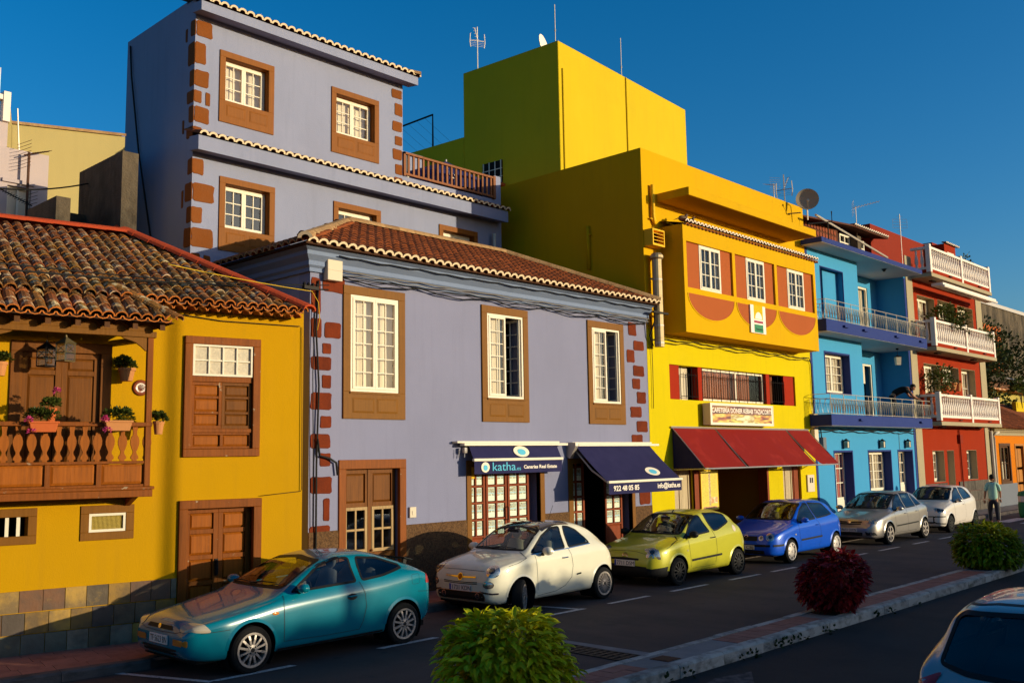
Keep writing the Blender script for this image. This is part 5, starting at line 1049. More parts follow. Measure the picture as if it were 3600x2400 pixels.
# ---------------------------------------------------------------- yellow block behind
blk = thing('yellow_block', 'plain lemon yellow rooftop block rising behind the cafe', 'building', (22.43, 19.0, 0), R(4.5))
b = MB(); b.box(0, 8.27, 0, 4.05, 10.5, 15.82); b.obj('wall', 'yellow_block', blk, bevel=.015)
b = MB(); b.box(.0, .2, 4.05, 12, 9, 13.55); b.box(.2, 8.2, 4.06, 12, 9, 13.3); b.box(.05, 8.2, .3, 4.0, 9, 10.5); b.obj('lower_wall', 'yellow_block', blk)
b = MB(); b.box(.0, .2, .0, 4.05, 10.3, 10.5); b.obj('edge', 'yellow_block', blk)
for x, z0, z1, r in ((.22,10.6,14.95,.05),(3.98,10.6,15.80,.018)): b = MB(); b.box(x-r, x+r, -.05, .002, z0, z1); b.obj('pipe', 'yellow_block', blk, bevel=.01)
b = MB(); b.frame(2.50-.0, 3.30, 11.65, 12.45, .05, -.0, .1); 
q = MB(); q.box(-.03, .02, 2.35, 3.2, 11.6, 12.4); w = q.obj('window', 'interior_dark', blk); q = MB()
for k in range(4): y = 2.40+.25*k; q.box(-.05, -.03, y-.015, y+.015, 11.6, 12.4)
for z in (11.85, 12.12): q.box(-.046, -.03, 2.35, 3.2, z-.012, z+.012)
q.obj('bars', 'white_frame', w); q = MB(); q.box(-.18, .0, 2.25, 3.3, 11.50, 11.58); q.obj('sill', 'pot_orange', w)
b = MB()
for x, z in ((3.3,15.82),(4.4,15.82),(7.6,15.82)): b.lathe([(.18,0),(.16,.05),(.05,.09)], 10, (x,.25,z))
b.obj('roof_caps', 'tile_ridge', blk)
bw = lambda x, y, z: Matrix.Translation((22.43, 19, 0)) @ Matrix.Rotation(R(4.5), 4, 'Z') @ Vector((x, y, z))
dish('pale satellite dish peeking over the yellow block corner', bw(.35, .9, 15.95), .42, R(20), R(-10), 'text_white')
for x, h, lb in ((.0,1.25,'thin lightning rod at the near corner of the yellow block'),(3.9,1.45,'thin lightning rod in the middle of the yellow block roof')):
    b = MB(); p = bw(x, .1, 15.8); b.tube([p, p+Vector((0,0,h))], .014, 5); b.lathe([(.03,0),(.02,.08)], 6, p+Vector((0,0,.35))); tag(b.obj('lightning_rod', 'rail_metal', None), lb, 'rod')
yagi('white panel aerial standing above the left end of the yellow block', bw(.25, 3.6, 15.8), 1.65, R(-30), kind='panel', m='text_white')
wh = thing('solar_water_heater', 'cylindrical rooftop water heater tank with pipes on the yellow block', 'water heater', bw(4.9, .8, 15.82)); b = MB(); b.lathe([(.001,-.5),(.2,-.48),(.22,-.42),(.22,.42),(.2,.48),(.001,.5)], 16, (0,0,.28), 'x'); b.obj('tank', 'galv', wh, smooth=True); b = MB(); b.tube([(.5,0,.3),(.68,0,.3),(.72,0,.2),(.72,0,-.05)], .04, 6); b.tube([(.45,.1,.45),(1.0,.1,.45),(1.0,.1,0)], .012, 4); b.obj('pipes', 'pvc', wh)
cl = thing('clothesline_frame', 'black metal clothesline frame on the terrace behind the railing', 'clothesline', (0, 0, 0)); b = MB(); p0 = bw(.1, 8.0, 13.5); p1 = bw(.1, 5.6, 13.5); b.tube([p0, p0+Vector((0,0,1.15)), p1+Vector((0,0,1.25)), p1], .035, 6); b.obj('frame', 'iron', cl); b = MB()
for i in range(5):
    f = .15+.17*i; a = (p0+Vector((0,0,1.15))).lerp(p1+Vector((0,0,1.25)), f); b.tube([a, a+Vector((2.6,.4,-.85))], .005, 4)
b.obj('lines', 'cable_grey', cl)

# ---------------------------------------------------------------- blue building
blu = thing('blue_building', 'sky blue three-storey building with navy trim and V-bar balcony railings', 'building', (0, FY, 0))
G = [(30.62,32.01,.1,2.68),(33.30,35.24,1.25,2.68),(35.90,37.26,.1,2.68)]
wall('ground_wall', 'sky_blue', blu, 29.3, 37.66, .1, 3.5, G, .5)
wall('block_wall', 'sky_blue', blu, 29.3, 33.27, 3.5, 9.5, [(30.31,32.2,4.62,5.98),(30.3,32.08,6.9,8.9)], .5)
wall('recess_wall', 'sky_blue', blu, 33.27, 37.66, 3.86, 9.5, [(35.6,36.65,3.86,6.0),(35.6,36.65,6.9,9.0)], .3, 1.1)
for a, c, y0, y1, z in ((33.0, 33.27, .5, 1.1, 3.86), (37.5, 37.66, 0, 1.1, 3.86), (29.3, 29.6, .5, 6, .1)): b = MB(); b.box(a, c, y0, y1, z, 9.5); b.obj('side_wall', 'sky_blue', blu)
b = MB(); b.box(29.28, 29.42, -.012, 0, .1, 9.38); b.box(37.50, 37.67, -.012, 0, .1, 9.38); b.box(29.42, 30.60, -.012, 0, .1, .55); b.box(32.03, 33.28, -.012, 0, .1, .55); b.box(35.26, 35.88, -.012, 0, .1, .55); b.obj('navy_trim', 'navy', blu)
for z0, z1 in ((3.5,3.86),(6.51,6.90),(9.40,9.57)):
    b = MB(); b.box(29.0, 37.48, -.75, -.02, z0+.004, z1); b.box(33.28, 37.49, -.02, 1.1, z0+.004, z1); sb = b.obj('balcony_slab', 'navy', blu, bevel=.01)
    q = MB(); q.box(29.02, 37.46, -.73, 1.08, z0-.002, z0+.004); q.obj('soffit', 'soffit', sb)
    if z1 < 9:
        for x in (30.2, 31.7, 34.4, 36.7) if z1 > 5 else (31.0, 36.2): q = MB(); q.box(x, x+.30, -.83, -.75, z1-.19, z1-.12); q.obj('spout', 'navy', sb)
for z in (3.86, 6.90):
    b = MB(); X0, X1 = 29.05, 37.42; h = .65
    for zz in (.03, .5, h): b.tube([(X0,-.72,z+zz),(X1,-.72,z+zz)], .012, 5); b.tube([(X0,-.72,z+zz),(X0,-.02,z+zz)], .010, 5)
    n = 44
    for i in range(n):
        u = X0+(X1-X0)*i/n; du = (X1-X0)/n; b.tube([(u,-.72,z+.5),(u+du/2,-.72,z+.03),(u+du,-.72,z+.5)], .009, 4); b.tube([(u+du*.28,-.72,z+.5),(u+du/2,-.72,z+.12),(u+du*.72,-.72,z+.5)], .006, 4)
        if i % 5 == 0: b.tube([(u,-.72,z),(u,-.72,z+h)], .012, 5)
    for k in range(4): y = -.72+.7*k/4; b.tube([(X0,y,z+.5),(X0,y+.09,z+.03),(X0,y+.175,z+.5)], .009, 4)
    b.obj('railing', 'rail_metal', blu)
# openings
def navy_reveal(u0, u1, z0, z1, parent=blu, m='navy'):
    b = MB(); b.frame(u0-.03, u1+.03, z0 if z0 < .2 else z0-.03, z1+.04, .05, -.015, .02, wb=.004 if z0 < .2 else .05); q = b; q.box(u1-.022, u1-.002, .02, .35, z0, z1); q.box(u0+.002, u0+.022, .02, .35, z0, z1); q.box(u0+.022, u1-.022, .02, .35, z1-.022, z1-.002); return q.obj('window', m, parent)
def glazed_door(parent, u0, u1, z0, z1, y, split, rows, m='white_frame', cm='curtain_rose'):
    q = MB(); q.frame(u0, u1, z0, z1, .06, y, y+.06); a, c = u0+.06, u1-.06
    q.box(a, c, y+.005, y+.05, z0+.06, split); mm = (a+c)/2; q.box(mm-.025, mm+.025, y, y+.05, split, z1-.06)
    for x in ((a+mm)/2, (c+mm)/2): q.box(x-.012, x+.012, y+.006, y+.045, split, z1-.06)
    for j in range(1, rows): z = split+(z1-.06-split)*j/rows; q.box(a, c, y+.004, y+.046, z-.015, z+.015)
    q.obj('frame', m, parent)
    for i in range(2):
        for j in range(rows): pane(parent, a+(c-a)/2*i, a+(c-a)/2*(i+1), split+(z1-.06-split)*j/rows, split+(z1-.06-split)*(j+1)/rows, y+.025)
    for x0, x1 in ((a+.04, mm-.05), (mm+.05, c-.04)): raised_panel(parent, x0, x1, z0+.1, split-.08, y+.004, m, d=.012)
    curtain(parent, a, c, split, z1-.06, y+.1, cm, .015, .16)
g = navy_reveal(*G[0]); glazed_door(g, 30.64, 31.99, .12, 2.66, .30, 1.15, 3)
g = navy_reveal(*G[1]); casement(g, 33.33, 35.21, 1.27, 2.66, .28, 2, 4, 2, .05, .05, .025); curtain(g, 33.35, 35.2, 1.28, 2.65, .40)
g = navy_reveal(*G[2]); glazed_door(g, 35.92, 37.24, .12, 2.66, .30, 1.5, 3, cm='curtain')
g = navy_reveal(30.31, 32.2, 4.62, 5.98); casement(g, 30.34, 32.17, 4.64, 5.96, .25, 2, 4, 2, .05, .05, .025); curtain(g, 30.35, 32.15, 4.65, 5.95, .36)
room(blu, 30.2, 32.2, 6.85, 9.0, .5, 1.6, 'interior_mid'); q = MB(); q.box(30.95, 32.05, .22, .26, 6.9, 8.88); q.obj('blue_shutter', 'sky_blue', blu); q = MB(); q.frame(30.3, 32.08, 6.9, 8.9, .03, -.01, .02); q.obj('window', 'navy', blu)
for z0, z1, op in ((3.88,6.0,True),(6.92,9.0,False)):
    q = MB(); q.frame(35.6, 36.65, z0, z1, .07, 1.13, 1.2); d = q.obj('recess_door', 'white_frame', blu)
    if op: room(blu, 35.6, 36.65, z0, z1, 1.4, 2.2); q = MB(); q.box(35.67, 36.1, 1.16, 1.19, z1-.75, z1-.07); q.obj('blind', 'curtain', d)
    else: pane(d, 35.67, 36.58, z0+.1, z1-.07, 1.17); curtain(d, 35.67, 36.58, z0+.05, z1-.07, 1.28)
b = MB(); b.box(29.3, 29.6, 0, .1, 9.57, 9.6); b.box(29.3, 37.6, 1.2, 6, 9.4, 9.56); b.obj('roof_slab', 'concrete', blu)
rebase(blu, 33.4)
def wall_lamp(label, p, group='lanterns on the blue ground floor'):
    t = thing('wall_lantern', label, 'lantern', p, 0, group); b = MB(); b.box(-.03,.03,-.02,0,-.05,.15); b.tube([(0,-.02,.1),(0,-.10,.14)], .012, 5); b.add([(-.10,-.2,.10),(.10,-.2,.10),(.10,-.01,.10),(-.10,-.01,.10),(0,-.105,.2)], [(0,1,4),(1,2,4),(2,3,4),(3,0,4),(3,2,1,0)])
    for x in (-.075,.07): 
        for y in (-.18,-.04): b.box(x,x+.012,y,y+.012,-.12,.1)
    b.box(-.08,.08,-.185,-.03,-.13,-.115); b.obj('cage', 'lamp_black', t); b = MB(); b.box(-.065,.065,-.17,-.045,-.11,.09); b.obj('glass', 'frosted', t)
wall_lamp('black wall lantern above the left door of the blue house', (31.36, FY, 2.92)); wall_lamp('black wall lantern above the blue house ground-floor window', (34.31, FY, 2.92)); wall_lamp('black wall lantern above the right door of the blue house', (36.65, FY, 2.92))
t = thing('hanging_lantern', 'glass lantern hanging under the blue balcony', 'lantern', (36.2, FY-.1, 5.75)); b = MB(); b.tube([(0,0,.45),(0,0,.76)], .008, 4); b.lathe([(.16,.42),(.02,.5)], 4); b.lathe([(.06,.7),(.05,.76)], 8); b.obj('cap', 'lamp_black', t); b = MB(); b.lathe([(.11,.12),(.14,.42)], 4, cap=True); b.obj('glass', 'frosted', t)
b = MB(); b.lathe([(.1,0),(.06,-.05),(.04,-.1)], 8, (35.2, FY-.2, 9.39)); tag(b.obj('ceiling_lamp', 'lamp_black', None), 'small dark ceiling lamp under the top blue slab', 'lamp')
cable('bundle of cables under the lower blue balcony', wav(29.5, 37.5, 3.42, FY-.04, .03), .02, extra=[(wav(29.5, 37.5, 3.36, FY-.04, .05, ph=.4), .014), ([(29.65,FY-.05,3.4),(29.7,FY-.05,3.0),(29.8,FY-.05,2.6)], .02)])
cable('thin grey cable drop between the blue window and right door', [(36.05,FY-.02,3.3),(36.05,FY-.02,2.72)], .008, 'cable_grey')
for p, lb in (((29.75,2.75),'dark blue switch box under the cables on the blue wall'),):
    b = MB(); b.box(p[0]-.1,p[0]+.12,FY-.12,FY,p[1],p[1]+.4); tag(b.obj('switch_box', 'grey_blue', None), lb, 'switch box')
# roof structures of the blue house
rh = thing('rooftop_shed', 'brown rooftop shed with glazed doors and small tile edge on the blue house', 'shed', (0, 16.0, 0))
b = MB(); b.box(31.5, 35.4, 0, .12, 9.57, 11.2); b.obj('lattice_wall', 'room_brown', rh)
b = MB()
for i in range(14):
    for j in range(6): b.lathe([(.10,-.01),(.10,.0)], 8, (32.0+i*.24, -.01, 9.85+j*.24), 'y', cap=True)
b.obj('lattice_blocks', 'wood_red', rh, kind='stuff')
for u0, u1 in ((35.45,36.35),(36.75,37.7)): q = MB(); q.frame(u0, u1, 9.6, 11.1, .07, -.05, .02); q.box((u0+u1)/2-.03,(u0+u1)/2+.03,-.05,.02,9.67,11.03); q.box(u0+.07,u1-.07,-.045,.02,10.75,10.8); q.obj('glazed_door', 'white_frame', rh); q = MB(); q.box(u0+.05,u1-.05,.03,.05,9.65,11.05); q.obj('pane', 'dark_glass', rh)
b = MB(); b.box(36.38, 36.72, -.35, .1, 9.57, 11.1); b.obj('pier', 'concrete', rh); b = MB(); b.add([(31.2,-.6,11.0),(35.55,-.6,11.35),(38.8,-.6,11.35),(38.8,1.5,11.75),(35.5,1.5,11.75),(31.2,1.5,11.3)], [(0,1,4,5),(1,2,3,4)]); b.add([(31.2,-.6,10.94),(35.55,-.6,11.28),(38.8,-.6,11.28),(38.8,1.5,11.68),(35.5,1.5,11.68),(31.2,1.5,11.24)], [(5,4,1,0),(4,3,2,1)]); b.add([(31.2,-.6,11.0),(31.2,-.6,10.94),(35.55,-.6,11.28),(35.55,-.6,11.35),(38.8,-.6,11.28),(38.8,-.6,11.35)], [(0,1,2,3),(3,2,4,5)]); b.obj('roof', 'room_brown', rh)
for i in range(17): put('tile', tb, rh, (35.6+i*.19, -.66, 11.33), (R(10), 0, 0))
b = MB(); b.box(36.6, 41.2, -.3, -.1, 9.57, 10.35); tag(b.obj('roof_parapet', 'concrete', None, loc=(0,16.0,0)), 'stained grey parapet wall on the blue roof edge', 'parapet'); b = MB(); b.tube([(29.2,FY-.5,10.35),(37.6,FY+.6,10.28)], .04, 6); tag(b.obj('rooftop_pipe', 'rail_metal', None), 'long rusty pale pipe running along the blue roof edge', 'pipe')
yagi('white mesh aerial on the blue house roof', (37.2, 16.0, 11.3), 1.2, R(-60), 9, .9, 'text_white', scale=1.6); yagi('grid-shaped aerial on a tall mast between blue and red roofs', (41.7, 16.0, 10.3), 2.65, R(-40), kind='grid', scale=1.1)

# ---------------------------------------------------------------- red building
red = thing('red_building', 'brick red building with three white balustraded balconies', 'building', (0, FY, 0))
R0 = [(39.33,40.56,1.42,2.66),(40.90,41.68,.1,2.66),(43.19,44.42,1.42,2.66)]; R1 = [(39.0,40.77,3.9,6.13),(40.96,42.92,5.45,6.12),(43.25,44.95,3.9,6.14)]; R2 = [(38.77,40.64,6.9,8.86),(41.0,42.93,8.1,8.9),(43.3,45.25,6.9,8.9)]
wall('wall', 'brick_red', red, 37.68, 46.35, .1, 9.6, R0+R1+R2, .5)
for a, c, z0, z1 in ((46.05, 46.35, .1, 9.6), (37.68, 38.0, .1, 9.6), (38, 46.05, 9.45, 9.58)): b = MB(); b.box(a, c, .5, 6, z0, z1); b.obj('side_wall', 'brick_red', red)
for a, c, z in ((37.68, 38.32, 10.3), (45.62, 46.36, 9.6)): b = MB(); b.box(a, c, -.03, 0, .1, z); b.obj('pilaster', 'beige', red)
for i in range(16):
    for j in range(3):
        x0 = 38.34+i*.46+(.23 if j % 2 else 0); x1 = min(x0+.45, 45.6)
        if x0 > 45.5 or (x0 < 41.7 and x1 > 40.9): continue
        q = MB(); q.box(x0, x1, -.035-rnd.uniform(0,.01), 0, .12+j*.42, .53+j*.42); q.obj('stone_block', 'stone_grey', red)
for (u0, u1, z0, z1) in R0+R1+R2:
    b = MB(); b.box(u1-.012, u1-.002, .004, .38, z0, z1); b.box(u0+.002, u0+.012, .004, .38, z0, z1); b.box(u0+.012, u1-.012, .004, .38, z1-.012, z1-.002); b.box(u0+.012,u1-.012,.004,.38,z0+.002,z0+.012); w = b.obj('window', 'beige', red)
    door = z1-z0 > 1.5
    casement(w, u0+.02, u1-.02, z0+.02, z1-.02, .30, 2 if not door or True else 1, 3 if z1-z0 > 1.1 else 1, 2, .06, .06, .03, panes=True)
    if z1-z0 > 1: curtain(w, u0+.03, u1-.03, z0+.03, z1-.03, .44, per=.25)
    else: room(red, u0, u1, z0, z1, .5, 1)
bprof = [(.06,0),(.06,.05),(.035,.08),(.075,.22),(.065,.36),(.03,.55),(.045,.62),(.03,.66),(.055,.70)]
b = MB(); b.lathe(bprof, 7, cap=False); balm = b.mesh('baluster', 'white_paint', smooth=True)
for z0 in (3.62, 6.52, 9.43):
    b = MB(); b.box(38.25, 45.40, -.82, 0, z0, z0+.15); bl = b.obj('balcony', 'beige', red, bevel=.01); q = MB(); q.box(38.28, 45.37, -.79, -.02, z0+.15, z0+.30); q.obj('band', 'brick_red', bl)
    zb = z0+.30; q = MB()
    for u in (38.36, 41.85, 45.30): q.box(u-.09, u+.09, -.80, -.62, zb-(.22 if u > 40 else .12), zb+1.0)
    q.box(38.36, 45.30, -.78, -.65, zb+.82, zb+.92); q.box(38.36, 45.30, -.77, -.66, zb, zb+.10); q.box(38.30, 38.43, -.62, -.03, zb+.82, zb+.92); q.box(38.31, 38.42, -.62, -.03, zb, zb+.1); q.obj('handrail', 'white_paint', bl, bevel=.012)
    for i in range(32):
        u = 38.36+.216*(i+1)
        if abs(u-41.85) < .12 or u > 45.15: continue
        put('baluster', balm, bl, (u, -.715, zb+.10))
    for y in (-.45, -.23): put('baluster', balm, bl, (38.365, y, zb+.10))
    for x in (40.2, 43.7): q = MB(); q.box(x, x+.25, -.86, -.8, z0+.2, z0+.24); q.obj('spout', 'iron', bl)
    for x in (39.2, 43.4): q = MB(); q.box(x, x+.4, -.5, -.35, z0-.05, z0); q.obj('bulkhead_lamp', 'lamp_black', bl)
b = MB(); b.box(38.9, 45.3, -1.0, -.55, 9.13, 9.24); b.tube([(38.9,-1.02,9.1),(45.3,-1.02,9.1)], .05, 6); b.obj('rolled_awning', 'white_paint', red)
b = MB(); b.box(38.5, 46.0, 1.6, 6, 9.6, 12.0); b.box(45.1, 47.3, 1.5, 6, 9.6, 12.2); b.obj('roof_room', 'dark_red', red); b = MB(); b.box(44.6, 46.0, .8, 1.6, 9.6, 11.95); b.obj('stair_room', 'brick_red', red)
for i in range(9): put('tile', tb, red, (44.75+i*.19, .72, 11.98), (R(12), 0, 0))
q = MB(); q.frame(44.85, 45.7, 10.9, 11.6, .08, .76, .82); q.obj('roof_window', 'white_frame', red)
b = MB(); b.tube([(42.3,-.05,3.5),(42.35,-.05,2.9),(42.4,-.05,1.4),(42.42,-.05,.6)], .03, 6); b.box(42.2,42.5,-.12,0,2.95,3.3); b.obj('conduit', 'dark_red', red)
rebase(red, 42.0)
pp = MB(); pp.tube([(46.2,FY-.1,3.5),(46.25,FY-.1,.2)], .07, 8); pp.tube([(46.45,FY-.1,.2),(46.45,FY-.1,3.2),(46.6,FY-.12,3.4),(47.1,FY-.12,3.45)], .08, 8); tag(pp.obj('downpipes', 'pvc', None, smooth=True), 'pair of grey downpipes between the red and orange houses', 'pipe')
def bush(label, p, r, h, n=260, m='leaf_pot', pot=None, cat='plant', L=.12, seed=0, group=None):
    t = thing('potted_plant', label, cat, p, 0, group); rr = random.Random(seed); b = MB()
    if pot: q = MB(); q.lathe([(.12,0),(.18,.28),(.2,.28),(.2,.33)], 10); q.obj('pot', pot, t)
    q = MB()
    for k in range(4): q.tube([(0,0,0),(rr.uniform(-r,r)*.5,rr.uniform(-.1,.1),h*.6)], .012, 4)
    q.obj('stems', 'bark', t)
    for k in range(7): leaf_cluster(b, (rr.uniform(-r,r)*.7, rr.uniform(-r,r)*.4, h*.45+rr.uniform(0,h*.5)), n//7, r*.5, h*.3, L, rr)
    b.obj('foliage', m, t, kind='stuff')
bush('bushy green plant on the middle red balcony, the largest there', (40.6, FY-.45, 6.85), .9, 1.5, 1100, pot='pot_orange', seed=21); bush('spiky dark plant beside the bushy one on the middle red balcony', (42.0, FY-.45, 6.85), .45, 1.25, 350, 'leaf_dark', pot='pot_orange', seed=22); bush('green plant at the right end of the middle red balcony', (44.9, FY-.5, 6.85), .7, 1.15, 500, seed=23, pot='pot_orange'); bush('small leafy tree in a pot on the lowest red balcony', (39.4, FY-.45, 3.95), .85, 1.75, 700, seed=24, pot='pot_orange'); bush('green plant showing above the top red balustrade', (43.6, FY-.4, 9.75), .4, 1.25, 90, seed=25, pot='pot_orange')
for i, x in enumerate((41.15, 41.75, 42.35)):
    t = thing('window_pot', ('left','middle','right')[i]+' one of three terracotta pots under the small red-house window', 'flower pot', (x, FY-.12, 5.12), 0, 'pots under the small window'); b = MB(); b.lathe([(.10,0),(.16,.28),(.18,.28),(.18,.33)], 10); b.obj('pot', 'pot_tan', t); b = MB(); leaf_cluster(b, (0,0,.36), 40, .16, .10, .08, random.Random(i)); b.obj('foliage', 'leaf_pot', t, kind='stuff')
b = MB(); b.lathe([(.16,0),(.2,.5),(.16,.95)], 12, (38.55, FY-.35, 3.95)); tag(b.obj('clay_jar', 'pot_orange', None, smooth=True), 'tall orange clay jar at the left end of the lowest red balcony', 'jar')

# ---------------------------------------------------------------- orange house and beyond
org = thing('orange_house', 'low orange house with amber door and tiled roof at the right edge', 'house', (0, FY, 0))
wall('wall', 'orange', org, 46.4, 60, .1, 3.35, [(47.5,48.95,1.15,2.9),(49.75,51.1,.1,2.88)], .4); b = MB(); b.box(46.4, 49.7, -.02, 0, .1, 1.1); b.box(51.15, 60, -.02, 0, .1, 1.1); b.obj('dado', 'grey_blue', org)
b = MB(); b.prism([(0,3.3),(-.06,3.3),(-.1,3.42),(-.2,3.5),(-.2,3.6),(0,3.6)], 46.4, 60, 'x'); b.obj('cornice', 'beige', org)
b = MB(); b.frame(47.45, 49.0, 1.1, 2.95, .12, -.03, .1); w = b.obj('window', 'wood_dark', org); casement(w, 47.57, 48.88, 1.22, 2.83, .05, 1, 2, 2, .04, .05, .025, m='wood_dark'); q = MB(); q.box(47.6, 48.85, .16, .17, 1.25, 2.1); q.obj('blind', 'curtain', w); room(org, 47.4, 49, 1.1, 2.95, .4, 1)
b = MB(); b.frame(49.72, 51.13, .1, 2.92, .1, -.02, .1); w = b.obj('door', 'door_amber', org)
for l in range(2):
    for z0, z1 in ((.2,1.0),(1.1,1.7),(1.8,2.7)): raised_panel(w, 49.85+.6*l, 50.4+.6*l, z0, z1, .12, 'door_amber', d=.03)
room(org, 49.7, 51.1, .1, 2.9, .14, .3); b = MB(); b.add([(46.2,-.35,3.6),(60,-.35,3.6),(60,3,5.2),(48.6,3,5.2),(46.2,4.5,3.6)], [(0,1,2,3),(0,3,4)]); b.add([(46.2,-.35,3.55),(60,-.35,3.55),(60,0,3.55),(46.2,0,3.55)], [(3,2,1,0)]); rfo = b.obj('roof', 'tile_red', org)
items = []
for c in range(40):
    for k in range(11):
        u = 46.3+c*.22; v = -.4+k*.3
        if v > (u-46.3)*1.4-.4: continue
        items.append((tmat(u, v, 3.62+(v+.35)*.478, R(24), j=.005), k == 0, -k))
lay_tiles(rfo, items, tr, 200); cap_line(rfo, (46.2,-.35,3.65), (48.6,3,5.25), rt)
rebase(org, 51.0)
ba = thing('litter_bin', 'green and white barrel-shaped bin standing by the far kerb', 'bin', (41.6, 11.75, 0)); b = MB(); b.lathe([(.27,0),(.31,.15),(.32,.5),(.30,.62)], 14); b.obj('body', 'barrel_green', ba, smooth=True); b = MB(); b.lathe([(.305,.62),(.30,.85)], 14); b.obj('band', 'white_paint', ba); b = MB(); b.lathe([(.32,.85),(.28,1.0),(.1,1.05)], 14); b.obj('lid', 'barrel_green', ba)
# grey concrete building, garden house and trees further on
gb_ = thing('grey_concrete_building', 'bare grey concrete building behind the trees at the right', 'building', (66, 21.5, 0)); b = MB(); b.box(0, 16, 0, 8, 0, 12.6); b.obj('wall', 'concrete', gb_); b = MB(); b.box(-.1, 16.1, -.1, 8, 12.6, 12.85); b.obj('coping', 'galv', gb_); b = MB(); b.box(2.2, 6.8, -.12, 0, 8.0, 11.2); b.obj('red_patch', 'terracotta_paint', gb_)
b = MB(); b.box(5.2, 6.9, -.16, -.12, 9.9, 10.0); b.obj('slot', 'iron', gb_)
gh = thing('garden_house', 'shaded olive house with tiled eave behind the orange roof', 'house', (57, 18.6, 0)); b = MB(); b.box(0, 14, 0, 5, 0, 6.2); b.obj('wall', 'green_wall', gh); b = MB(); b.add([(-.3,-.7,6.2),(14.3,-.7,6.2),(14.3,2.5,7.3),(-.3,2.5,7.3)], [(0,1,2,3)]); b.add([(-.3,-.7,6.1),(14.3,-.7,6.1),(14.3,-.7,6.2),(-.3,-.7,6.2)], [(0,1,2,3)]); b.add([(-.3,-.7,6.1),(14.3,-.7,6.1),(14.3,0,6.1),(-.3,0,6.1)], [(3,2,1,0)]); b.obj('roof', 'tile_old', gh)
q = MB(); q.frame(6, 8.4, 3.9, 5.4, .1, -.05, .05); w = q.obj('window', 'iron', gh); q = MB()
for i in range(4): q.box(6.4+i*.5, 6.44+i*.5, -.05, 0, 4, 5.3)
for z in (4.4, 4.85): q.box(6.1, 8.3, -.05, 0, z, z+.03)
q.obj('bars', 'rail_metal', w); q = MB(); q.box(6.1, 8.3, .0, .004, 4, 5.3); q.obj('pane', 'lens_dark', w)
b = MB(); b.box(57.5, 61.0, 16.4, 16.6, 0, 5.25); b.box(60.98, 61.3, 16.38, 16.62, 0, 5.3); tag(b.obj('terrace_wall', 'yellow_block', None), 'yellowish terrace wall behind the orange house roof', 'wall'); b = MB(); b.tube([(59.4,16.5,5.2),(59.4,16.5,6.5),(63.5,16.8,6.5),(63.5,16.8,4.6)], .03, 5); b.tube([(56.5,16.5,6.5),(59.4,16.5,6.5)], .03, 5); tag(b.obj('pergola_frame', 'galv', None), 'thin metal pergola frame on the terrace behind the orange house', 'frame')
def tree(label, p, h, r, n=6400, seed=0, m='leaf_dark', L=.22):
    t = thing('tree', label, 'tree', p, 0, 'trees behind the orange house'); rr = random.Random(seed); b = MB(); b.tube([(0,0,0),(.1,.05,h*.35),(-.05,0,h*.6)], [.28,.2,.1], 8)
    for k in range(6): a = rr.uniform(0,6.28); b.tube([(0,0,h*.35),(math.cos(a)*r*.5,math.sin(a)*r*.5,h*.65)], [.12,.04], 5)
    b.obj('trunk', 'bark', t); b = MB()
    for k in range(16):
        a = rr.uniform(0,6.28); q = rr.uniform(.1,.75)*r; leaf_cluster(b, (math.cos(a)*q, math.sin(a)*q, h*rr.uniform(.4,.9)), n//16, r*.42, h*.14, L, rr)
    b.obj('crown', m, t, kind='stuff')
tree('broad dark tree in front of the grey concrete building', (60.5, 19.8, 0), 10.2, 3.6, seed=1); tree('dark tree at the right edge behind the orange house', (66.5, 20.2, 0), 10.6, 3.8, seed=2); tree('low dark tree beside the red building', (54.6, 18.2, 0), 8.6, 2.6, seed=3); bush('small palm-like plant on the terrace behind the orange house', (57.9, 16.2, 4.9), .8, 1.3, 120, seed=31, L=.3)
# ---------------------------------------------------------------- behind the cottage, left
ck = thing('cream_building', 'large plain cream building in the left background', 'building', (-6, 20.45, 0)); b = MB(); b.add([(0,0,0),(15.2,0,0),(15.2,0,9.88),(0,0,8.0),(0,6,0),(15.2,6,0),(15.2,6,9.88),(0,6,8.0)], [(0,1,2,3),(1,5,6,2),(5,4,7,6),(4,0,3,7),(3,2,6,7)]); b.obj('wall', 'cream', ck); b = MB(); b.add([(0,-.05,8.0),(15.2,-.05,9.88),(15.2,-.05,9.94),(0,-.05,8.06),(0,.3,8.06),(15.2,.3,9.94)], [(0,1,2,3),(3,2,5,4)]); b.obj('coping', 'tile_ridge', ck)
pk = thing('pink_house', 'pale pink house with window and roof balustrade at the left edge', 'house', (0, 19.6, 0))
wall('wall', 'pink_white', pk, 1, 7.28, 0, 8.82, [(6.53,6.97,7.0,8.08)], .3); b = MB(); b.box(1, 6.52, .1, .8, 8.82, 9.35); b.obj('upper_wall', 'pink_white', pk); b = MB(); b.add([(6.53,.1,8.82),(6.95,.8,8.82),(6.9,.8,8.95),(6.53,.1,9.85)], [(0,1,2,3),(3,2,1,0)]); b.obj('gable_wall', 'cream', pk)
q = MB(); q.frame(6.53, 6.97, 7.0, 8.08, .04, .08, .14); q.box(6.73, 6.77, .08, .14, 7.04, 8.04); w = q.obj('window', 'white_frame', pk); q = MB(); q.box(6.56, 6.94, .12, .13, 7.45, 8.05); q.obj('blind', 'curtain', w); room(pk, 6.53, 6.97, 7.0, 8.08, .3, .6); q = MB(); q.box(6.42, 7.02, -.05, .0, 8.13, 8.2); q.obj('lintel', 'pink_white', pk)
q = MB(); q.box(1, 6.52, .05, .2, 9.78, 9.88); q.box(6.40, 6.53, .03, .22, 9.35, 9.95)
for i in range(6): q.lathe([(.05,9.35),(.06,9.5),(.035,9.68),(.05,9.78)], 6, (6.25-i*.2, .13, 0))
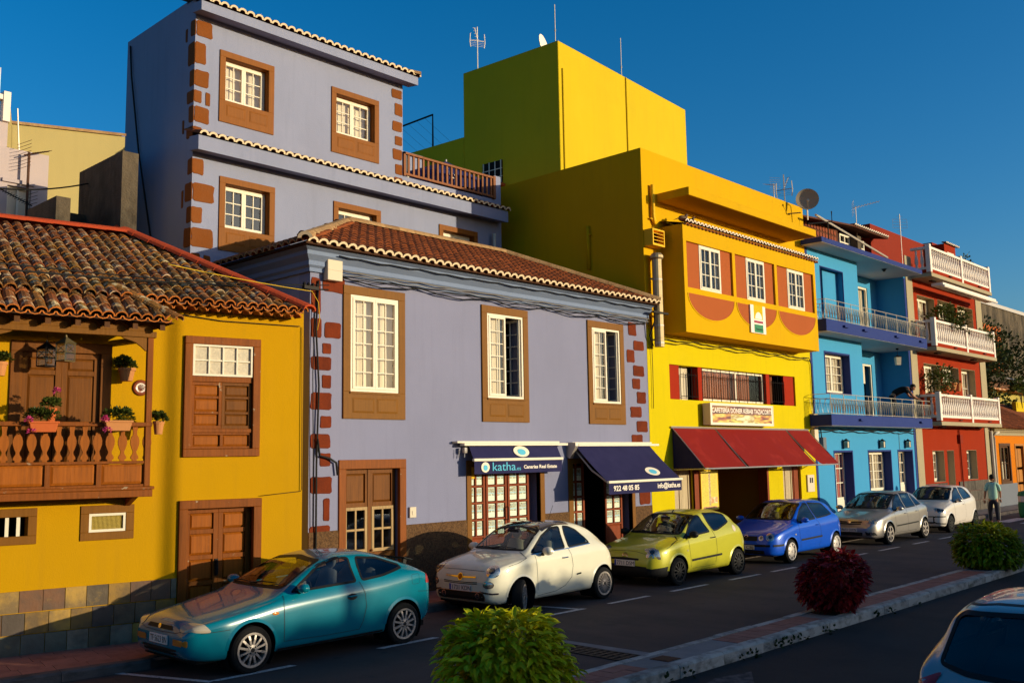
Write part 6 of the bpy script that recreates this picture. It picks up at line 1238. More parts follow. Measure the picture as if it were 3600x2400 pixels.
q.obj('roof_balustrade', 'white_paint', pk)
yagi('comb-shaped aerial on the pale pink house', (6.83, 19.4, 7.0), 1.75, R(10), 9, .4, 'iron_brown', scale=1.0, mast=.025); yagi('horizontal aerial low in front of the pale pink house', (6.80, 19.3, 6.8), .95, R(190), 12, .55, 'cable', scale=.7); b = MB(); b.tube([(6.82,19.9,8.8),(6.75,19.9,9.75)], .015, 5); b.tube([(6.4,19.9,9.8),(6.4,19.9,10.5)], .010, 5); tag(b.obj('roof_mast', 'galv', None), 'thin metal masts on the pale pink house roof', 'mast')
cwl = thing('old_concrete_wall', 'stained old concrete wall stepping up to the lavender tower', 'wall', (7.5, 17.7, 0)); b = MB(); b.box(0, .3, -.95, .92, 3, 8.31); b.obj('upper_part', 'concrete', cwl); b = MB(); b.box(-.9, -.65, -.35, 1.0, 3, 7.42); b.box(-.65, 0, .6, 1.0, 3, 7.40); b.obj('lower_part', 'concrete', cwl);
cable('thin cable looping behind the cottage from the concrete wall', catenary((7.5,18.2,8.0), (5.2,18.6,7.7), .15), .015)
# ---------------------------------------------------------------- cars (own frame: x from the nose to the tail, y across, z up)
def pchip(pts):
    xs = np.array([p[0] for p in pts], float); ys = np.array([p[1] for p in pts], float); h = np.diff(xs); d = np.diff(ys)/h; m = np.zeros(len(xs)); m[0], m[-1] = d[0], d[-1]
    for i in range(1, len(xs)-1):
        if d[i-1]*d[i] > 0: w1 = 2*h[i]+h[i-1]; w2 = h[i]+2*h[i-1]; m[i] = (w1+w2)/(w1/d[i-1]+w2/d[i])
    def f(x):
        x = np.clip(np.asarray(x, float), xs[0], xs[-1]); i = np.clip(np.searchsorted(xs, x)-1, 0, len(h)-1); t = (x-xs[i])/h[i]
        return (2*t**3-3*t**2+1)*ys[i]+(t**3-2*t**2+t)*h[i]*m[i]+(-2*t**3+3*t**2)*ys[i+1]+(t**3-t**2)*h[i]*m[i+1]
    return f
def poly_in(p, poly):
    x, y = p; c = False; n = len(poly); j = n-1
    for i in range(n):
        xi, yi = poly[i]; xj, yj = poly[j]
        if (yi > y) != (yj > y) and x < (xj-xi)*(y-yi)/(yj-yi)+xi: c = not c
        j = i
    return c
def poly_near(p, poly):
    best = None; n = len(poly); px, py = p
    for i in range(n):
        ax, ay = poly[i]; bx, by = poly[(i+1) % n]; dx, dy = bx-ax, by-ay; L2 = dx*dx+dy*dy or 1e-9
        t = max(0, min(1, ((px-ax)*dx+(py-ay)*dy)/L2)); qx, qy = ax+dx*t, ay+dy*t; d = (px-qx)**2+(py-qy)**2
        if best is None or d < best[0]: best = (d, qx, qy)
    return best[1], best[2]
def rounded(poly, r=.05, k=4):
    out = []; n = len(poly)
    for i in range(n):
        a, p, c = Vector(poly[i-1]), Vector(poly[i]), Vector(poly[(i+1) % n]); u = (a-p); v = (c-p); q = min(r, u.length*.45, v.length*.45); p0 = p+u.normalized()*q; p1 = p+v.normalized()*q
        for t in range(k+1): s = t/k; w = p0.lerp(p, s).lerp(p.lerp(p1, s), s); out.append((w.x, w.y))
    # densify long edges
    res = []
    for i in range(len(out)):
        a, c = Vector(out[i]), Vector(out[(i+1) % len(out)]); m = max(1, int((c-a).length/.08))
        for t in range(m): w = a.lerp(c, t/m); res.append((w.x, w.y))
    return res
def offset_poly(poly, d):
    n = len(poly); ar = sum(poly[i][0]*poly[(i+1) % n][1]-poly[(i+1) % n][0]*poly[i][1] for i in range(n)); s = 1 if ar > 0 else -1; out = []
    for i in range(n):
        a, c = Vector(poly[i-1]), Vector(poly[(i+1) % n]); t = (c-a).normalized(); out.append((poly[i][0]+t.y*d*s, poly[i][1]-t.x*d*s))
    return out
class Car:
    def __init__(s, name, label, P, loc, rz, group):
        s.P = P; s.t = thing(name, label, 'car', loc, rz, group); s.L = P['L']; s.mpaint = P['paint']
        L = s.L; fs = [pchip(P[k]) for k in ('zt', 'zs', 'zb', 'hw', 'wr')]
        ends = [0, .008, .02, .04, .065, .095, .13]; xs = ends+list(np.linspace(.17, L-.17, int((L-.34)/.045)))+[L-e for e in ends[::-1]]
        zt, zs, zb, hw, wr = [f(np.array(xs)) for f in fs]; K = 4; verts = []; rows = None
        for i, x in enumerate(xs):
            w, t, b0, sh, r = hw[i], zt[i], zb[i], min(zs[i], zt[i]-.004), min(wr[i], hw[i]*.97); H = sh-b0; g = max(0, min(1, (t-sh)/.25))
            cr = .035+.03*g
            ky = [0, .62*w, .90*w, .975*w, w, .992*w, .955*w, r+(.955*w-r)*.45*(1-g*.15), r, r*.62, 0]
            kz = [b0, b0, b0+.015, b0+.09*H+.02, b0+.48*H, b0+.82*H, sh, sh+(t-cr-sh)*(.55+.05*g), t-cr, t-.010, t]
            kz = list(np.maximum.accumulate(kz)); idx = np.arange(len(ky)); tt = np.linspace(0, len(ky)-1, (len(ky)-1)*K+1)
            fy = pchip(list(zip(idx, ky))); fz = pchip(list(zip(idx, kz))); half = list(zip(fy(tt), fz(tt)))
            ring = [(x, -y, z) for y, z in half]+[(x, y, z) for y, z in half[-2:0:-1]]; verts.append(ring)
        n = len(verts[0]); m = len(xs); V = [Vector(v) for r in verts for v in r]; F = [(i*n+k, (i+1)*n+k, (i+1)*n+(k+1) % n, i*n+(k+1) % n) for i in range(m-1) for k in range(n)]
        F = [f[::-1] for f in F]; s.n = n
        capA = tuple(range(n)); capB = tuple(range((m-1)*n, m*n))[::-1]
        s.V, s.F = V, F; s.bvh = BVHTree.FromPolygons(V, F+[capA[::-1], capB[::-1]]); s.caps = [capA[::-1], capB[::-1]]
        s.holes = []
    def hit(s, o, d): 
        r = s.bvh.ray_cast(Vector(o), Vector(d))
        if r[0] is None: return None, None
        return r[0], (r[1] if r[1].dot(Vector(d)) < 0 else -r[1])
    def caster(s, kind, side=-1):
        if kind == 'side': return lambda a, b: s.hit((a, side*3, b), (0, -side, 0))
        if kind == 'front': return lambda a, b: s.hit((-2, a, b), (1, 0, 0))
        if kind == 'rear': return lambda a, b: s.hit((s.L+2, a, b), (-1, 0, 0))
        if kind == 'top': return lambda a, b: s.hit((a, b, 4), (0, 0, -1))
        c, d, up = kind; d = Vector(d).normalized(); c = Vector(c); ax = d.cross(Vector(up)).normalized(); ay = ax.cross(d)
        if side > 0:
            mir = Vector((1, -1, 1)); c, d, ax, ay = [Vector((v.x, -v.y, v.z)) for v in (c, d, ax, ay)]
        return lambda a, b: s.hit(c+ax*a+ay*b+d*1.0, -d)
    def cut(s):
        """open the window and wheel-arch holes with clean edges"""
        V = [v.copy() for v in s.V]; dead = set(); P = s.P
        tests = []
        for (kind, poly) in s.holes:
            if kind == 'side': tests.append((lambda v, poly=poly: abs(v.y) > .25 and poly_in((v.x, v.z), poly), lambda v: ('side', (v.x, v.z)), poly))
            elif kind == 'front': tests.append((lambda v, poly=poly: v.x < s.L*.6 and poly_in((v.y, v.z), poly), lambda v: ('front', (v.y, v.z)), poly))
            elif kind == 'rear': tests.append((lambda v, poly=poly: v.x > s.L*.5 and poly_in((v.y, v.z), poly), lambda v: ('rear', (v.y, v.z)), poly))
            elif kind == 'top': tests.append((lambda v, poly=poly: v.z > 1.2 and poly_in((v.x, v.y), poly), lambda v: ('top', (v.x, v.y)), poly))
            elif kind == 'arch': tests.append((lambda v, poly=poly: abs(v.y) > .35 and poly_in((v.x, v.z), poly), lambda v: ('side', (v.x, v.z)), poly))
        keep = list(range(len(s.F)))
        for tst, key, poly in tests:
            ins = [tst(v) for v in V]; k2 = []
            for fi in keep:
                f = s.F[fi]
                if all(ins[i] for i in f): continue
                k2.append(fi)
            keep = k2; used = {i for fi in keep for i in s.F[fi]}
            for i in used:
                if ins[i]:
                    kd, p = key(V[i]); q = poly_near(p, poly); v = V[i]
                    if kd == 'side':
                        h, _ = s.hit((q[0], math.copysign(3, v.y), q[1]), (0, -math.copysign(1, v.y), 0)); V[i] = h if (h and abs(h.y-v.y) < .25) else Vector((q[0], v.y, q[1]))
                    elif kd == 'front': h, _ = s.hit((-2, q[0], q[1]), (1, 0, 0)); V[i] = h or Vector((v.x, q[0], q[1]))
                    elif kd == 'rear': h, _ = s.hit((s.L+2, q[0], q[1]), (-1, 0, 0)); V[i] = h or Vector((v.x, q[0], q[1]))
                    else: h, _ = s.hit((q[0], q[1], 4), (0, 0, -1)); V[i] = h or v
        return V, keep
    def body(s):
        V, keep = s.cut(); b = MB(); b.v = [tuple(v) for v in V]; low = s.P.get('lower')
        for fi in keep:
            f = s.F[fi]; b.f.append(f); k = fi % s.n; k = min(k, s.n-1-k); cx = sum(V[i].x for i in f)/4; mi = 0
            if low:
                for (k1, xa, xb) in low:
                    if k < k1 and xa <= cx <= xb: mi = 1
            if s.P.get('black_roof') and k >= 32 and s.P['black_roof'][0] < cx < s.P['black_roof'][1]: mi = 2
            b.m.append(mi)
        for c in s.caps:
            # end caps as strips so they shade well
            n = s.n; c = list(c)
            half = n//2
            for k in range(half):
                a0, a1 = c[k], c[k+1]; e0, e1 = c[(n-k) % n], c[(n-k-1) % n]
                q = [a0, a1, e1, e0]; q2 = []
                for z in q:
                    if z not in q2: q2.append(z)
                if len(q2) > 2:
                    b.f.append(tuple(q2)); mi = 0
                    if low and min(c[0], c[-1]) < s.n:
                        zc = sum(V[i].z for i in q2)/len(q2)
                        if zc < s.P.get('low_z', 0): mi = 1
                    b.m.append(mi)
        o = b.obj('body', [s.mpaint, 'black_plastic', 'brown_roof'], s.t); me = o.data; bm = bmesh.new(); bm.from_mesh(me); bmesh.ops.delete(bm, geom=[v for v in bm.verts if not v.link_faces], context='VERTS'); bmesh.ops.recalc_face_normals(bm, faces=bm.faces)
        for e in bm.edges: e.smooth = len(e.link_faces) != 2 or e.calc_face_angle(0) < R(42)
        for f in bm.faces: f.smooth = True
        bm.to_mesh(me)
        for v in bm.verts: v.co -= v.normal*.03
        lm = bpy.data.meshes.new('lining'); bm.to_mesh(lm); bm.free(); lm.materials.clear(); lm.materials.append(MATS['trim_dark']); lm.materials.append(MATS['trim_dark']); lm.materials.append(MATS['trim_dark'])
        put('lining', lm, s.t)
    def patch(s, name, m, kind, poly, side=-1, off=.004, rings=5, dome=0, parent=None):
        cast = s.caster(kind, side); n = len(poly); cx = sum(p[0] for p in poly)/n; cy = sum(p[1] for p in poly)/n; vs = []; last = None
        for r in range(rings):
            f = 1-r/rings
            for (a, c) in poly:
                h, nm = cast(cx+(a-cx)*f, cy+(c-cy)*f)
                if h is None: h = last[0] if last else Vector((0,0,-5)); nm = last[1] if last else Vector((0,0,1))
                last = (h, nm); vs.append(h+nm*(off+dome*(1-f*f)))
        h, nm = cast(cx, cy)
        if h is None: h, nm = last
        vs.append(h+nm*(off+dome)); fs = []
        for r in range(rings-1):
            for i in range(n): fs.append((r*n+i, r*n+(i+1) % n, (r+1)*n+(i+1) % n, (r+1)*n+i))
        for i in range(n): fs.append(((rings-1)*n+i, (rings-1)*n+(i+1) % n, rings*n))
        b = MB(); b.add(vs, fs); o = b.obj(name, m, parent or s.t, smooth=True); s.fixn(o); return o
    def fixn(s, o):
        me = o.data; c = Vector((s.L/2, 0, .6))
        a = sum((p.normal.dot(p.center-c)) * p.area for p in me.polygons)
        if a < 0: me.flip_normals()
    def ribbon(s, name, m, kind, poly, wdt, side=-1, off=.003, closed=False, parent=None, inner=None):
        """strip along a 2D path; inner: second path instead of a width"""
        cast = s.caster(kind, side); pts = poly
        if not closed and not inner:
            pts = []
            for p, q in zip(poly, poly[1:]):
                k = max(1, int(math.dist(p, q)/.04)); pts += [(p[0]+(q[0]-p[0])*j/k, p[1]+(q[1]-p[1])*j/k) for j in range(k)]
            pts.append(poly[-1])
        n = len(pts); vs = []; last = None
        for i in range(n):
            a = Vector(pts[i-1] if (closed or i) else pts[0]); c = Vector(pts[(i+1) % n] if (closed or i < n-1) else pts[-1]); t = (c-a).normalized(); nn = Vector((-t.y, t.x))*wdt/2
            pair = (pts[i], inner[i]) if inner else ((pts[i][0]+nn.x, pts[i][1]+nn.y), (pts[i][0]-nn.x, pts[i][1]-nn.y))
            for k, p in enumerate(pair):
                h, nm = cast(*p)
                if h is None or (last and (h-last[0]).length > .6): h, nm = last if last else (Vector((0,0,-5)), Vector((0,0,1)))
                last = (h, nm); o_ = off if not isinstance(off, tuple) else off[k]; vs.append(h+nm*o_)
        m_ = n if closed else n-1
        b = MB(); b.add(vs, [(2*i, 2*((i+1) % n), 2*((i+1) % n)+1, 2*i+1) for i in range(m_)]); o = b.obj(name, m, parent or s.t, smooth=True); s.fixn(o); return o
    def window(s, kind, poly, name, sides=(-1, 1), g='car_glass', r=.05, seal=.022):
        poly = rounded(poly, r); s.holes.append((kind, poly)); s.post.append((kind, poly, name, sides, g, seal))
    def finish_windows(s):
        for kind, poly, name, sides, g, seal in s.post:
            for sd in (sides if kind == 'side' else (-1,)):
                w = s.patch(name, g, kind, poly, sd, .001, 5); s.ribbon('seal', 'seal', kind, offset_poly(poly, .008), 0, sd, .0035, True, w, offset_poly(poly, -seal))
    def wheel(s, x, R_, wd, side, style, steer=0):
        yc = side*(s.P['track']); t = thing_part = None
        prof = [(R_*.71,-wd/2),(R_*.90,-wd/2),(R_*.98,-wd*.40),(R_,-wd*.28),(R_,wd*.28),(R_*.98,wd*.40),(R_*.90,wd/2),(R_*.71,wd/2)]
        b = MB(); b.lathe(prof, 32, axis='y', cap=False); b.lathe([(R_*.71,wd/2),(R_*.70,0),(R_*.71,-wd/2)], 32, axis='y', cap=False)
        w = b.obj('wheel', 'rubber', s.t, loc=(x, yc, R_-.006), rot=(0, 0, steer if side < 0 else steer), smooth=True); smooth_angle(w, 30)
        rm, n, spw, kindm = style; rr = R_*.735; sgn = side; y0 = sgn*wd*.46
        q = MB(); q.lathe([(rr,y0),(rr*1.0,y0+sgn*.014),(rr*.87,y0+sgn*.012),(rr*.85,y0-sgn*.02)], 32, axis='y', cap=False); q.lathe([(rr*.9,y0-sgn*.02),(rr*.9,y0-sgn*.11)], 32, axis='y', cap=False); rim = q.obj('rim', rm, w); smooth_angle(rim, 30)
        q = MB(); q.lathe([(rr*.92,0),(.001,0)], 24, (0,y0-sgn*.09,0), 'y', cap=False); q.obj('brake', 'interior_dark', rim)
        q = MB()
        if kindm == 'cap':      # hubcap with windows near the edge
            m_ = n*4; hub = y0+sgn*.014
            for k in range(n):
                a0 = 2*math.pi*k/n; da = 2*math.pi/n
                def ring(r0, r1, f0, f1, st=4):
                    for j in range(st):
                        u0 = a0+da*(f0+(f1-f0)*j/st); u1 = a0+da*(f0+(f1-f0)*(j+1)/st); q.add([(r0*math.cos(u0),hub,r0*math.sin(u0)),(r1*math.cos(u0),hub-sgn*.012,r1*math.sin(u0)),(r1*math.cos(u1),hub-sgn*.012,r1*math.sin(u1)),(r0*math.cos(u1),hub,r0*math.sin(u1))], [(0,1,2,3)])
                ring(rr*.0, rr*.62, 0, 1); ring(rr*.62, rr*.86, 0, .62); ring(rr*.86, rr*.96, 0, 1)
        else:
            for k in range(n):
                a = 2*math.pi*(k+.5)/n; ca_, sa_ = math.cos(a), math.sin(a); px, pz = -sa_, ca_
                pts = []
                for (r_, w_, yy) in ((rr*.22, spw*1.25, y0+sgn*.010), (rr*.6, spw, y0+sgn*.012), (rr*.94, spw*1.15, y0+sgn*.004)):
                    pts.append(((r_*ca_+px*w_/2, yy, r_*sa_+pz*w_/2), (r_*ca_-px*w_/2, yy, r_*sa_-pz*w_/2)))
                for j in range(2):
                    A, B_, C_, D_ = pts[j][0], pts[j+1][0], pts[j+1][1], pts[j][1]; q.quad(A, B_, C_, D_)
                    for (e, f) in ((A, B_), (C_, D_)): q.quad(e, f, (f[0], f[1]-sgn*.03, f[2]), (e[0], e[1]-sgn*.03, e[2]))
            q.lathe([(rr*.30,y0-sgn*.02),(rr*.30,y0+sgn*.014),(rr*.16,y0+sgn*.018),(.001,y0+sgn*.018)], 16, axis='y', cap=False)
        q.obj('spokes', rm, rim)
        q = MB(); q.lathe([(rr*.13,y0+sgn*.016),(rr*.12,y0+sgn*.026),(.001,y0+sgn*.026)], 12, axis='y', cap=False)
        for k in range(4 if kindm != 'cap' else 0): a = math.pi/4+math.pi/2*k; q.lathe([(rr*.055,y0+sgn*.010),(rr*.05,y0+sgn*.022),(.001,y0+sgn*.022)], 6, (rr*.23*math.cos(a),0,rr*.23*math.sin(a)), 'y', cap=False)
        q.obj('hub', s.P.get('hubm', 'black_plastic'), rim)
    def arches(s):
        P = s.P
        for x in P['axles']:
            Ra = P['wr_']+P.get('gap', .055); z = P['wr_']; poly = [(x+Ra*math.cos(R(a)), z+Ra*math.sin(R(a))) for a in range(0, 181, 6)]+[(x-Ra,-.5),(x+Ra,-.5)]; s.holes.append(('arch', poly))
    def finish_arches(s):
        P = s.P
        for x in P['axles']:
            Ra = P['wr_']+P.get('gap', .055); z = P['wr_']
            for sd in (-1, 1):
                po = [(x+(Ra+.035)*math.cos(R(a)), z+(Ra+.035)*math.sin(R(a))) for a in range(4, 178, 5)]; pi_ = [(x+(Ra-.004)*math.cos(R(a)), z+(Ra-.004)*math.sin(R(a))) for a in range(4, 178, 5)]
                s.ribbon('arch_lip', P.get('archm', s.mpaint), 'side', po, 0, sd, (.001, .014), False, None, pi_)
                hw = P['hwmax']; b = MB(); y1 = sd*(hw-.03); y0 = sd*(hw-.34); n = 20; A = [R(-40+260*i/n) for i in range(n+1)]
                vs = [(x+Ra*math.cos(a), y, z+Ra*math.sin(a)) for a in A for y in (y0, y1)]; b.add(vs, [(2*i, 2*i+1, 2*i+3, 2*i+2) for i in range(n)]); b.add([(x, y0, z)]+[(x+Ra*math.cos(a), y0, z+Ra*math.sin(a)) for a in A], [(0, i+1, i+2) for i in range(n)]); b.obj('wheel_well', 'interior_dark', s.t)
    def wheels(s, style, wd=.185, steer=0):
        for i, x in enumerate(s.P['axles']):
            for sd in (-1, 1): s.wheel(x, s.P['wr_'], wd, sd, style, steer if i == 0 else 0)
    def plate(s, body, x, z, size=(.52, .11), rear=False, band=True, y=0, old=False):
        h, nm = s.caster('rear' if rear else 'front')(y, z)
        x = h.x; sg = 1 if rear else -1
        b = MB(); b.box(-size[0]/2, size[0]/2, -.012, 0, -size[1]/2, size[1]/2); o = b.obj('license_plate', 'plate_face', s.t, loc=(x+sg*.006, y, z), rot=(0, 0, R(-90) if not rear else R(90)), bevel=.003)
        q = MB()
        if band: q.box(-size[0]/2+.004, -size[0]/2+.045, -.0135, -.012, -size[1]/2+.004, size[1]/2-.004); q.obj('band', 'plate_blue', o)
        x0 = -size[0]/2+(.06 if band else .03); text(body, size[1]*.95, 'text_black', o, (x0, -.0128, -size[1]*.33), fit=size[0]/2-x0-.02, name='characters', depth=.0008)
        return o
    def seat(s, x, y, m, w=.5, back=.62, lean=.16):
        b = MB(); b.ell((0,0,0), (.27,w/2,.09), 12, 8); b.obj('seat', m, s.t, loc=(x, y, .48), smooth=True); b = MB(); b.tube([(0,0,0),(lean*.5,0,back*.5),(lean,0,back)], [.24,.25,.17], 12)
        for i, v in enumerate(b.v): b.v[i] = (v[0]-(v[0]-lean*v[2]/back)*.62, v[1]*w/.5, v[2])
        o = b.obj('seat_back', m, s.t, loc=(x+.20, y, .50), smooth=True); b = MB(); b.ell((lean+.02,0,back+.12), (.045,.12,.10), 12, 8); b.tube([(lean,-.05,back-.02),(lean+.02,-.05,back+.1)], .008, 5); b.tube([(lean,.05,back-.02),(lean+.02,.05,back+.1)], .008, 5); b.obj('headrest', m, o, smooth=True)
    def cabin(s, xf, xr, m, dash):
        w = s.P['hwmax']
        for y in (-.37, .37): s.seat(xf, y, m)
        s.seat(xr, 0, m, 1.15, .55, .2)
        b = MB(); b.prism([(dash[0],.55),(dash[0],dash[1]),(dash[0]+.1,dash[1]+.02),(dash[0]+.42,dash[1]-.02),(dash[0]+.48,dash[1]-.12),(dash[0]+.40,.55)], -w+.14, w-.14, 'y'); b.obj('dashboard', 'trim_dark', s.t, smooth=False)
        b = MB(); n = 20; pts = [(0, .18*math.cos(2*math.pi*i/n), .18*math.sin(2*math.pi*i/n)) for i in range(n+1)]; b.tube(pts, .014, 6, False); b.tube([(0,-.17,0),(0,.17,0)], .012, 5); b.tube([(0,0,0),(0,0,-.17)], .012, 5); b.obj('steering_wheel', 'trim_dark', s.t, loc=(dash[0]+.60, -.37, dash[1]-.03), rot=(0, R(25), 0))
        b = MB(); b.box(.15, s.L-.2, -w+.16, w-.16, .19, .26); b.obj('floor_pan', 'interior_dark', s.t)
        b = MB(); b.box(-.012,.012,-.11,.11,-.03,.03); b.obj('rear_view_mirror', 'trim_dark', s.t, loc=(xf-.12, 0, s.P['H']-.16))
    def mirror(s, x, z, m, w=.20, h=.12, y=None):
        for sd in (-1, 1):
            hh, nm = s.caster('side', sd)(x, z-.02); y0 = abs(hh.y); b = MB(); b.ell((0,0,0), (.075,w/2,h/2), 12, 8); b.ell((.03,0,0), (.045,w/2*.98,h/2*.98), 12, 8); o = b.obj('mirror', m, s.t, loc=(x-.01, sd*(y0+w*.5+.03), z+.03), rot=(0,0,sd*R(8)), smooth=True)
            b = MB(); b.tube([(.0,-sd*(w*.5+.05),-.07),(.0,-sd*.03,-.03)], [.035,.028], 8); b.obj('mirror_foot', 'black_plastic', o)
    def handle(s, x, z, m, w=.16):
        for sd in (-1, 1):
            h, nm = s.caster('side', sd)(x, z); b = MB(); b.tube([(-w/2,0,0),(-w/2+.02,sd*.03,0),(w/2-.02,sd*.03,.004),(w/2,0,.004)], .011, 6); b.obj('door_handle', m, s.t, loc=h)
    def wipers(s, pts):
        for (a, c) in pts:
            A, na = s.caster('front')(*a); C_, nc = s.caster('front')(*c)
            if A and C_: b = MB(); b.tube([A+na*.02, (A+C_)/2+(na+nc)*.022, C_+nc*.012], [.012,.009,.006], 5); b.obj('wiper', 'black_plastic', s.t)
def new_car(name, label, P, loc, rz=0, group='cars parked along the far kerb'):
    c = Car(name, label, P, loc, rz, group); c.post = []; P.setdefault('hwmax', max(p[1] for p in P['hw'])); c.arches(); return c
def circ(r, n=24, rx=None): return [((rx or r)*math.cos(2*math.pi*i/n), r*math.sin(2*math.pi*i/n)) for i in range(n)]
BOTH = (-1, 1)

# teal coupe
P = dict(L=4.03, H=1.37, paint='paint_teal', track=.755, axles=(.83,3.33), wr_=.295, gap=.05,
  zt=[(0,.57),(.03,.655),(.10,.705),(.30,.755),(.60,.81),(.95,.875),(1.22,.93),(1.30,.96),(1.62,1.13),(1.95,1.285),(2.15,1.34),(2.45,1.37),(2.75,1.365),(3.15,1.285),(3.55,1.15),(3.80,1.055),(3.93,.99),(4.0,.92),(4.03,.80)],
  zs=[(0,.53),(.1,.63),(.3,.68),(.55,.72),(.95,.785),(1.3,.84),(2.0,.895),(3.0,.955),(3.6,1.0),(3.85,.95),(4.03,.77)],
  zb=[(0,.33),(.06,.25),(.3,.20),(1,.185),(3,.19),(3.6,.22),(3.9,.30),(4.03,.38)],
  hw=[(0,.60),(.03,.66),(.10,.735),(.25,.795),(.5,.832),(1.2,.845),(2.8,.848),(3.4,.838),(3.75,.79),(3.93,.70),(4.03,.56)],
  wr=[(0,.46),(.2,.60),(.9,.70),(1.3,.72),(1.7,.655),(2.1,.585),(2.6,.565),(3.2,.57),(3.6,.61),(3.85,.60),(4.03,.48)], hubm='rim_dark')
c = new_car('parked_car', 'teal green three-door coupe parked nearest, in front of the ochre cottage', P, (6.04, 11.98, 0), R(-.3))
c.window('side', [(1.45,.925),(2.50,.965),(2.50,1.29),(2.30,1.305),(1.98,1.235)], 'side_window', r=.04); c.window('side', [(2.60,.97),(2.98,1.00),(3.40,1.075),(3.38,1.12),(3.0,1.25),(2.62,1.29)], 'side_window', r=.05)
c.window('front', [(-.64,.975),(.64,.975),(.53,1.285),(0,1.325),(-.53,1.285)], 'windscreen', r=.06); c.window('rear', [(-.56,1.10),(.56,1.10),(.50,1.27),(0,1.30),(-.50,1.27)], 'rear_window', r=.06, g='car_glass_dark')
c.body(); c.finish_windows(); c.finish_arches(); c.wheels(('rim_silver', 12, .026, 'spoke'), .185)
for sd in BOTH:
    h = c.patch('headlight', 'head_clear', ((.22,-.60,.60),(-.85,-.35,.30),(0,0,1)), rounded([(-.22,-.03),(-.12,-.06),(.15,-.07),(.20,.0),(.10,.062),(-.14,.05)], .05), sd, .006, dome=.01)
    c.patch('indicator', 'amber_lens', ((.05,-.50,.45),(-.9,-.35,0),(0,0,1)), rounded([(-.15,-.038),(.15,-.038),(.15,.038),(-.15,.038)], .02), sd, .004); c.patch('side_repeater', 'amber_lens', 'side', [(1.17+.05*math.cos(R(a)), .70+.02*math.sin(R(a))) for a in range(0, 360, 30)], sd, .006, 2, .004)
    c.ribbon('door_gap', 'seal', 'side', [(1.30,.33),(1.30,.60),(1.30,.80),(1.33,.90)], .008, sd); c.ribbon('door_gap', 'seal', 'side', [(2.55,.96),(2.62,.80),(2.64,.62),(2.58,.42),(2.52,.32)], .008, sd); c.ribbon('door_gap', 'seal', 'side', [(1.30,.33),(1.9,.315),(2.52,.32)], .006, sd)
    c.ribbon('bumper_gap', 'seal', 'side', [(.16,.57),(.35,.575),(.52,.58)], .007, sd); c.ribbon('bumper_gap', 'seal', 'side', [(3.62,.72),(3.80,.70),(3.95,.69)], .007, sd); c.ribbon('sill_strip', 'black_plastic', 'side', [(1.22,.235),(2.0,.235),(2.95,.245)], .03, sd, .006)
    c.patch('handle_cup', 'trim_dark', 'side', [(2.40+.085*math.cos(R(a)), .775+.045*math.sin(R(a))) for a in range(0, 360, 24)], sd, .002, 2); c.ribbon('filler_flap', 'seal', 'side', rounded([(3.50,.83),(3.66,.83),(3.66,.97),(3.50,.97)], .03), .004, sd, .002, True); c.patch('tail_light', 'red_lens', 'side', rounded([(3.80,.82),(3.97,.80),(3.95,.93),(3.84,.97)], .03), sd, .006)
    c.patch('tail_light', 'amber_lens', 'side', rounded([(3.84,.95),(3.94,.925),(3.90,.985),(3.86,1.01)], .02), sd, .007)
c.handle(2.40, .785, 'paint_teal'); c.mirror(1.56, .955, 'paint_teal', .21, .13)
c.patch('grille', 'black_plastic', 'front', rounded([(-.34,.585),(.34,.585),(.30,.635),(-.30,.635)], .02), off=.005); c.patch('badge', 'chrome', 'front', [(.035*math.cos(R(a)), .613+.028*math.sin(R(a))) for a in range(0, 360, 24)], off=.012, rings=2); c.patch('lower_intake', 'black_plastic', 'front', rounded([(-.42,.29),(.42,.29),(.46,.365),(-.46,.365)], .02), off=.004)
c.ribbon('bonnet_gap', 'seal', 'front', [(-.62,.60),(-.4,.56),(0,.552),(.4,.56),(.62,.60)], .006, off=.003)
c.plate('TF 5623 BN', 0, .46, (.48,.115), band=False); c.wipers([((.10,.985),(-.45,1.02)),((.60,.985),(.10,1.0))]); c.cabin(1.98, 2.75, 'seat_grey', (1.28,.88))
b = MB(); b.box(-.05, .13, -.50, .50, 0, .018); b.box(-.02, .05, -.46, -.42, -.09, 0); b.box(-.02, .05, .42, .46, -.09, 0); b.obj('spoiler', 'black_plastic', c.t, loc=(3.66,0,1.17), rot=(0,R(15),0), bevel=.006)
# cream city car
P = dict(L=3.57, H=1.49, paint='paint_cream', track=.735, axles=(.69,2.99), wr_=.295, gap=.055,
  zt=[(0,.62),(.02,.70),(.06,.775),(.14,.845),(.30,.905),(.60,.965),(.85,1.0),(.92,1.03),(1.15,1.19),(1.40,1.345),(1.62,1.435),(1.95,1.488),(2.35,1.47),(2.75,1.385),(3.05,1.25),(3.30,1.07),(3.45,.92),(3.54,.76),(3.57,.62)],
  zs=[(0,.58),(.06,.70),(.2,.80),(.6,.885),(.92,.93),(1.5,.955),(2.2,.985),(2.8,1.0),(3.1,.97),(3.4,.80),(3.57,.58)],
  zb=[(0,.33),(.05,.25),(.25,.20),(1,.20),(2.5,.205),(3.2,.25),(3.57,.36)],
  hw=[(0,.56),(.03,.63),(.09,.695),(.2,.75),(.45,.798),(.8,.813),(2.6,.815),(3.0,.808),(3.3,.74),(3.48,.63),(3.57,.50)],
  wr=[(0,.40),(.1,.50),(.3,.60),(.85,.66),(1.2,.62),(1.6,.565),(2.2,.555),(2.8,.545),(3.1,.53),(3.4,.52),(3.57,.42)], black_roof=(1.52,2.30), hubm='rim_dark')
c = new_car('parked_car', 'cream white retro city car with turned front wheels, second from the left', P, (11.64, 12.33, 0), R(1.2))
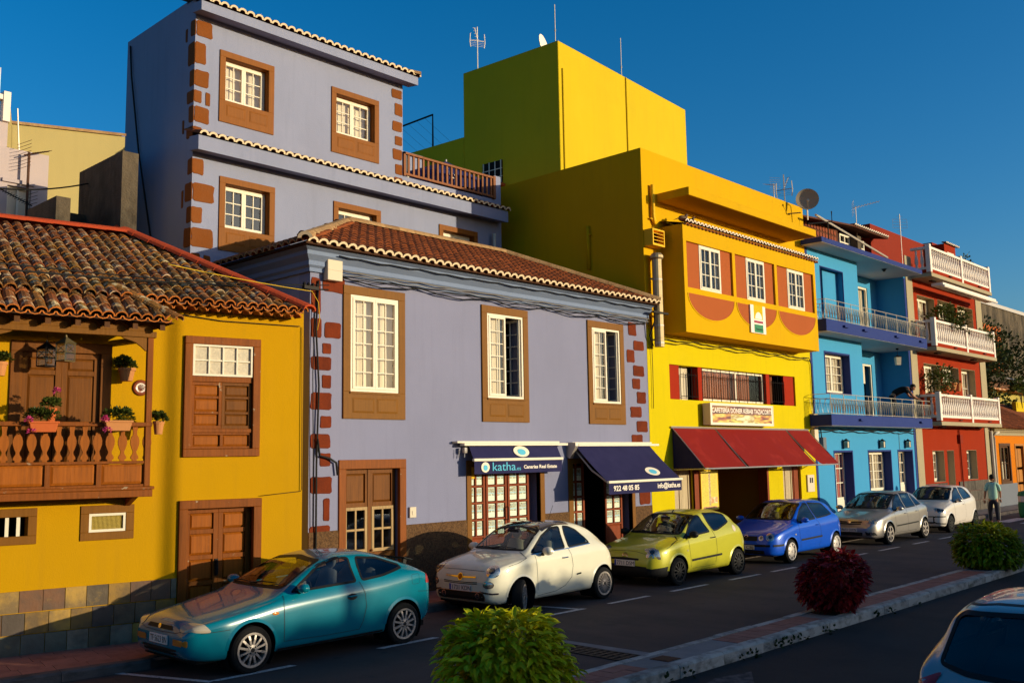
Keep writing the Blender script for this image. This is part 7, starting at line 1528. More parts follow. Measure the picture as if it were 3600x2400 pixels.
c.window('side', [(1.03,.985),(1.92,1.02),(1.96,1.40),(1.72,1.39),(1.42,1.26)], 'side_window', r=.05, g='car_glass'); c.window('side', [(2.02,1.02),(2.66,1.06),(2.60,1.16),(2.42,1.31),(2.22,1.385),(2.06,1.40)], 'side_window', r=.05, g='car_glass_dark')
c.window('front', [(-.61,1.035),(.61,1.035),(.52,1.36),(0,1.415),(-.52,1.36)], 'windscreen', r=.06); c.window('rear', [(-.50,1.12),(.50,1.12),(.45,1.32),(0,1.36),(-.45,1.32)], 'rear_window', g='car_glass_dark')
c.body(); c.finish_windows(); c.finish_arches(); c.wheels(('rim_silver', 20, .012, 'spoke'), .185, R(32))
for sd in BOTH:
    k = ((.20,-.615,.745),(-.88,-.40,.28),(0,0,1)); h = c.patch('headlight', 'chrome', k, circ(.118), sd, .004); c.patch('reflector', 'head_reflector', k, circ(.102), sd, .008, parent=h); c.patch('bulb_bowl', 'lens_dark', k, [(x*.55+.01, y*.55) for x, y in circ(.10)], sd, .012, parent=h); c.patch('lens', 'lens_clear', k, circ(.104), sd, .014, 4, .02, parent=h)
    k = ((.12,-.585,.535),(-.88,-.40,.10),(0,0,1)); h = c.patch('side_light', 'chrome', k, circ(.062, 24, .095), sd, .004); c.patch('reflector', 'head_reflector', k, circ(.052, 24, .083), sd, .010, 3, .01, parent=h)
    k = ((.02,-.40,.355),(-.95,-.2,0),(0,0,1)); h = c.patch('fog_light', 'chrome', k, circ(.05), sd, .009, 2); c.patch('fog_lens', 'lens_dark', k, circ(.036), sd, .013, 2, parent=h)
    c.ribbon('chrome_strip', 'chrome', ((.06,-.62,.40),(-.75,-.65,0),(0,0,1)), [(-.16,0),(-.05,.0),(.05,.012),(.16,.03)], .028, sd, .008)
    c.ribbon('door_gap', 'seal', 'side', [(1.07,.98),(1.08,.85),(1.09,.55),(1.10,.36)], .007, sd); c.ribbon('door_gap', 'seal', 'side', [(1.99,1.02),(2.05,.90),(2.08,.70),(2.03,.50),(1.85,.37),(1.6,.30),(1.10,.27)], .007, sd); c.ribbon('bonnet_gap', 'seal', 'side', [(.40,.83),(.62,.865),(.86,.93),(.93,1.01)], .006, sd)
    c.ribbon('waist_chrome', 'chrome', 'side', [(1.02,.972),(1.5,.99),(2.0,1.008),(2.66,1.045)], .016, sd, .006); c.ribbon('side_moulding', 'paint_cream', 'side', [(1.22,.46),(1.6,.475),(1.96,.49)], .03, sd, .010); c.patch('side_badge', 'black_plastic', 'side', rounded([(2.17,.52),(2.31,.53),(2.31,.56),(2.17,.55)], .01), sd, .005, 2)
    c.patch('tail_light', 'red_lens', ((3.38,-.62,.86),(.85,-.5,.2),(0,0,1)), rounded([(-.06,-.11),(.06,-.11),(.06,.11),(-.06,.11)], .04), sd, .008)
c.handle(1.86, .86, 'chrome', .15); c.mirror(1.27, .995, 'paint_cream', .23, .15)
c.patch('lower_grille', 'black_plastic', 'front', rounded([(-.54,.285),(.54,.285),(.56,.345),(.52,.415),(-.52,.415),(-.56,.345)], .05), off=.004); c.ribbon('lower_grille_chrome', 'chrome', 'front', rounded([(-.55,.28),(.55,.28),(.57,.345),(.53,.42),(-.53,.42),(-.57,.345)], .05), .012, -1, .006, True)
c.ribbon('moustache', 'chrome', 'front', [(-.36,.66),(-.2,.655),(0,.65),(.2,.655),(.36,.66)], .024, off=.010); h = c.patch('badge', 'chrome', 'front', [(.06*math.cos(R(a)), .655+.06*math.sin(R(a))) for a in range(0, 360, 20)], off=.014, rings=2); c.patch('badge_centre', 'red_lens', 'front', [(.046*math.cos(R(a)), .655+.046*math.sin(R(a))) for a in range(0, 360, 20)], off=.018, rings=2, parent=h)
for z in (.565, .54): c.ribbon('intake_slot', 'black_plastic', 'front', [(-.40,z+.012),(-.2,z+.003),(0,z),(.2,z+.003),(.40,z+.012)], .013, off=.004)
c.ribbon('bonnet_gap', 'seal', 'front', [(-.50,.76),(-.3,.765),(0,.77),(.3,.765),(.50,.76)], .006, off=.003); c.plate('1731 KDN', 0, .475); c.wipers([((.15,1.04),(-.42,1.06)),((.58,1.03),(.10,1.05))]); c.cabin(1.50, 2.15, 'seat_cream', (.98,.95))
b = MB(); b.tube([(0,0,0),(.16,0,.28)], .005, 4); b.obj('roof_aerial', 'black_plastic', c.t, loc=(2.35,0,1.46))
# lime yellow hatchback
P = dict(L=3.67, H=1.46, paint='paint_lime', track=.745, axles=(.74,3.055), wr_=.285, gap=.055, low_z=.43, archm='paint_lime', lower=[(15,0,.48)],
  zt=[(0,.58),(.03,.67),(.09,.755),(.20,.815),(.45,.875),(.75,.93),(.92,.96),(1.0,.995),(1.3,1.19),(1.58,1.345),(1.80,1.42),(2.15,1.46),(2.6,1.445),(2.95,1.39),(3.2,1.29),(3.42,1.08),(3.55,.90),(3.64,.72),(3.67,.60)],
  zs=[(0,.54),(.08,.66),(.25,.75),(.7,.835),(1.0,.88),(1.6,.93),(2.2,.97),(2.8,1.02),(3.15,1.03),(3.45,.85),(3.67,.56)],
  zb=[(0,.30),(.05,.22),(.3,.18),(1,.19),(2.6,.20),(3.3,.24),(3.67,.34)],
  hw=[(0,.54),(.03,.62),(.1,.70),(.25,.775),(.5,.82),(1,.83),(2.7,.832),(3.15,.82),(3.45,.75),(3.6,.66),(3.67,.54)],
  wr=[(0,.46),(.15,.58),(.5,.66),(.95,.70),(1.3,.645),(1.7,.585),(2.3,.57),(2.9,.56),(3.3,.54),(3.67,.46)], hubm='rim_dark')
c = new_car('parked_car', 'lime yellow hatchback with black lower bumper, parked under the navy awning', P, (16.31, 12.33, 0), R(-.4))
c.window('side', [(1.13,.94),(2.02,1.0),(1.86,1.36),(1.70,1.345),(1.45,1.21)], 'side_window', r=.05, g='car_glass_dark'); c.window('side', [(2.16,1.01),(2.32,1.02),(2.92,1.17),(2.86,1.33),(2.5,1.38),(2.02,1.39)], 'side_window', r=.05, g='car_glass_dark')
c.window('front', [(-.66,1.0),(.66,1.0),(.56,1.36),(0,1.40),(-.56,1.36)], 'windscreen', r=.06); c.window('rear', [(-.50,1.12),(.50,1.12),(.46,1.30),(0,1.33),(-.46,1.30)], 'rear_window', g='car_glass_dark')
c.body(); c.finish_windows(); c.finish_arches(); c.wheels(('rim_dark', 12, .028, 'spoke'), .18)
for sd in BOTH:
    k = ((.20,-.61,.66),(-.86,-.42,.30),(0,0,1)); h = c.patch('headlight', 'head_reflector', k, rounded([(-.14,-.12),(.15,-.10),(.20,.10),(.02,.14),(-.10,.06)], .03), sd, .005); c.patch('bulb_bowl', 'lens_dark', k, [(x*.5+.03, y*.5+.02) for x, y in circ(.10)], sd, .009, parent=h); c.patch('lens', 'lens_clear', k, rounded([(-.14,-.12),(.15,-.10),(.20,.10),(.02,.14),(-.10,.06)], .03), sd, .012, 4, .012, parent=h)
    c.ribbon('door_gap', 'seal', 'side', [(1.14,.93),(1.15,.75),(1.18,.50),(1.19,.33)], .007, sd); c.ribbon('door_gap', 'seal', 'side', [(2.02,1.42),(2.08,1.2),(2.12,1.0),(2.19,.85),(2.20,.60),(2.14,.35)], .008, sd); c.ribbon('bonnet_gap', 'seal', 'side', [(.38,.76),(.6,.83),(.88,.90),(.98,.96)], .006, sd)
    c.ribbon('side_moulding', 'black_plastic', 'side', [(1.22,.47),(1.7,.485),(2.38,.505)], .045, sd, .012); c.ribbon('sill_gap', 'seal', 'side', [(1.25,.30),(2.1,.31)], .005, sd); c.ribbon('mirror_sail', 'black_plastic', 'side', [(1.05,.90),(1.12,.94),(1.20,.985)], .06, sd, .004)
    h = c.patch('filler_cap', 'box_grey', 'side', [(2.98+.06*math.cos(R(a)), 1.02+.07*math.sin(R(a))) for a in range(0, 360, 24)], sd, .004, 2); c.patch('tail_light', 'red_lens', ((3.48,-.66,.95),(.8,-.6,.2),(0,0,1)), rounded([(-.05,-.16),(.05,-.16),(.05,.16),(-.05,.16)], .03), sd, .008); c.patch('rear_bumper_corner', 'black_plastic', 'side', rounded([(3.38,.30),(3.60,.36),(3.62,.62),(3.44,.66),(3.39,.50)], .03), sd, .006)
    c.patch('side_repeater', 'head_clear', 'side', [(1.08+.022*math.cos(R(a)), .68+.022*math.sin(R(a))) for a in range(0, 360, 45)], sd, .005, 2)
c.handle(2.05, .88, 'black_plastic', .17); c.mirror(1.22, .97, 'black_plastic', .22, .15)
c.patch('grille', 'black_plastic', 'front', rounded([(-.35,.535),(.35,.535),(.36,.575),(0,.59),(-.36,.575)], .02), off=.004)
for dz in (0, .035): c.ribbon('chevron_badge', 'chrome', 'front', [(-.075,.60+dz),(0,.64+dz),(.075,.60+dz)], .016, off=.008)
c.ribbon('bonnet_gap', 'seal', 'front', [(-.52,.66),(-.25,.71),(0,.715),(.25,.71),(.52,.66)], .006, off=.003); c.plate('7711 DSM', 0, .475, (.52,.12)); c.wipers([((.15,1.005),(-.45,1.03)),((.60,1.0),(.12,1.02))]); c.cabin(1.62, 2.3, 'seat_grey', (1.05,.92))
b = MB(); b.tube([(0,0,0),(.08,0,.05)], .012, 5); b.obj('roof_aerial', 'black_plastic', c.t, loc=(1.75,0,1.41))
# blue hatchback
P = dict(L=3.90, H=1.465, paint='paint_blue', track=.735, axles=(.78,3.24), wr_=.29, gap=.05,
  zt=[(0,.50),(.03,.58),(.08,.68),(.16,.755),(.4,.83),(.8,.92),(1.0,.965),(1.08,1.0),(1.4,1.20),(1.68,1.36),(1.9,1.43),(2.3,1.465),(2.8,1.45),(3.15,1.40),(3.38,1.30),(3.6,1.08),(3.75,.93),(3.86,.75),(3.90,.60)],
  zs=[(0,.47),(.1,.62),(.4,.76),(.8,.84),(1.08,.89),(1.8,.93),(2.6,.955),(3.2,.985),(3.5,.98),(3.75,.80),(3.90,.56)],
  zb=[(0,.30),(.05,.22),(.3,.19),(1,.20),(2.8,.21),(3.5,.25),(3.90,.36)],
  hw=[(0,.54),(.03,.62),(.1,.70),(.25,.77),(.5,.815),(1,.825),(2.9,.827),(3.35,.815),(3.65,.75),(3.82,.66),(3.90,.54)],
  wr=[(0,.46),(.15,.58),(.5,.66),(1.05,.69),(1.4,.64),(1.8,.585),(2.4,.57),(3.1,.56),(3.5,.55),(3.90,.46)], hubm='hubcap')
c = new_car('parked_car', 'bright blue hatchback with round headlights, fourth from the left', P, (21.30, 12.42, 0), R(.1))
c.window('side', [(1.24,.945),(2.20,.985),(2.08,1.385),(1.92,1.375),(1.62,1.24)], 'side_window', r=.05, g='car_glass_dark'); c.window('side', [(2.25,.99),(2.80,1.02),(3.18,1.06),(3.10,1.18),(2.92,1.34),(2.12,1.395)], 'side_window', r=.06, g='car_glass_dark')
c.window('front', [(-.65,1.005),(.65,1.005),(.55,1.375),(0,1.415),(-.55,1.375)], 'windscreen', r=.06); c.window('rear', [(-.50,1.10),(.50,1.10),(.46,1.32),(0,1.35),(-.46,1.32)], 'rear_window', g='car_glass_dark')
c.body(); c.finish_windows(); c.finish_arches(); c.wheels(('hubcap', 8, .02, 'cap'), .18)
for sd in BOTH:
    for (k, r_) in ((((.15,-.60,.645),(-.90,-.38,.2),(0,0,1)), .105), (((.08,-.40,.62),(-.95,-.15,.15),(0,0,1)), .062)):
        h = c.patch('headlight', 'chrome', k, circ(r_), sd, .004); c.patch('reflector', 'head_reflector', k, circ(r_*.88), sd, .008, parent=h); c.patch('bulb_bowl', 'lens_dark', k, circ(r_*.4), sd, .011, 2, parent=h); c.patch('lens', 'lens_clear', k, circ(r_*.9), sd, .012, 4, .018, parent=h)
    c.ribbon('door_gap', 'seal', 'side', [(1.22,.93),(1.23,.70),(1.26,.45),(1.27,.33)], .007, sd); c.ribbon('door_gap', 'seal', 'side', [(2.22,.98),(2.34,.85),(2.38,.65),(2.34,.42),(2.25,.32)], .007, sd); c.ribbon('side_moulding', 'black_plastic', 'side', [(1.30,.52),(1.8,.53),(2.42,.545)], .045, sd, .012); c.ribbon('sill_crease', 'paint_blue', 'side', [(1.25,.36),(1.8,.37),(2.5,.38)], .02, sd, .010)
    c.patch('side_repeater', 'head_clear', 'side', [(1.02+.035*math.cos(R(a)), .67+.02*math.sin(R(a))) for a in range(0, 360, 30)], sd, .006, 2); c.ribbon('bumper_strip', 'black_plastic', 'side', [(.10,.455),(.25,.455),(.42,.46)], .05, sd, .010); c.patch('tail_light', 'red_lens', ((3.70,-.64,.90),(.8,-.6,.2),(0,0,1)), rounded([(-.07,-.14),(.07,-.14),(.07,.14),(-.07,.14)], .04), sd, .008)
c.handle(2.20, .845, 'paint_blue'); c.mirror(1.36, .97, 'paint_blue', .22, .13)
c.patch('grille', 'black_plastic', 'front', rounded([(-.32,.555),(.32,.555),(.30,.665),(-.30,.665)], .02), off=.005); c.ribbon('badge', 'chrome', 'front', [(.055*math.cos(R(a)), .625+.055*math.sin(R(a))) for a in range(0, 360, 15)], .014, -1, .012, True); c.ribbon('badge_letters', 'chrome', 'front', [(-.035,.665),(-.012,.585),(0,.625),(.012,.585),(.035,.665)], .012, -1, .012)
c.ribbon('bumper_strip', 'black_plastic', 'front', [(-.64,.455),(-.3,.45),(0,.45),(.3,.45),(.64,.455)], .05, -1, .010); c.patch('lower_intake', 'black_plastic', 'front', rounded([(-.50,.25),(.50,.25),(.50,.34),(-.50,.34)], .02), off=.004); pl0 = c.plate('CBJ', 0, .405, (.50,.10)); lt = pl0.children[-1]; lt.scale.x *= .46; lt.location.x = .02; c.wipers([((.15,1.01),(-.45,1.03)),((.60,1.0),(.12,1.02))]); c.cabin(1.75, 2.5, 'seat_grey', (1.12,.93))
# silver five-door
P = dict(L=4.18, H=1.475, paint='paint_silver', track=.765, axles=(.86,3.46), wr_=.305, gap=.05,
  zt=[(0,.52),(.03,.60),(.1,.70),(.22,.76),(.5,.835),(.85,.91),(1.05,.95),(1.13,.985),(1.5,1.20),(1.82,1.36),(2.05,1.435),(2.45,1.475),(2.9,1.465),(3.25,1.41),(3.5,1.30),(3.75,1.11),(3.98,1.0),(4.10,.90),(4.16,.74),(4.18,.60)],
  zs=[(0,.49),(.1,.62),(.4,.75),(.85,.835),(1.13,.88),(1.9,.925),(2.8,.955),(3.4,.985),(3.8,.97),(4.05,.84),(4.18,.57)],
  zb=[(0,.29),(.05,.22),(.3,.19),(1,.20),(3,.205),(3.7,.24),(4.18,.36)],
  hw=[(0,.56),(.03,.64),(.1,.72),(.25,.79),(.5,.84),(1,.853),(3.2,.855),(3.65,.84),(3.95,.76),(4.1,.67),(4.18,.56)],
  wr=[(0,.48),(.15,.60),(.5,.68),(1.1,.71),(1.5,.65),(1.9,.595),(2.6,.58),(3.2,.575),(3.6,.57),(4.18,.48)], hubm='rim_dark')
c = new_car('parked_car', 'silver five-door hatchback with six-spoke wheels, fifth from the left', P, (27.2, 12.48, 0), R(-.6))
c.window('side', [(1.30,.935),(2.12,.965),(2.14,1.39),(1.98,1.37),(1.70,1.24)], 'side_window', r=.05, g='car_glass_dark'); c.window('side', [(2.20,.97),(2.90,1.0),(2.86,1.39),(2.22,1.405)], 'side_window', r=.04, g='car_glass_dark'); c.window('side', [(2.97,1.01),(3.38,1.045),(3.22,1.22),(2.95,1.36)], 'side_window', r=.04, g='car_glass_dark')
c.window('front', [(-.66,.99),(.66,.99),(.56,1.375),(0,1.42),(-.56,1.375)], 'windscreen', r=.06); c.window('rear', [(-.54,1.12),(.54,1.12),(.50,1.30),(0,1.33),(-.50,1.30)], 'rear_window', g='car_glass_dark')
c.body(); c.finish_windows(); c.finish_arches(); c.wheels(('rim_silver', 6, .045, 'spoke'), .19)
for sd in BOTH:
    k = ((.22,-.62,.665),(-.82,-.48,.25),(0,0,1)); h = c.patch('headlight', 'head_reflector', k, rounded([(-.22,-.10),(.10,-.08),(.20,.06),(.12,.11),(-.10,.06)], .04), sd, .005); c.patch('bulb_bowl', 'head_clear', k, [(x*.5+.06, y*.5+.01) for x, y in circ(.11)], sd, .009, parent=h); c.patch('bulb_bowl', 'head_clear', k, [(x*.4-.07, y*.4-.035) for x, y in circ(.10)], sd, .009, parent=h); c.patch('lens', 'lens_clear', k, rounded([(-.22,-.10),(.10,-.08),(.20,.06),(.12,.11),(-.10,.06)], .04), sd, .012, 4, .01, parent=h)
    for pl_ in ([(1.28,.93),(1.30,.65),(1.34,.33)], [(2.17,1.42),(2.16,.95),(2.20,.6),(2.20,.32)], [(2.93,1.41),(2.95,1.0),(3.05,.8),(3.02,.62),(2.90,.45),(2.85,.32)], [(1.34,.31),(2.2,.31),(2.85,.31)]): c.ribbon('door_gap', 'seal', 'side', pl_, .007, sd)
    c.ribbon('side_moulding', 'black_plastic', 'side', [(1.36,.50),(2.1,.515),(2.95,.535)], .04, sd, .012); k = ((.10,-.62,.345),(-.86,-.5,0),(0,0,1)); h = c.patch('fog_lamp_recess', 'black_plastic', k, rounded([(-.17,-.05),(.13,-.05),(.17,.05),(-.10,.03)], .02), sd, .004); c.patch('fog_lamp', 'chrome', k, circ(.04), sd, .007, 2, parent=h); c.patch('tail_light', 'red_lens', ((3.98,-.68,.92),(.8,-.6,.2),(0,0,1)), rounded([(-.08,-.12),(.08,-.12),(.08,.12),(-.08,.12)], .04), sd, .008)
c.handle(2.02, .83, 'paint_silver'); c.handle(2.88, .86, 'paint_silver'); c.mirror(1.44, .965, 'paint_silver', .22, .13)
for z, w in ((.655,.38),(.605,.36)): c.ribbon('grille_slot', 'black_plastic', 'front', [(-w,z+.005),(0,z-.005),(w,z+.005)], .034, -1, .005)
c.patch('badge', 'chrome', 'front', [(.06*math.cos(R(a)), .655+.042*math.sin(R(a))) for a in range(0, 360, 20)], off=.010, rings=2); c.patch('lower_grille', 'black_plastic', 'front', rounded([(-.40,.28),(.40,.28),(.42,.375),(-.42,.375)], .03), off=.004); c.plate('8603 DXW', 0, .44, (.52,.11)); c.wipers([((.15,.995),(-.45,1.02)),((.60,.99),(.12,1.01))]); c.cabin(1.85, 2.65, 'seat_grey', (1.17,.92))
# small white city car
P = dict(L=3.54, H=1.49, paint='paint_white', track=.735, axles=(.61,3.03), wr_=.285, gap=.055,
  zt=[(0,.56),(.02,.64),(.07,.74),(.15,.82),(.35,.89),(.65,.96),(.80,.995),(.88,1.03),(1.2,1.23),(1.48,1.385),(1.7,1.455),(2.1,1.49),(2.6,1.475),(3.0,1.42),(3.2,1.33),(3.36,1.12),(3.46,.92),(3.52,.72),(3.54,.58)],
  zs=[(0,.53),(.08,.68),(.3,.80),(.65,.87),(.88,.91),(1.6,.95),(2.4,.985),(2.95,1.03),(3.25,1.0),(3.44,.80),(3.54,.54)],
  zb=[(0,.30),(.05,.22),(.3,.19),(1,.20),(2.6,.205),(3.2,.25),(3.54,.36)],
  hw=[(0,.56),(.02,.63),(.08,.71),(.2,.77),(.4,.81),(.9,.82),(2.8,.822),(3.1,.81),(3.35,.74),(3.48,.65),(3.54,.54)],
  wr=[(0,.48),(.15,.60),(.5,.66),(.85,.69),(1.2,.64),(1.6,.59),(2.2,.575),(2.9,.565),(3.25,.55),(3.54,.46)], hubm='rim_dark')
c = new_car('parked_car', 'small white hatchback with dark steel wheels, farthest of the row', P, (32.5, 12.48, 0), R(.6))
c.window('side', [(1.02,.965),(1.95,1.0),(1.92,1.41),(1.72,1.40),(1.40,1.265)], 'side_window', r=.05, g='car_glass_dark'); c.window('side', [(2.01,1.005),(2.75,1.05),(2.80,1.13),(2.68,1.30),(2.45,1.39),(1.99,1.415)], 'side_window', r=.07, g='car_glass_dark')
c.window('front', [(-.65,1.035),(.65,1.035),(.55,1.40),(0,1.44),(-.55,1.40)], 'windscreen', r=.06, g='car_glass_dark'); c.window('rear', [(-.50,1.05),(.50,1.05),(.46,1.34),(0,1.37),(-.46,1.34)], 'rear_window', g='car_glass_dark')
c.body(); c.finish_windows(); c.finish_arches(); c.wheels(('rim_dark', 10, .04, 'spoke'), .175)
for sd in BOTH:
    k = ((.20,-.61,.715),(-.82,-.48,.25),(0,0,1)); h = c.patch('headlight', 'head_reflector', k, rounded([(-.17,-.08),(.12,-.08),(.20,.06),(.10,.09),(-.12,.02)], .04), sd, .005); c.patch('bulb_bowl', 'lens_dark', k, [(x*.5+.05, y*.5) for x, y in circ(.11)], sd, .009, parent=h); c.patch('bulb_bowl', 'lens_dark', k, [(x*.4-.06, y*.4-.02) for x, y in circ(.11)], sd, .009, parent=h); c.patch('lens', 'lens_clear', k, rounded([(-.17,-.08),(.12,-.08),(.20,.06),(.10,.09),(-.12,.02)], .04), sd, .012, 4, .01, parent=h)
    c.ribbon('door_gap', 'seal', 'side', [(1.0,.95),(1.02,.65),(1.05,.33)], .007, sd); c.ribbon('door_gap', 'seal', 'side', [(1.98,1.0),(2.05,.8),(2.06,.55),(2.0,.33),(1.05,.31)], .007, sd); k = ((.08,-.60,.43),(-.85,-.5,0),(0,0,1)); c.ribbon('bumper_frame', 'black_plastic', k, [(-.22,.10),(.10,.10),(.15,.07),(.15,-.06),(.08,-.11),(-.22,-.13)], .035, sd, .006); c.patch('tail_light', 'red_lens', ((3.40,-.66,.95),(.8,-.6,.2),(0,0,1)), rounded([(-.06,-.16),(.06,-.16),(.06,.16),(-.06,.16)], .04), sd, .008)
c.handle(1.88, .86, 'paint_white'); c.mirror(1.16, .985, 'paint_silver', .22, .13); c.ribbon('bumper_frame', 'black_plastic', 'front', [(-.5,.53),(0,.525),(.5,.53)], .03, -1, .006); c.patch('lower_grille', 'black_plastic', 'front', rounded([(-.5,.31),(.5,.31),(.5,.36),(-.5,.36)], .02), off=.004); c.wipers([((.15,1.04),(-.45,1.06)),((.60,1.035),(.12,1.05))]); c.cabin(1.55, 2.3, 'seat_grey', (.95,.95))
# silver hatchback in the near lane, seen from behind
P = dict(L=3.95, H=1.47, paint='paint_grey', track=.74, axles=(.80,3.28), wr_=.295, gap=.05,
  zt=[(0,.50),(.05,.62),(.2,.74),(.5,.83),(.9,.93),(1.05,.98),(1.4,1.20),(1.7,1.36),(1.95,1.44),(2.4,1.47),(2.9,1.455),(3.2,1.425),(3.34,1.39),(3.50,1.22),(3.68,1.0),(3.80,.93),(3.88,.82),(3.95,.60)],
  zs=[(0,.47),(.1,.62),(.5,.77),(1.05,.89),(1.9,.94),(2.8,.98),(3.3,1.0),(3.6,.97),(3.8,.88),(3.95,.56)],
  zb=[(0,.30),(.05,.22),(.3,.19),(1,.20),(3,.21),(3.6,.25),(3.95,.34)],
  hw=[(0,.54),(.05,.66),(.25,.77),(.5,.82),(1,.835),(3.0,.835),(3.4,.825),(3.7,.775),(3.85,.70),(3.95,.58)],
  wr=[(0,.46),(.2,.60),(1.0,.70),(1.4,.65),(1.8,.595),(2.4,.58),(3.0,.575),(3.3,.57),(3.6,.60),(3.95,.48)], hubm='rim_dark')
c = new_car('foreground_car', 'silver hatchback seen from behind in the bottom right corner', P, (11.62, 2.42, 0), R(180+1.0), 'moving traffic')
c.window('side', [(1.25,.95),(2.10,.985),(2.05,1.39),(1.90,1.38),(1.60,1.24)], 'side_window', r=.05, g='car_glass_dark'); c.window('side', [(2.18,.99),(2.9,1.02),(3.10,1.10),(2.95,1.34),(2.18,1.40)], 'side_window', r=.05, g='car_glass_dark'); c.window('front', [(-.65,1.0),(.65,1.0),(.55,1.375),(0,1.41),(-.55,1.375)], 'windscreen', r=.06); c.window('rear', [(-.62,1.0),(-.40,.955),(0,.94),(.40,.955),(.62,1.0),(.545,1.335),(.50,1.37),(0,1.385),(-.50,1.37),(-.545,1.335)], 'rear_window', g='car_glass_dark', r=.05)
c.body(); c.finish_windows(); c.finish_arches(); c.wheels(('rim_silver', 8, .03, 'spoke'), .185)
for sd in BOTH:
    c.patch('tail_light', 'red_lens', ((3.78,-.64,.80),(.85,-.45,.15),(0,0,1)), rounded([(-.10,-.16),(.09,-.16),(.11,.06),(-.02,.17)], .04), sd, .010); c.patch('indicator', 'amber_lens', 'side', rounded([(3.52,.74),(3.66,.72),(3.72,.90),(3.62,.95)], .03), sd, .008); c.ribbon('roof_channel', 'seal', 'top', [(1.9,sd*.545),(2.5,sd*.535),(3.2,sd*.53)], .012, -1, .002); c.ribbon('door_gap', 'seal', 'side', [(2.14,.98),(2.2,.7),(2.15,.33)], .007, sd)
c.handle(2.05, .85, 'paint_grey'); c.mirror(1.36, .97, 'paint_grey'); c.ribbon('tailgate_gap', 'seal', 'rear', [(-.54,1.40),(-.3,1.425),(0,1.43),(.3,1.425),(.54,1.40)], .008, -1, .003); c.patch('high_brake_light', 'red_lens', 'rear', rounded([(-.07,1.395),(.07,1.395),(.07,1.412),(-.07,1.412)], .006), off=.006, rings=2)
A, na = c.caster('rear')(0.05, .965); b = MB(); b.tube([A+na*.03, A+na*.05+Vector((-.12,.22,.02)), A+na*.04+Vector((-.09,.45,.03))], [.02,.014,.008], 6); b.obj('rear_wiper', 'black_plastic', c.t); c.cabin(1.75, 2.6, 'seat_grey', (1.1,.93))
# ---------------------------------------------------------------- shrubs on the median
def leaf_mesh(name, m, L=.14, W=.055, droop=.35):
    b = MB(); n = 4; vs = []
    for i in range(n+1):
        t = i/n; w = W*math.sin(math.pi*min(1, t*.92+.08))**.8*(1 if i < n else .05); y = L*t; z = .25*L*t-droop*L*t*t
        vs += [(-w/2, y, z+w*.28), (0, y, z), (w/2, y, z+w*.28)]
    fs = []
    for i in range(n): fs += [(3*i, 3*i+1, 3*i+4, 3*i+3), (3*i+1, 3*i+2, 3*i+5, 3*i+4)]
    b.add(vs, fs); return b.mesh(name, m, smooth=True)
def shrub(label, p, rx, h, m, nleaf, seed, L, cam=(0, 0, 2.66), dense=1.0):
    t = thing('shrub', label, 'shrub', p, 0, 'round shrubs on the median'); r = random.Random(seed)
    b = MB()
    for k in range(7): a = r.uniform(0, 6.28); b.tube([(r.uniform(-.06,.06), r.uniform(-.06,.06), -.02), (math.cos(a)*rx*.25, math.sin(a)*rx*.25, h*.35), (math.cos(a)*rx*.55, math.sin(a)*rx*.55, h*.7)], [.022,.016,.008], 5)
    b.obj('stems', 'bark', t)
    lms = [leaf_mesh('leaf', m, L*s, L*.42*s, d) for s, d in ((1, .35), (.85, .5), (1.12, .25), (.7, .6))]
    C = Vector((0, 0, h*.54)); items = []; bumps = [(Vector((r.gauss(0,1), r.gauss(0,1), r.gauss(0,.8))).normalized(), r.choice((-.10, .06, .12, .18))) for _ in range(30)]
    view = (Vector(cam)-Vector(p)).normalized()
    for i in range(nleaf):
        d = Vector((r.gauss(0,1), r.gauss(0,1), r.gauss(0,1))).normalized()
        f = 1-.42*r.random()**1.3; q = sum(bh*max(0, (d.dot(bd)-.75)/.25) for bd, bh in bumps)
        sq = 1/max(abs(d.x)**2.6+abs(d.y)**2.6+abs(d.z)**2.6, 1e-5)**(1/2.6)
        P_ = C+Vector((d.x*rx*sq*(f+q), d.y*rx*sq*(f+q), d.z*h*.47*sq*(f+q)))
        out = (d+Vector((r.uniform(-.7,.7), r.uniform(-.7,.7), r.uniform(-.5,.55)))).normalized(); out.z = out.z*.5-.22
        yv = out.normalized(); zv = (Vector((0,0,1))+d*.6+Vector((r.uniform(-.5,.5), r.uniform(-.5,.5), 0))).normalized(); xv = yv.cross(zv).normalized(); zv = xv.cross(yv)
        M_ = Matrix((xv, yv, zv)).transposed().to_4x4(); M_.translation = P_
        items.append((d.dot(view)+f*.8, M_, r.choice(lms)))
    items.sort(key=lambda t_: -t_[0])
    for s, M_, me in items[:300]:
        o = bpy.data.objects.new('leaf', me); COL.objects.link(o); o.parent = t; o.matrix_local = M_
    # the rest in a few meshes joined, coloured per clump by the noise of the leaf material
    b = MB()
    for s, M_, me in items[300:]: b.add([M_ @ v.co for v in me.vertices], [tuple(f.vertices) for f in me.polygons])
    b.obj('foliage', m, t, smooth=True, kind='stuff')
    b = MB(); b.ell((0,0,h*.5), (rx*.62, rx*.62, h*.36), 12, 8); b.obj('inner_twigs', m, t)
shrub('lime green rounded shrub on the median, cut by the bottom edge', (7.40, 7.20, .12), .47, .85, 'leaf_lime', 2700, 1, .15)
shrub('dark red leaved rounded shrub on the median', (15.0, 7.18, .12), .42, .86, 'leaf_red', 2500, 2, .14)
shrub('dark green rounded shrub on the median near the far crossing', (22.4, 7.2, .12), .55, .86, 'leaf_green', 2500, 3, .15)
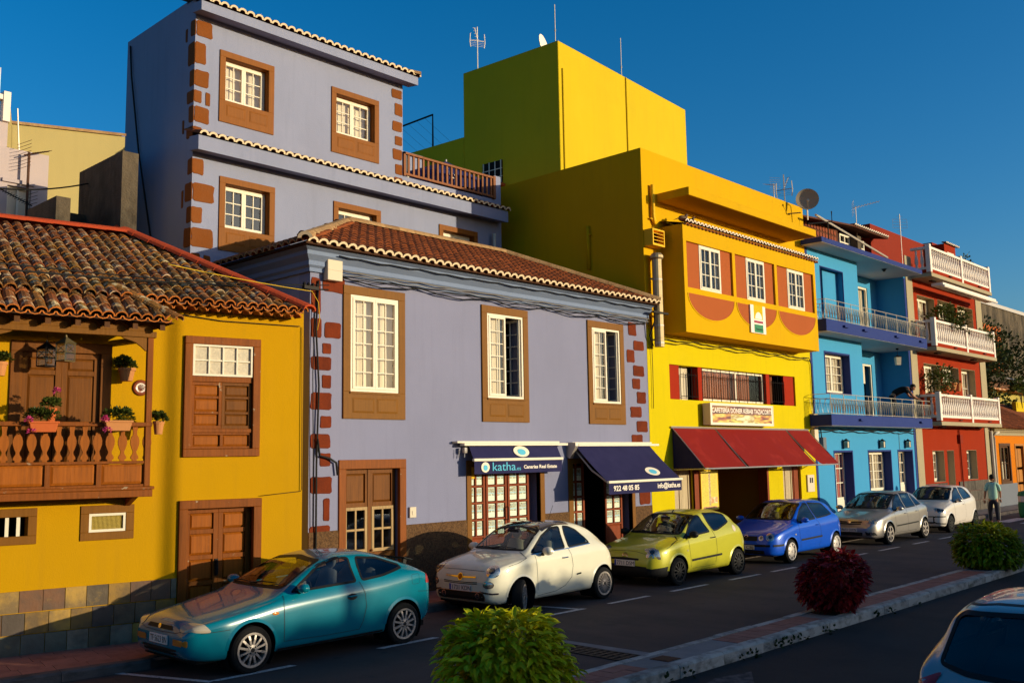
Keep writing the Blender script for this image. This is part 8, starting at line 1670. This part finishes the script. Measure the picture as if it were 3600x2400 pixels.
# ---------------------------------------------------------------- people
def skinned(name, m, parent, verts, edges, radii, sub=2):
    me = bpy.data.meshes.new(name); me.from_pydata([Vector(v) for v in verts], edges, []); me.materials.append(MATS[m]); o = put(name, me, parent)
    sk = o.modifiers.new('skin', 'SKIN'); me.skin_vertices or None
    if not me.skin_vertices: bpy.context.view_layer.update()
    for i, r_ in enumerate(radii):
        d = me.skin_vertices[0].data[i]; d.radius = (r_, r_) if not isinstance(r_, tuple) else r_; d.use_root = (i == 0)
    sk.use_smooth_shade = True; ss = o.modifiers.new('sub', 'SUBSURF'); ss.levels = sub; ss.render_levels = sub
    return o
def head(parent, c, yaw, pitch=0, hair='hair', s=1.0):
    M_ = Matrix.Translation(c) @ Matrix.Rotation(yaw, 4, 'Z') @ Matrix.Rotation(pitch, 4, 'Y')
    b = MB(); b.ell((0,0,0), (.098*s,.078*s,.118*s), 14, 12)          # face looks along +x
    for i, v in enumerate(b.v):
        x, y, z = v
        if z < -.02*s: k = 1-(abs(z)-.02*s)*2.2; x, y = x*k+.012*s, y*k
        b.v[i] = (x, y, z)
    b.ell((.098*s,0,-.018*s), (.018*s,.014*s,.026*s), 8, 6); b.ell((.088*s,0,-.062*s), (.012*s,.026*s,.008*s), 8, 6)
    for sd in (-1, 1): b.ell((.0,sd*.080*s,-.01*s), (.022*s,.012*s,.034*s), 8, 6)
    b.v = [tuple(M_ @ Vector(v)) for v in b.v]; o = b.obj('head', 'skin', parent, smooth=True)
    e = MB()
    for sd in (-1, 1): e.ell((.086*s,sd*.032*s,.012*s), (.010*s,.014*s,.008*s), 8, 6)
    e.v = [tuple(M_ @ Vector(v)) for v in e.v]; e.obj('eyes', 'hair', o)
    h = MB(); h.ell((-.014*s,0,.026*s), (.104*s,.088*s,.108*s), 14, 12); h.v = [tuple(M_ @ Vector((x, y, max(z, -.035*s) if x < .04*s else max(z, .055*s)))) for x, y, z in h.v]; h.obj('hair', hair, o, smooth=True)
def hand(parent, c, d, m='skin', s=1.0):
    """palm and five curled fingers; d = pointing direction"""
    d = Vector(d).normalized(); x = d.cross(Vector((0,0,1)) if abs(d.z) < .8 else Vector((1,0,0))).normalized(); y = d.cross(x); c = Vector(c)
    v = [c, c+d*.085*s]; e = [(0, 1)]; r_ = [.026*s, .030*s]
    for k in range(4):
        b0 = c+d*.085*s+x*(-.028+.019*k)*s; ln = (.032,.037,.034,.026)[k]*s; i = len(v); v += [b0, b0+d*ln+y*.006*s, b0+d*ln*1.7+y*.026*s]; e += [(1, i), (i, i+1), (i+1, i+2)]; r_ += [.011*s, .009*s, .007*s]
    i = len(v); b0 = c+d*.03*s-x*.03*s; v += [b0, b0-x*.028*s+d*.03*s, b0-x*.03*s+d*.06*s+y*.01*s]; e += [(0, i), (i, i+1), (i+1, i+2)]; r_ += [.013*s, .011*s, .009*s]
    return skinned('hand', m, parent, v, e, r_, 1)
# pedestrian, walking away on the crossing
pd = thing('person', 'person in mint t-shirt and dark striped trousers walking at the crossing', 'person', (37.0, 11.55, 0), R(20))
# local: x forward (away from the camera), y left
body = [(0,0,.95),(0,0,1.10),(0,0,1.28),(0,0,1.42),(.02,0,1.50),(.03,0,1.56)]
v = [(0,0,.92),(0,0,1.12),(0,0,1.34),(0,0,1.46),(.02,0,1.54), (0,.18,1.42),(-.02,.24,1.16),(.03,.27,.92), (0,-.18,1.42),(.03,-.24,1.16),(.12,-.24,.94), (0,.09,.90),(.10,.10,.50),(.02,.11,.10),(.14,.12,.04), (0,-.09,.90),(-.04,-.10,.50),(-.16,-.11,.12),(-.05,-.12,.04)]
e = [(0,1),(1,2),(2,3),(3,4),(3,5),(5,6),(6,7),(3,8),(8,9),(9,10),(0,11),(11,12),(12,13),(13,14),(0,15),(15,16),(16,17),(17,18)]
skinned('body', 'skin', pd, v, e, [.115,.105,.125,.07,.05,.055,.042,.030,.055,.042,.030,.08,.058,.036,.04,.08,.058,.036,.04], 2)
tv = [(0,0,.86),(0,0,1.02),(0,0,1.20),(0,0,1.36),(0,0,1.47),(0,.16,1.43),(-.01,.215,1.28),(-.015,.235,1.18),(0,-.16,1.43),(.02,-.215,1.28),(.025,-.235,1.18)]
skinned('t_shirt', 'tee_mint', pd, tv, [(0,1),(1,2),(2,3),(3,4),(4,5),(5,6),(6,7),(4,8),(8,9),(9,10)], [(.135,.165),(.13,.16),(.135,.17),(.125,.165),(.07,.09),.075,.068,.064,.075,.068,.064], 2)
lv = [(0,0,.96),(0,0,.88),(0,.095,.84),(.09,.10,.50),(.03,.11,.14),(0,-.095,.84),(-.035,-.10,.50),(-.14,-.11,.15)]
skinned('trousers', 'trousers', pd, lv, [(0,1),(1,2),(2,3),(3,4),(1,5),(5,6),(6,7)], [(.13,.155),(.13,.16),.098,.078,.062,.098,.078,.062], 2)
q = MB(); q.tube([(.0,.197,.84),(.085,.182,.50),(.025,.175,.16)], .012, 5); q.tube([(.0,-.197,.84),(-.04,-.182,.50),(-.145,-.176,.17)], .012, 5); q.obj('side_stripe', 'trouser_stripe', pd)
for p in ((.06,.115,.05),(-.10,-.115,.06)): q = MB(); q.ell(p, (.135,.05,.055), 10, 7); q.obj('shoe', 'shoe', pd, smooth=True)
hand(pd, (.03,.27,.90), (.1,.02,-1)); hand(pd, (.12,-.24,.92), (.4,0,-.9)); head(pd, (.04,0,1.665), R(25))
# man leaning on the railing of the blue balcony
mn = thing('person', 'man in black t-shirt leaning over the lower blue balcony railing', 'person', (36.0, 14.05, 3.86), R(-55))
v = [(-.42,0,.86),(-.24,0,1.00),(-.05,0,1.08),(.10,0,1.10),(.19,0,1.12), (.08,.18,1.06),(.22,.24,.82),(.42,.12,.72), (.08,-.18,1.06),(.22,-.24,.82),(.42,-.10,.72), (-.44,.09,.84),(-.36,.10,.46),(-.40,.11,.08),(-.28,.11,.04), (-.44,-.09,.84),(-.38,-.10,.46),(-.46,-.11,.08),(-.34,-.11,.04)]
skinned('body', 'skin', mn, v, e, [.12,.115,.125,.07,.05,.055,.042,.030,.055,.042,.030,.085,.06,.038,.04,.085,.06,.038,.04], 2)
tv = [(-.44,0,.86),(-.28,0,.98),(-.10,0,1.06),(.06,0,1.09),(.10,0,1.10),(.08,.17,1.06),(.15,.22,.94),(.08,-.17,1.06),(.15,-.22,.94)]
skinned('t_shirt', 'tee_black', mn, tv, [(0,1),(1,2),(2,3),(3,4),(3,5),(5,6),(3,7),(7,8)], [(.16,.14),(.165,.14),(.17,.14),(.15,.11),.08,.08,.07,.08,.07], 2)
lv = [(-.44,0,.90),(-.45,0,.80),(-.44,.09,.76),(-.37,.10,.45),(-.41,.11,.12),(-.44,-.09,.76),(-.38,-.10,.45),(-.46,-.11,.12)]
skinned('trousers', 'trousers', mn, lv, [(0,1),(1,2),(2,3),(3,4),(1,5),(5,6),(6,7)], [(.14,.16),.15,.10,.08,.065,.10,.08,.065], 2)
hand(mn, (.42,.12,.71), (.9,-.4,-.1)); hand(mn, (.42,-.10,.71), (.9,.4,-.1)); head(mn, (.30,0,1.14), 0, R(40))
for p in ((-.30,.11,.05),(-.36,-.11,.05)): q = MB(); q.ell(p, (.13,.048,.052), 10, 7); q.obj('shoe', 'shoe', mn, smooth=True)
# cafe chair just inside the entrance
ch_ = thing('cafe_chair', 'pale metal chair standing in the cafe entrance', 'chair', (24.9, 14.05, .12), R(200)); b = MB(); b.box(-.2,.2,-.2,.2,.43,.46); b.obj('seat', 'rail_metal', ch_)
for x in (-.18,.18):
    for y in (-.18,.18): b = MB(); b.tube([(x,y,0),(x,y,.43 if y < 0 else .85)], .012, 6); b.obj('leg', 'rail_metal', ch_)
b = MB()
for z in (.60,.72,.84): b.tube([(-.18,.18,z),(0,.20,z),(.18,.18,z)], .012, 6)
b.obj('backrest', 'rail_metal', ch_)
# ---------------------------------------------------------------- behind the camera: an unseen wall and hedge added to shade the road at this hour, and a lamp post
gw = thing('shade_wall', 'rendered wall added unseen on the near side to shade the road', 'wall', (0, -14, 0)); b = MB(); b.box(-25, 75, -.4, 0, -.1, 3.35); b.obj('wall', 'beige', gw); b = MB(); b.box(-25, 75, -.48, .08, 3.35, 3.45); b.obj('coping', 'concrete', gw)
hd = thing('shade_hedge', 'clipped hedge added unseen on the near wall to shade the road', 'shade_hedge', (0, -14.3, 3.3)); rh_ = random.Random(5)
HP = [(-25,.75),(8,.80),(14,.82),(19,.62),(22,.80),(24,.66),(26,.74),(29,.62),(31,.58),(34,.40),(38,.34),(42,.36),(46,.34),(52,.42),(75,.5)]; hp = pchip(HP)  # top edge shaped by where the shade lies on the parked cars
b = MB(); n = 500; vs = []
for i in range(n+1):
    x = -25+100*i/n; hh = float(hp(x))-.08+.05*math.sin(x*3.1)+.05*math.sin(x*7.7+1); vs += [(x,-.3,0),(x,-.2,hh),(x,.2,hh),(x,.3,0)]
b.add(vs, [(4*i+k, 4*i+4+k, 4*i+5+k, 4*i+1+k) for i in range(n) for k in range(3)]); b.obj('twigs', 'soil', hd)
b = MB()
for i in range(420): x = -25+100*i/420+rh_.uniform(-.1,.1); leaf_cluster(b, (x, rh_.uniform(-.2,.2), float(hp(x))-.18+rh_.uniform(-.05,.10)), 26, .20, .20, .10, rh_)
for x in (9.5, 13.0, 16.0, 21.5, 24.2, 25.6, 30.2, 41): 
    for k in range(4): leaf_cluster(b, (x+rh_.uniform(-.15,.15), 0, float(hp(x))+.06+.09*k), 26, .16-.03*k, .10, .10, rh_)
b.obj('foliage', 'leaf_dark', hd, kind='stuff')
lp = thing('street_lamp', 'tall grey street lamp post on the near pavement', 'street lamp', (17.2, -6.2, 0)); b = MB(); b.tube([(0,0,0),(0,0,1.0),(0,0,8.5)], [.09,.075,.05], 12); b.tube([(0,0,8.4),(0,.5,8.75),(0,1.2,8.85)], .035, 8); b.obj('post', 'galv', lp, smooth=True); b = MB(); b.ell((0,1.45,8.83), (.14,.32,.07), 10, 6); b.obj('lamp_head', 'galv', lp, smooth=True)
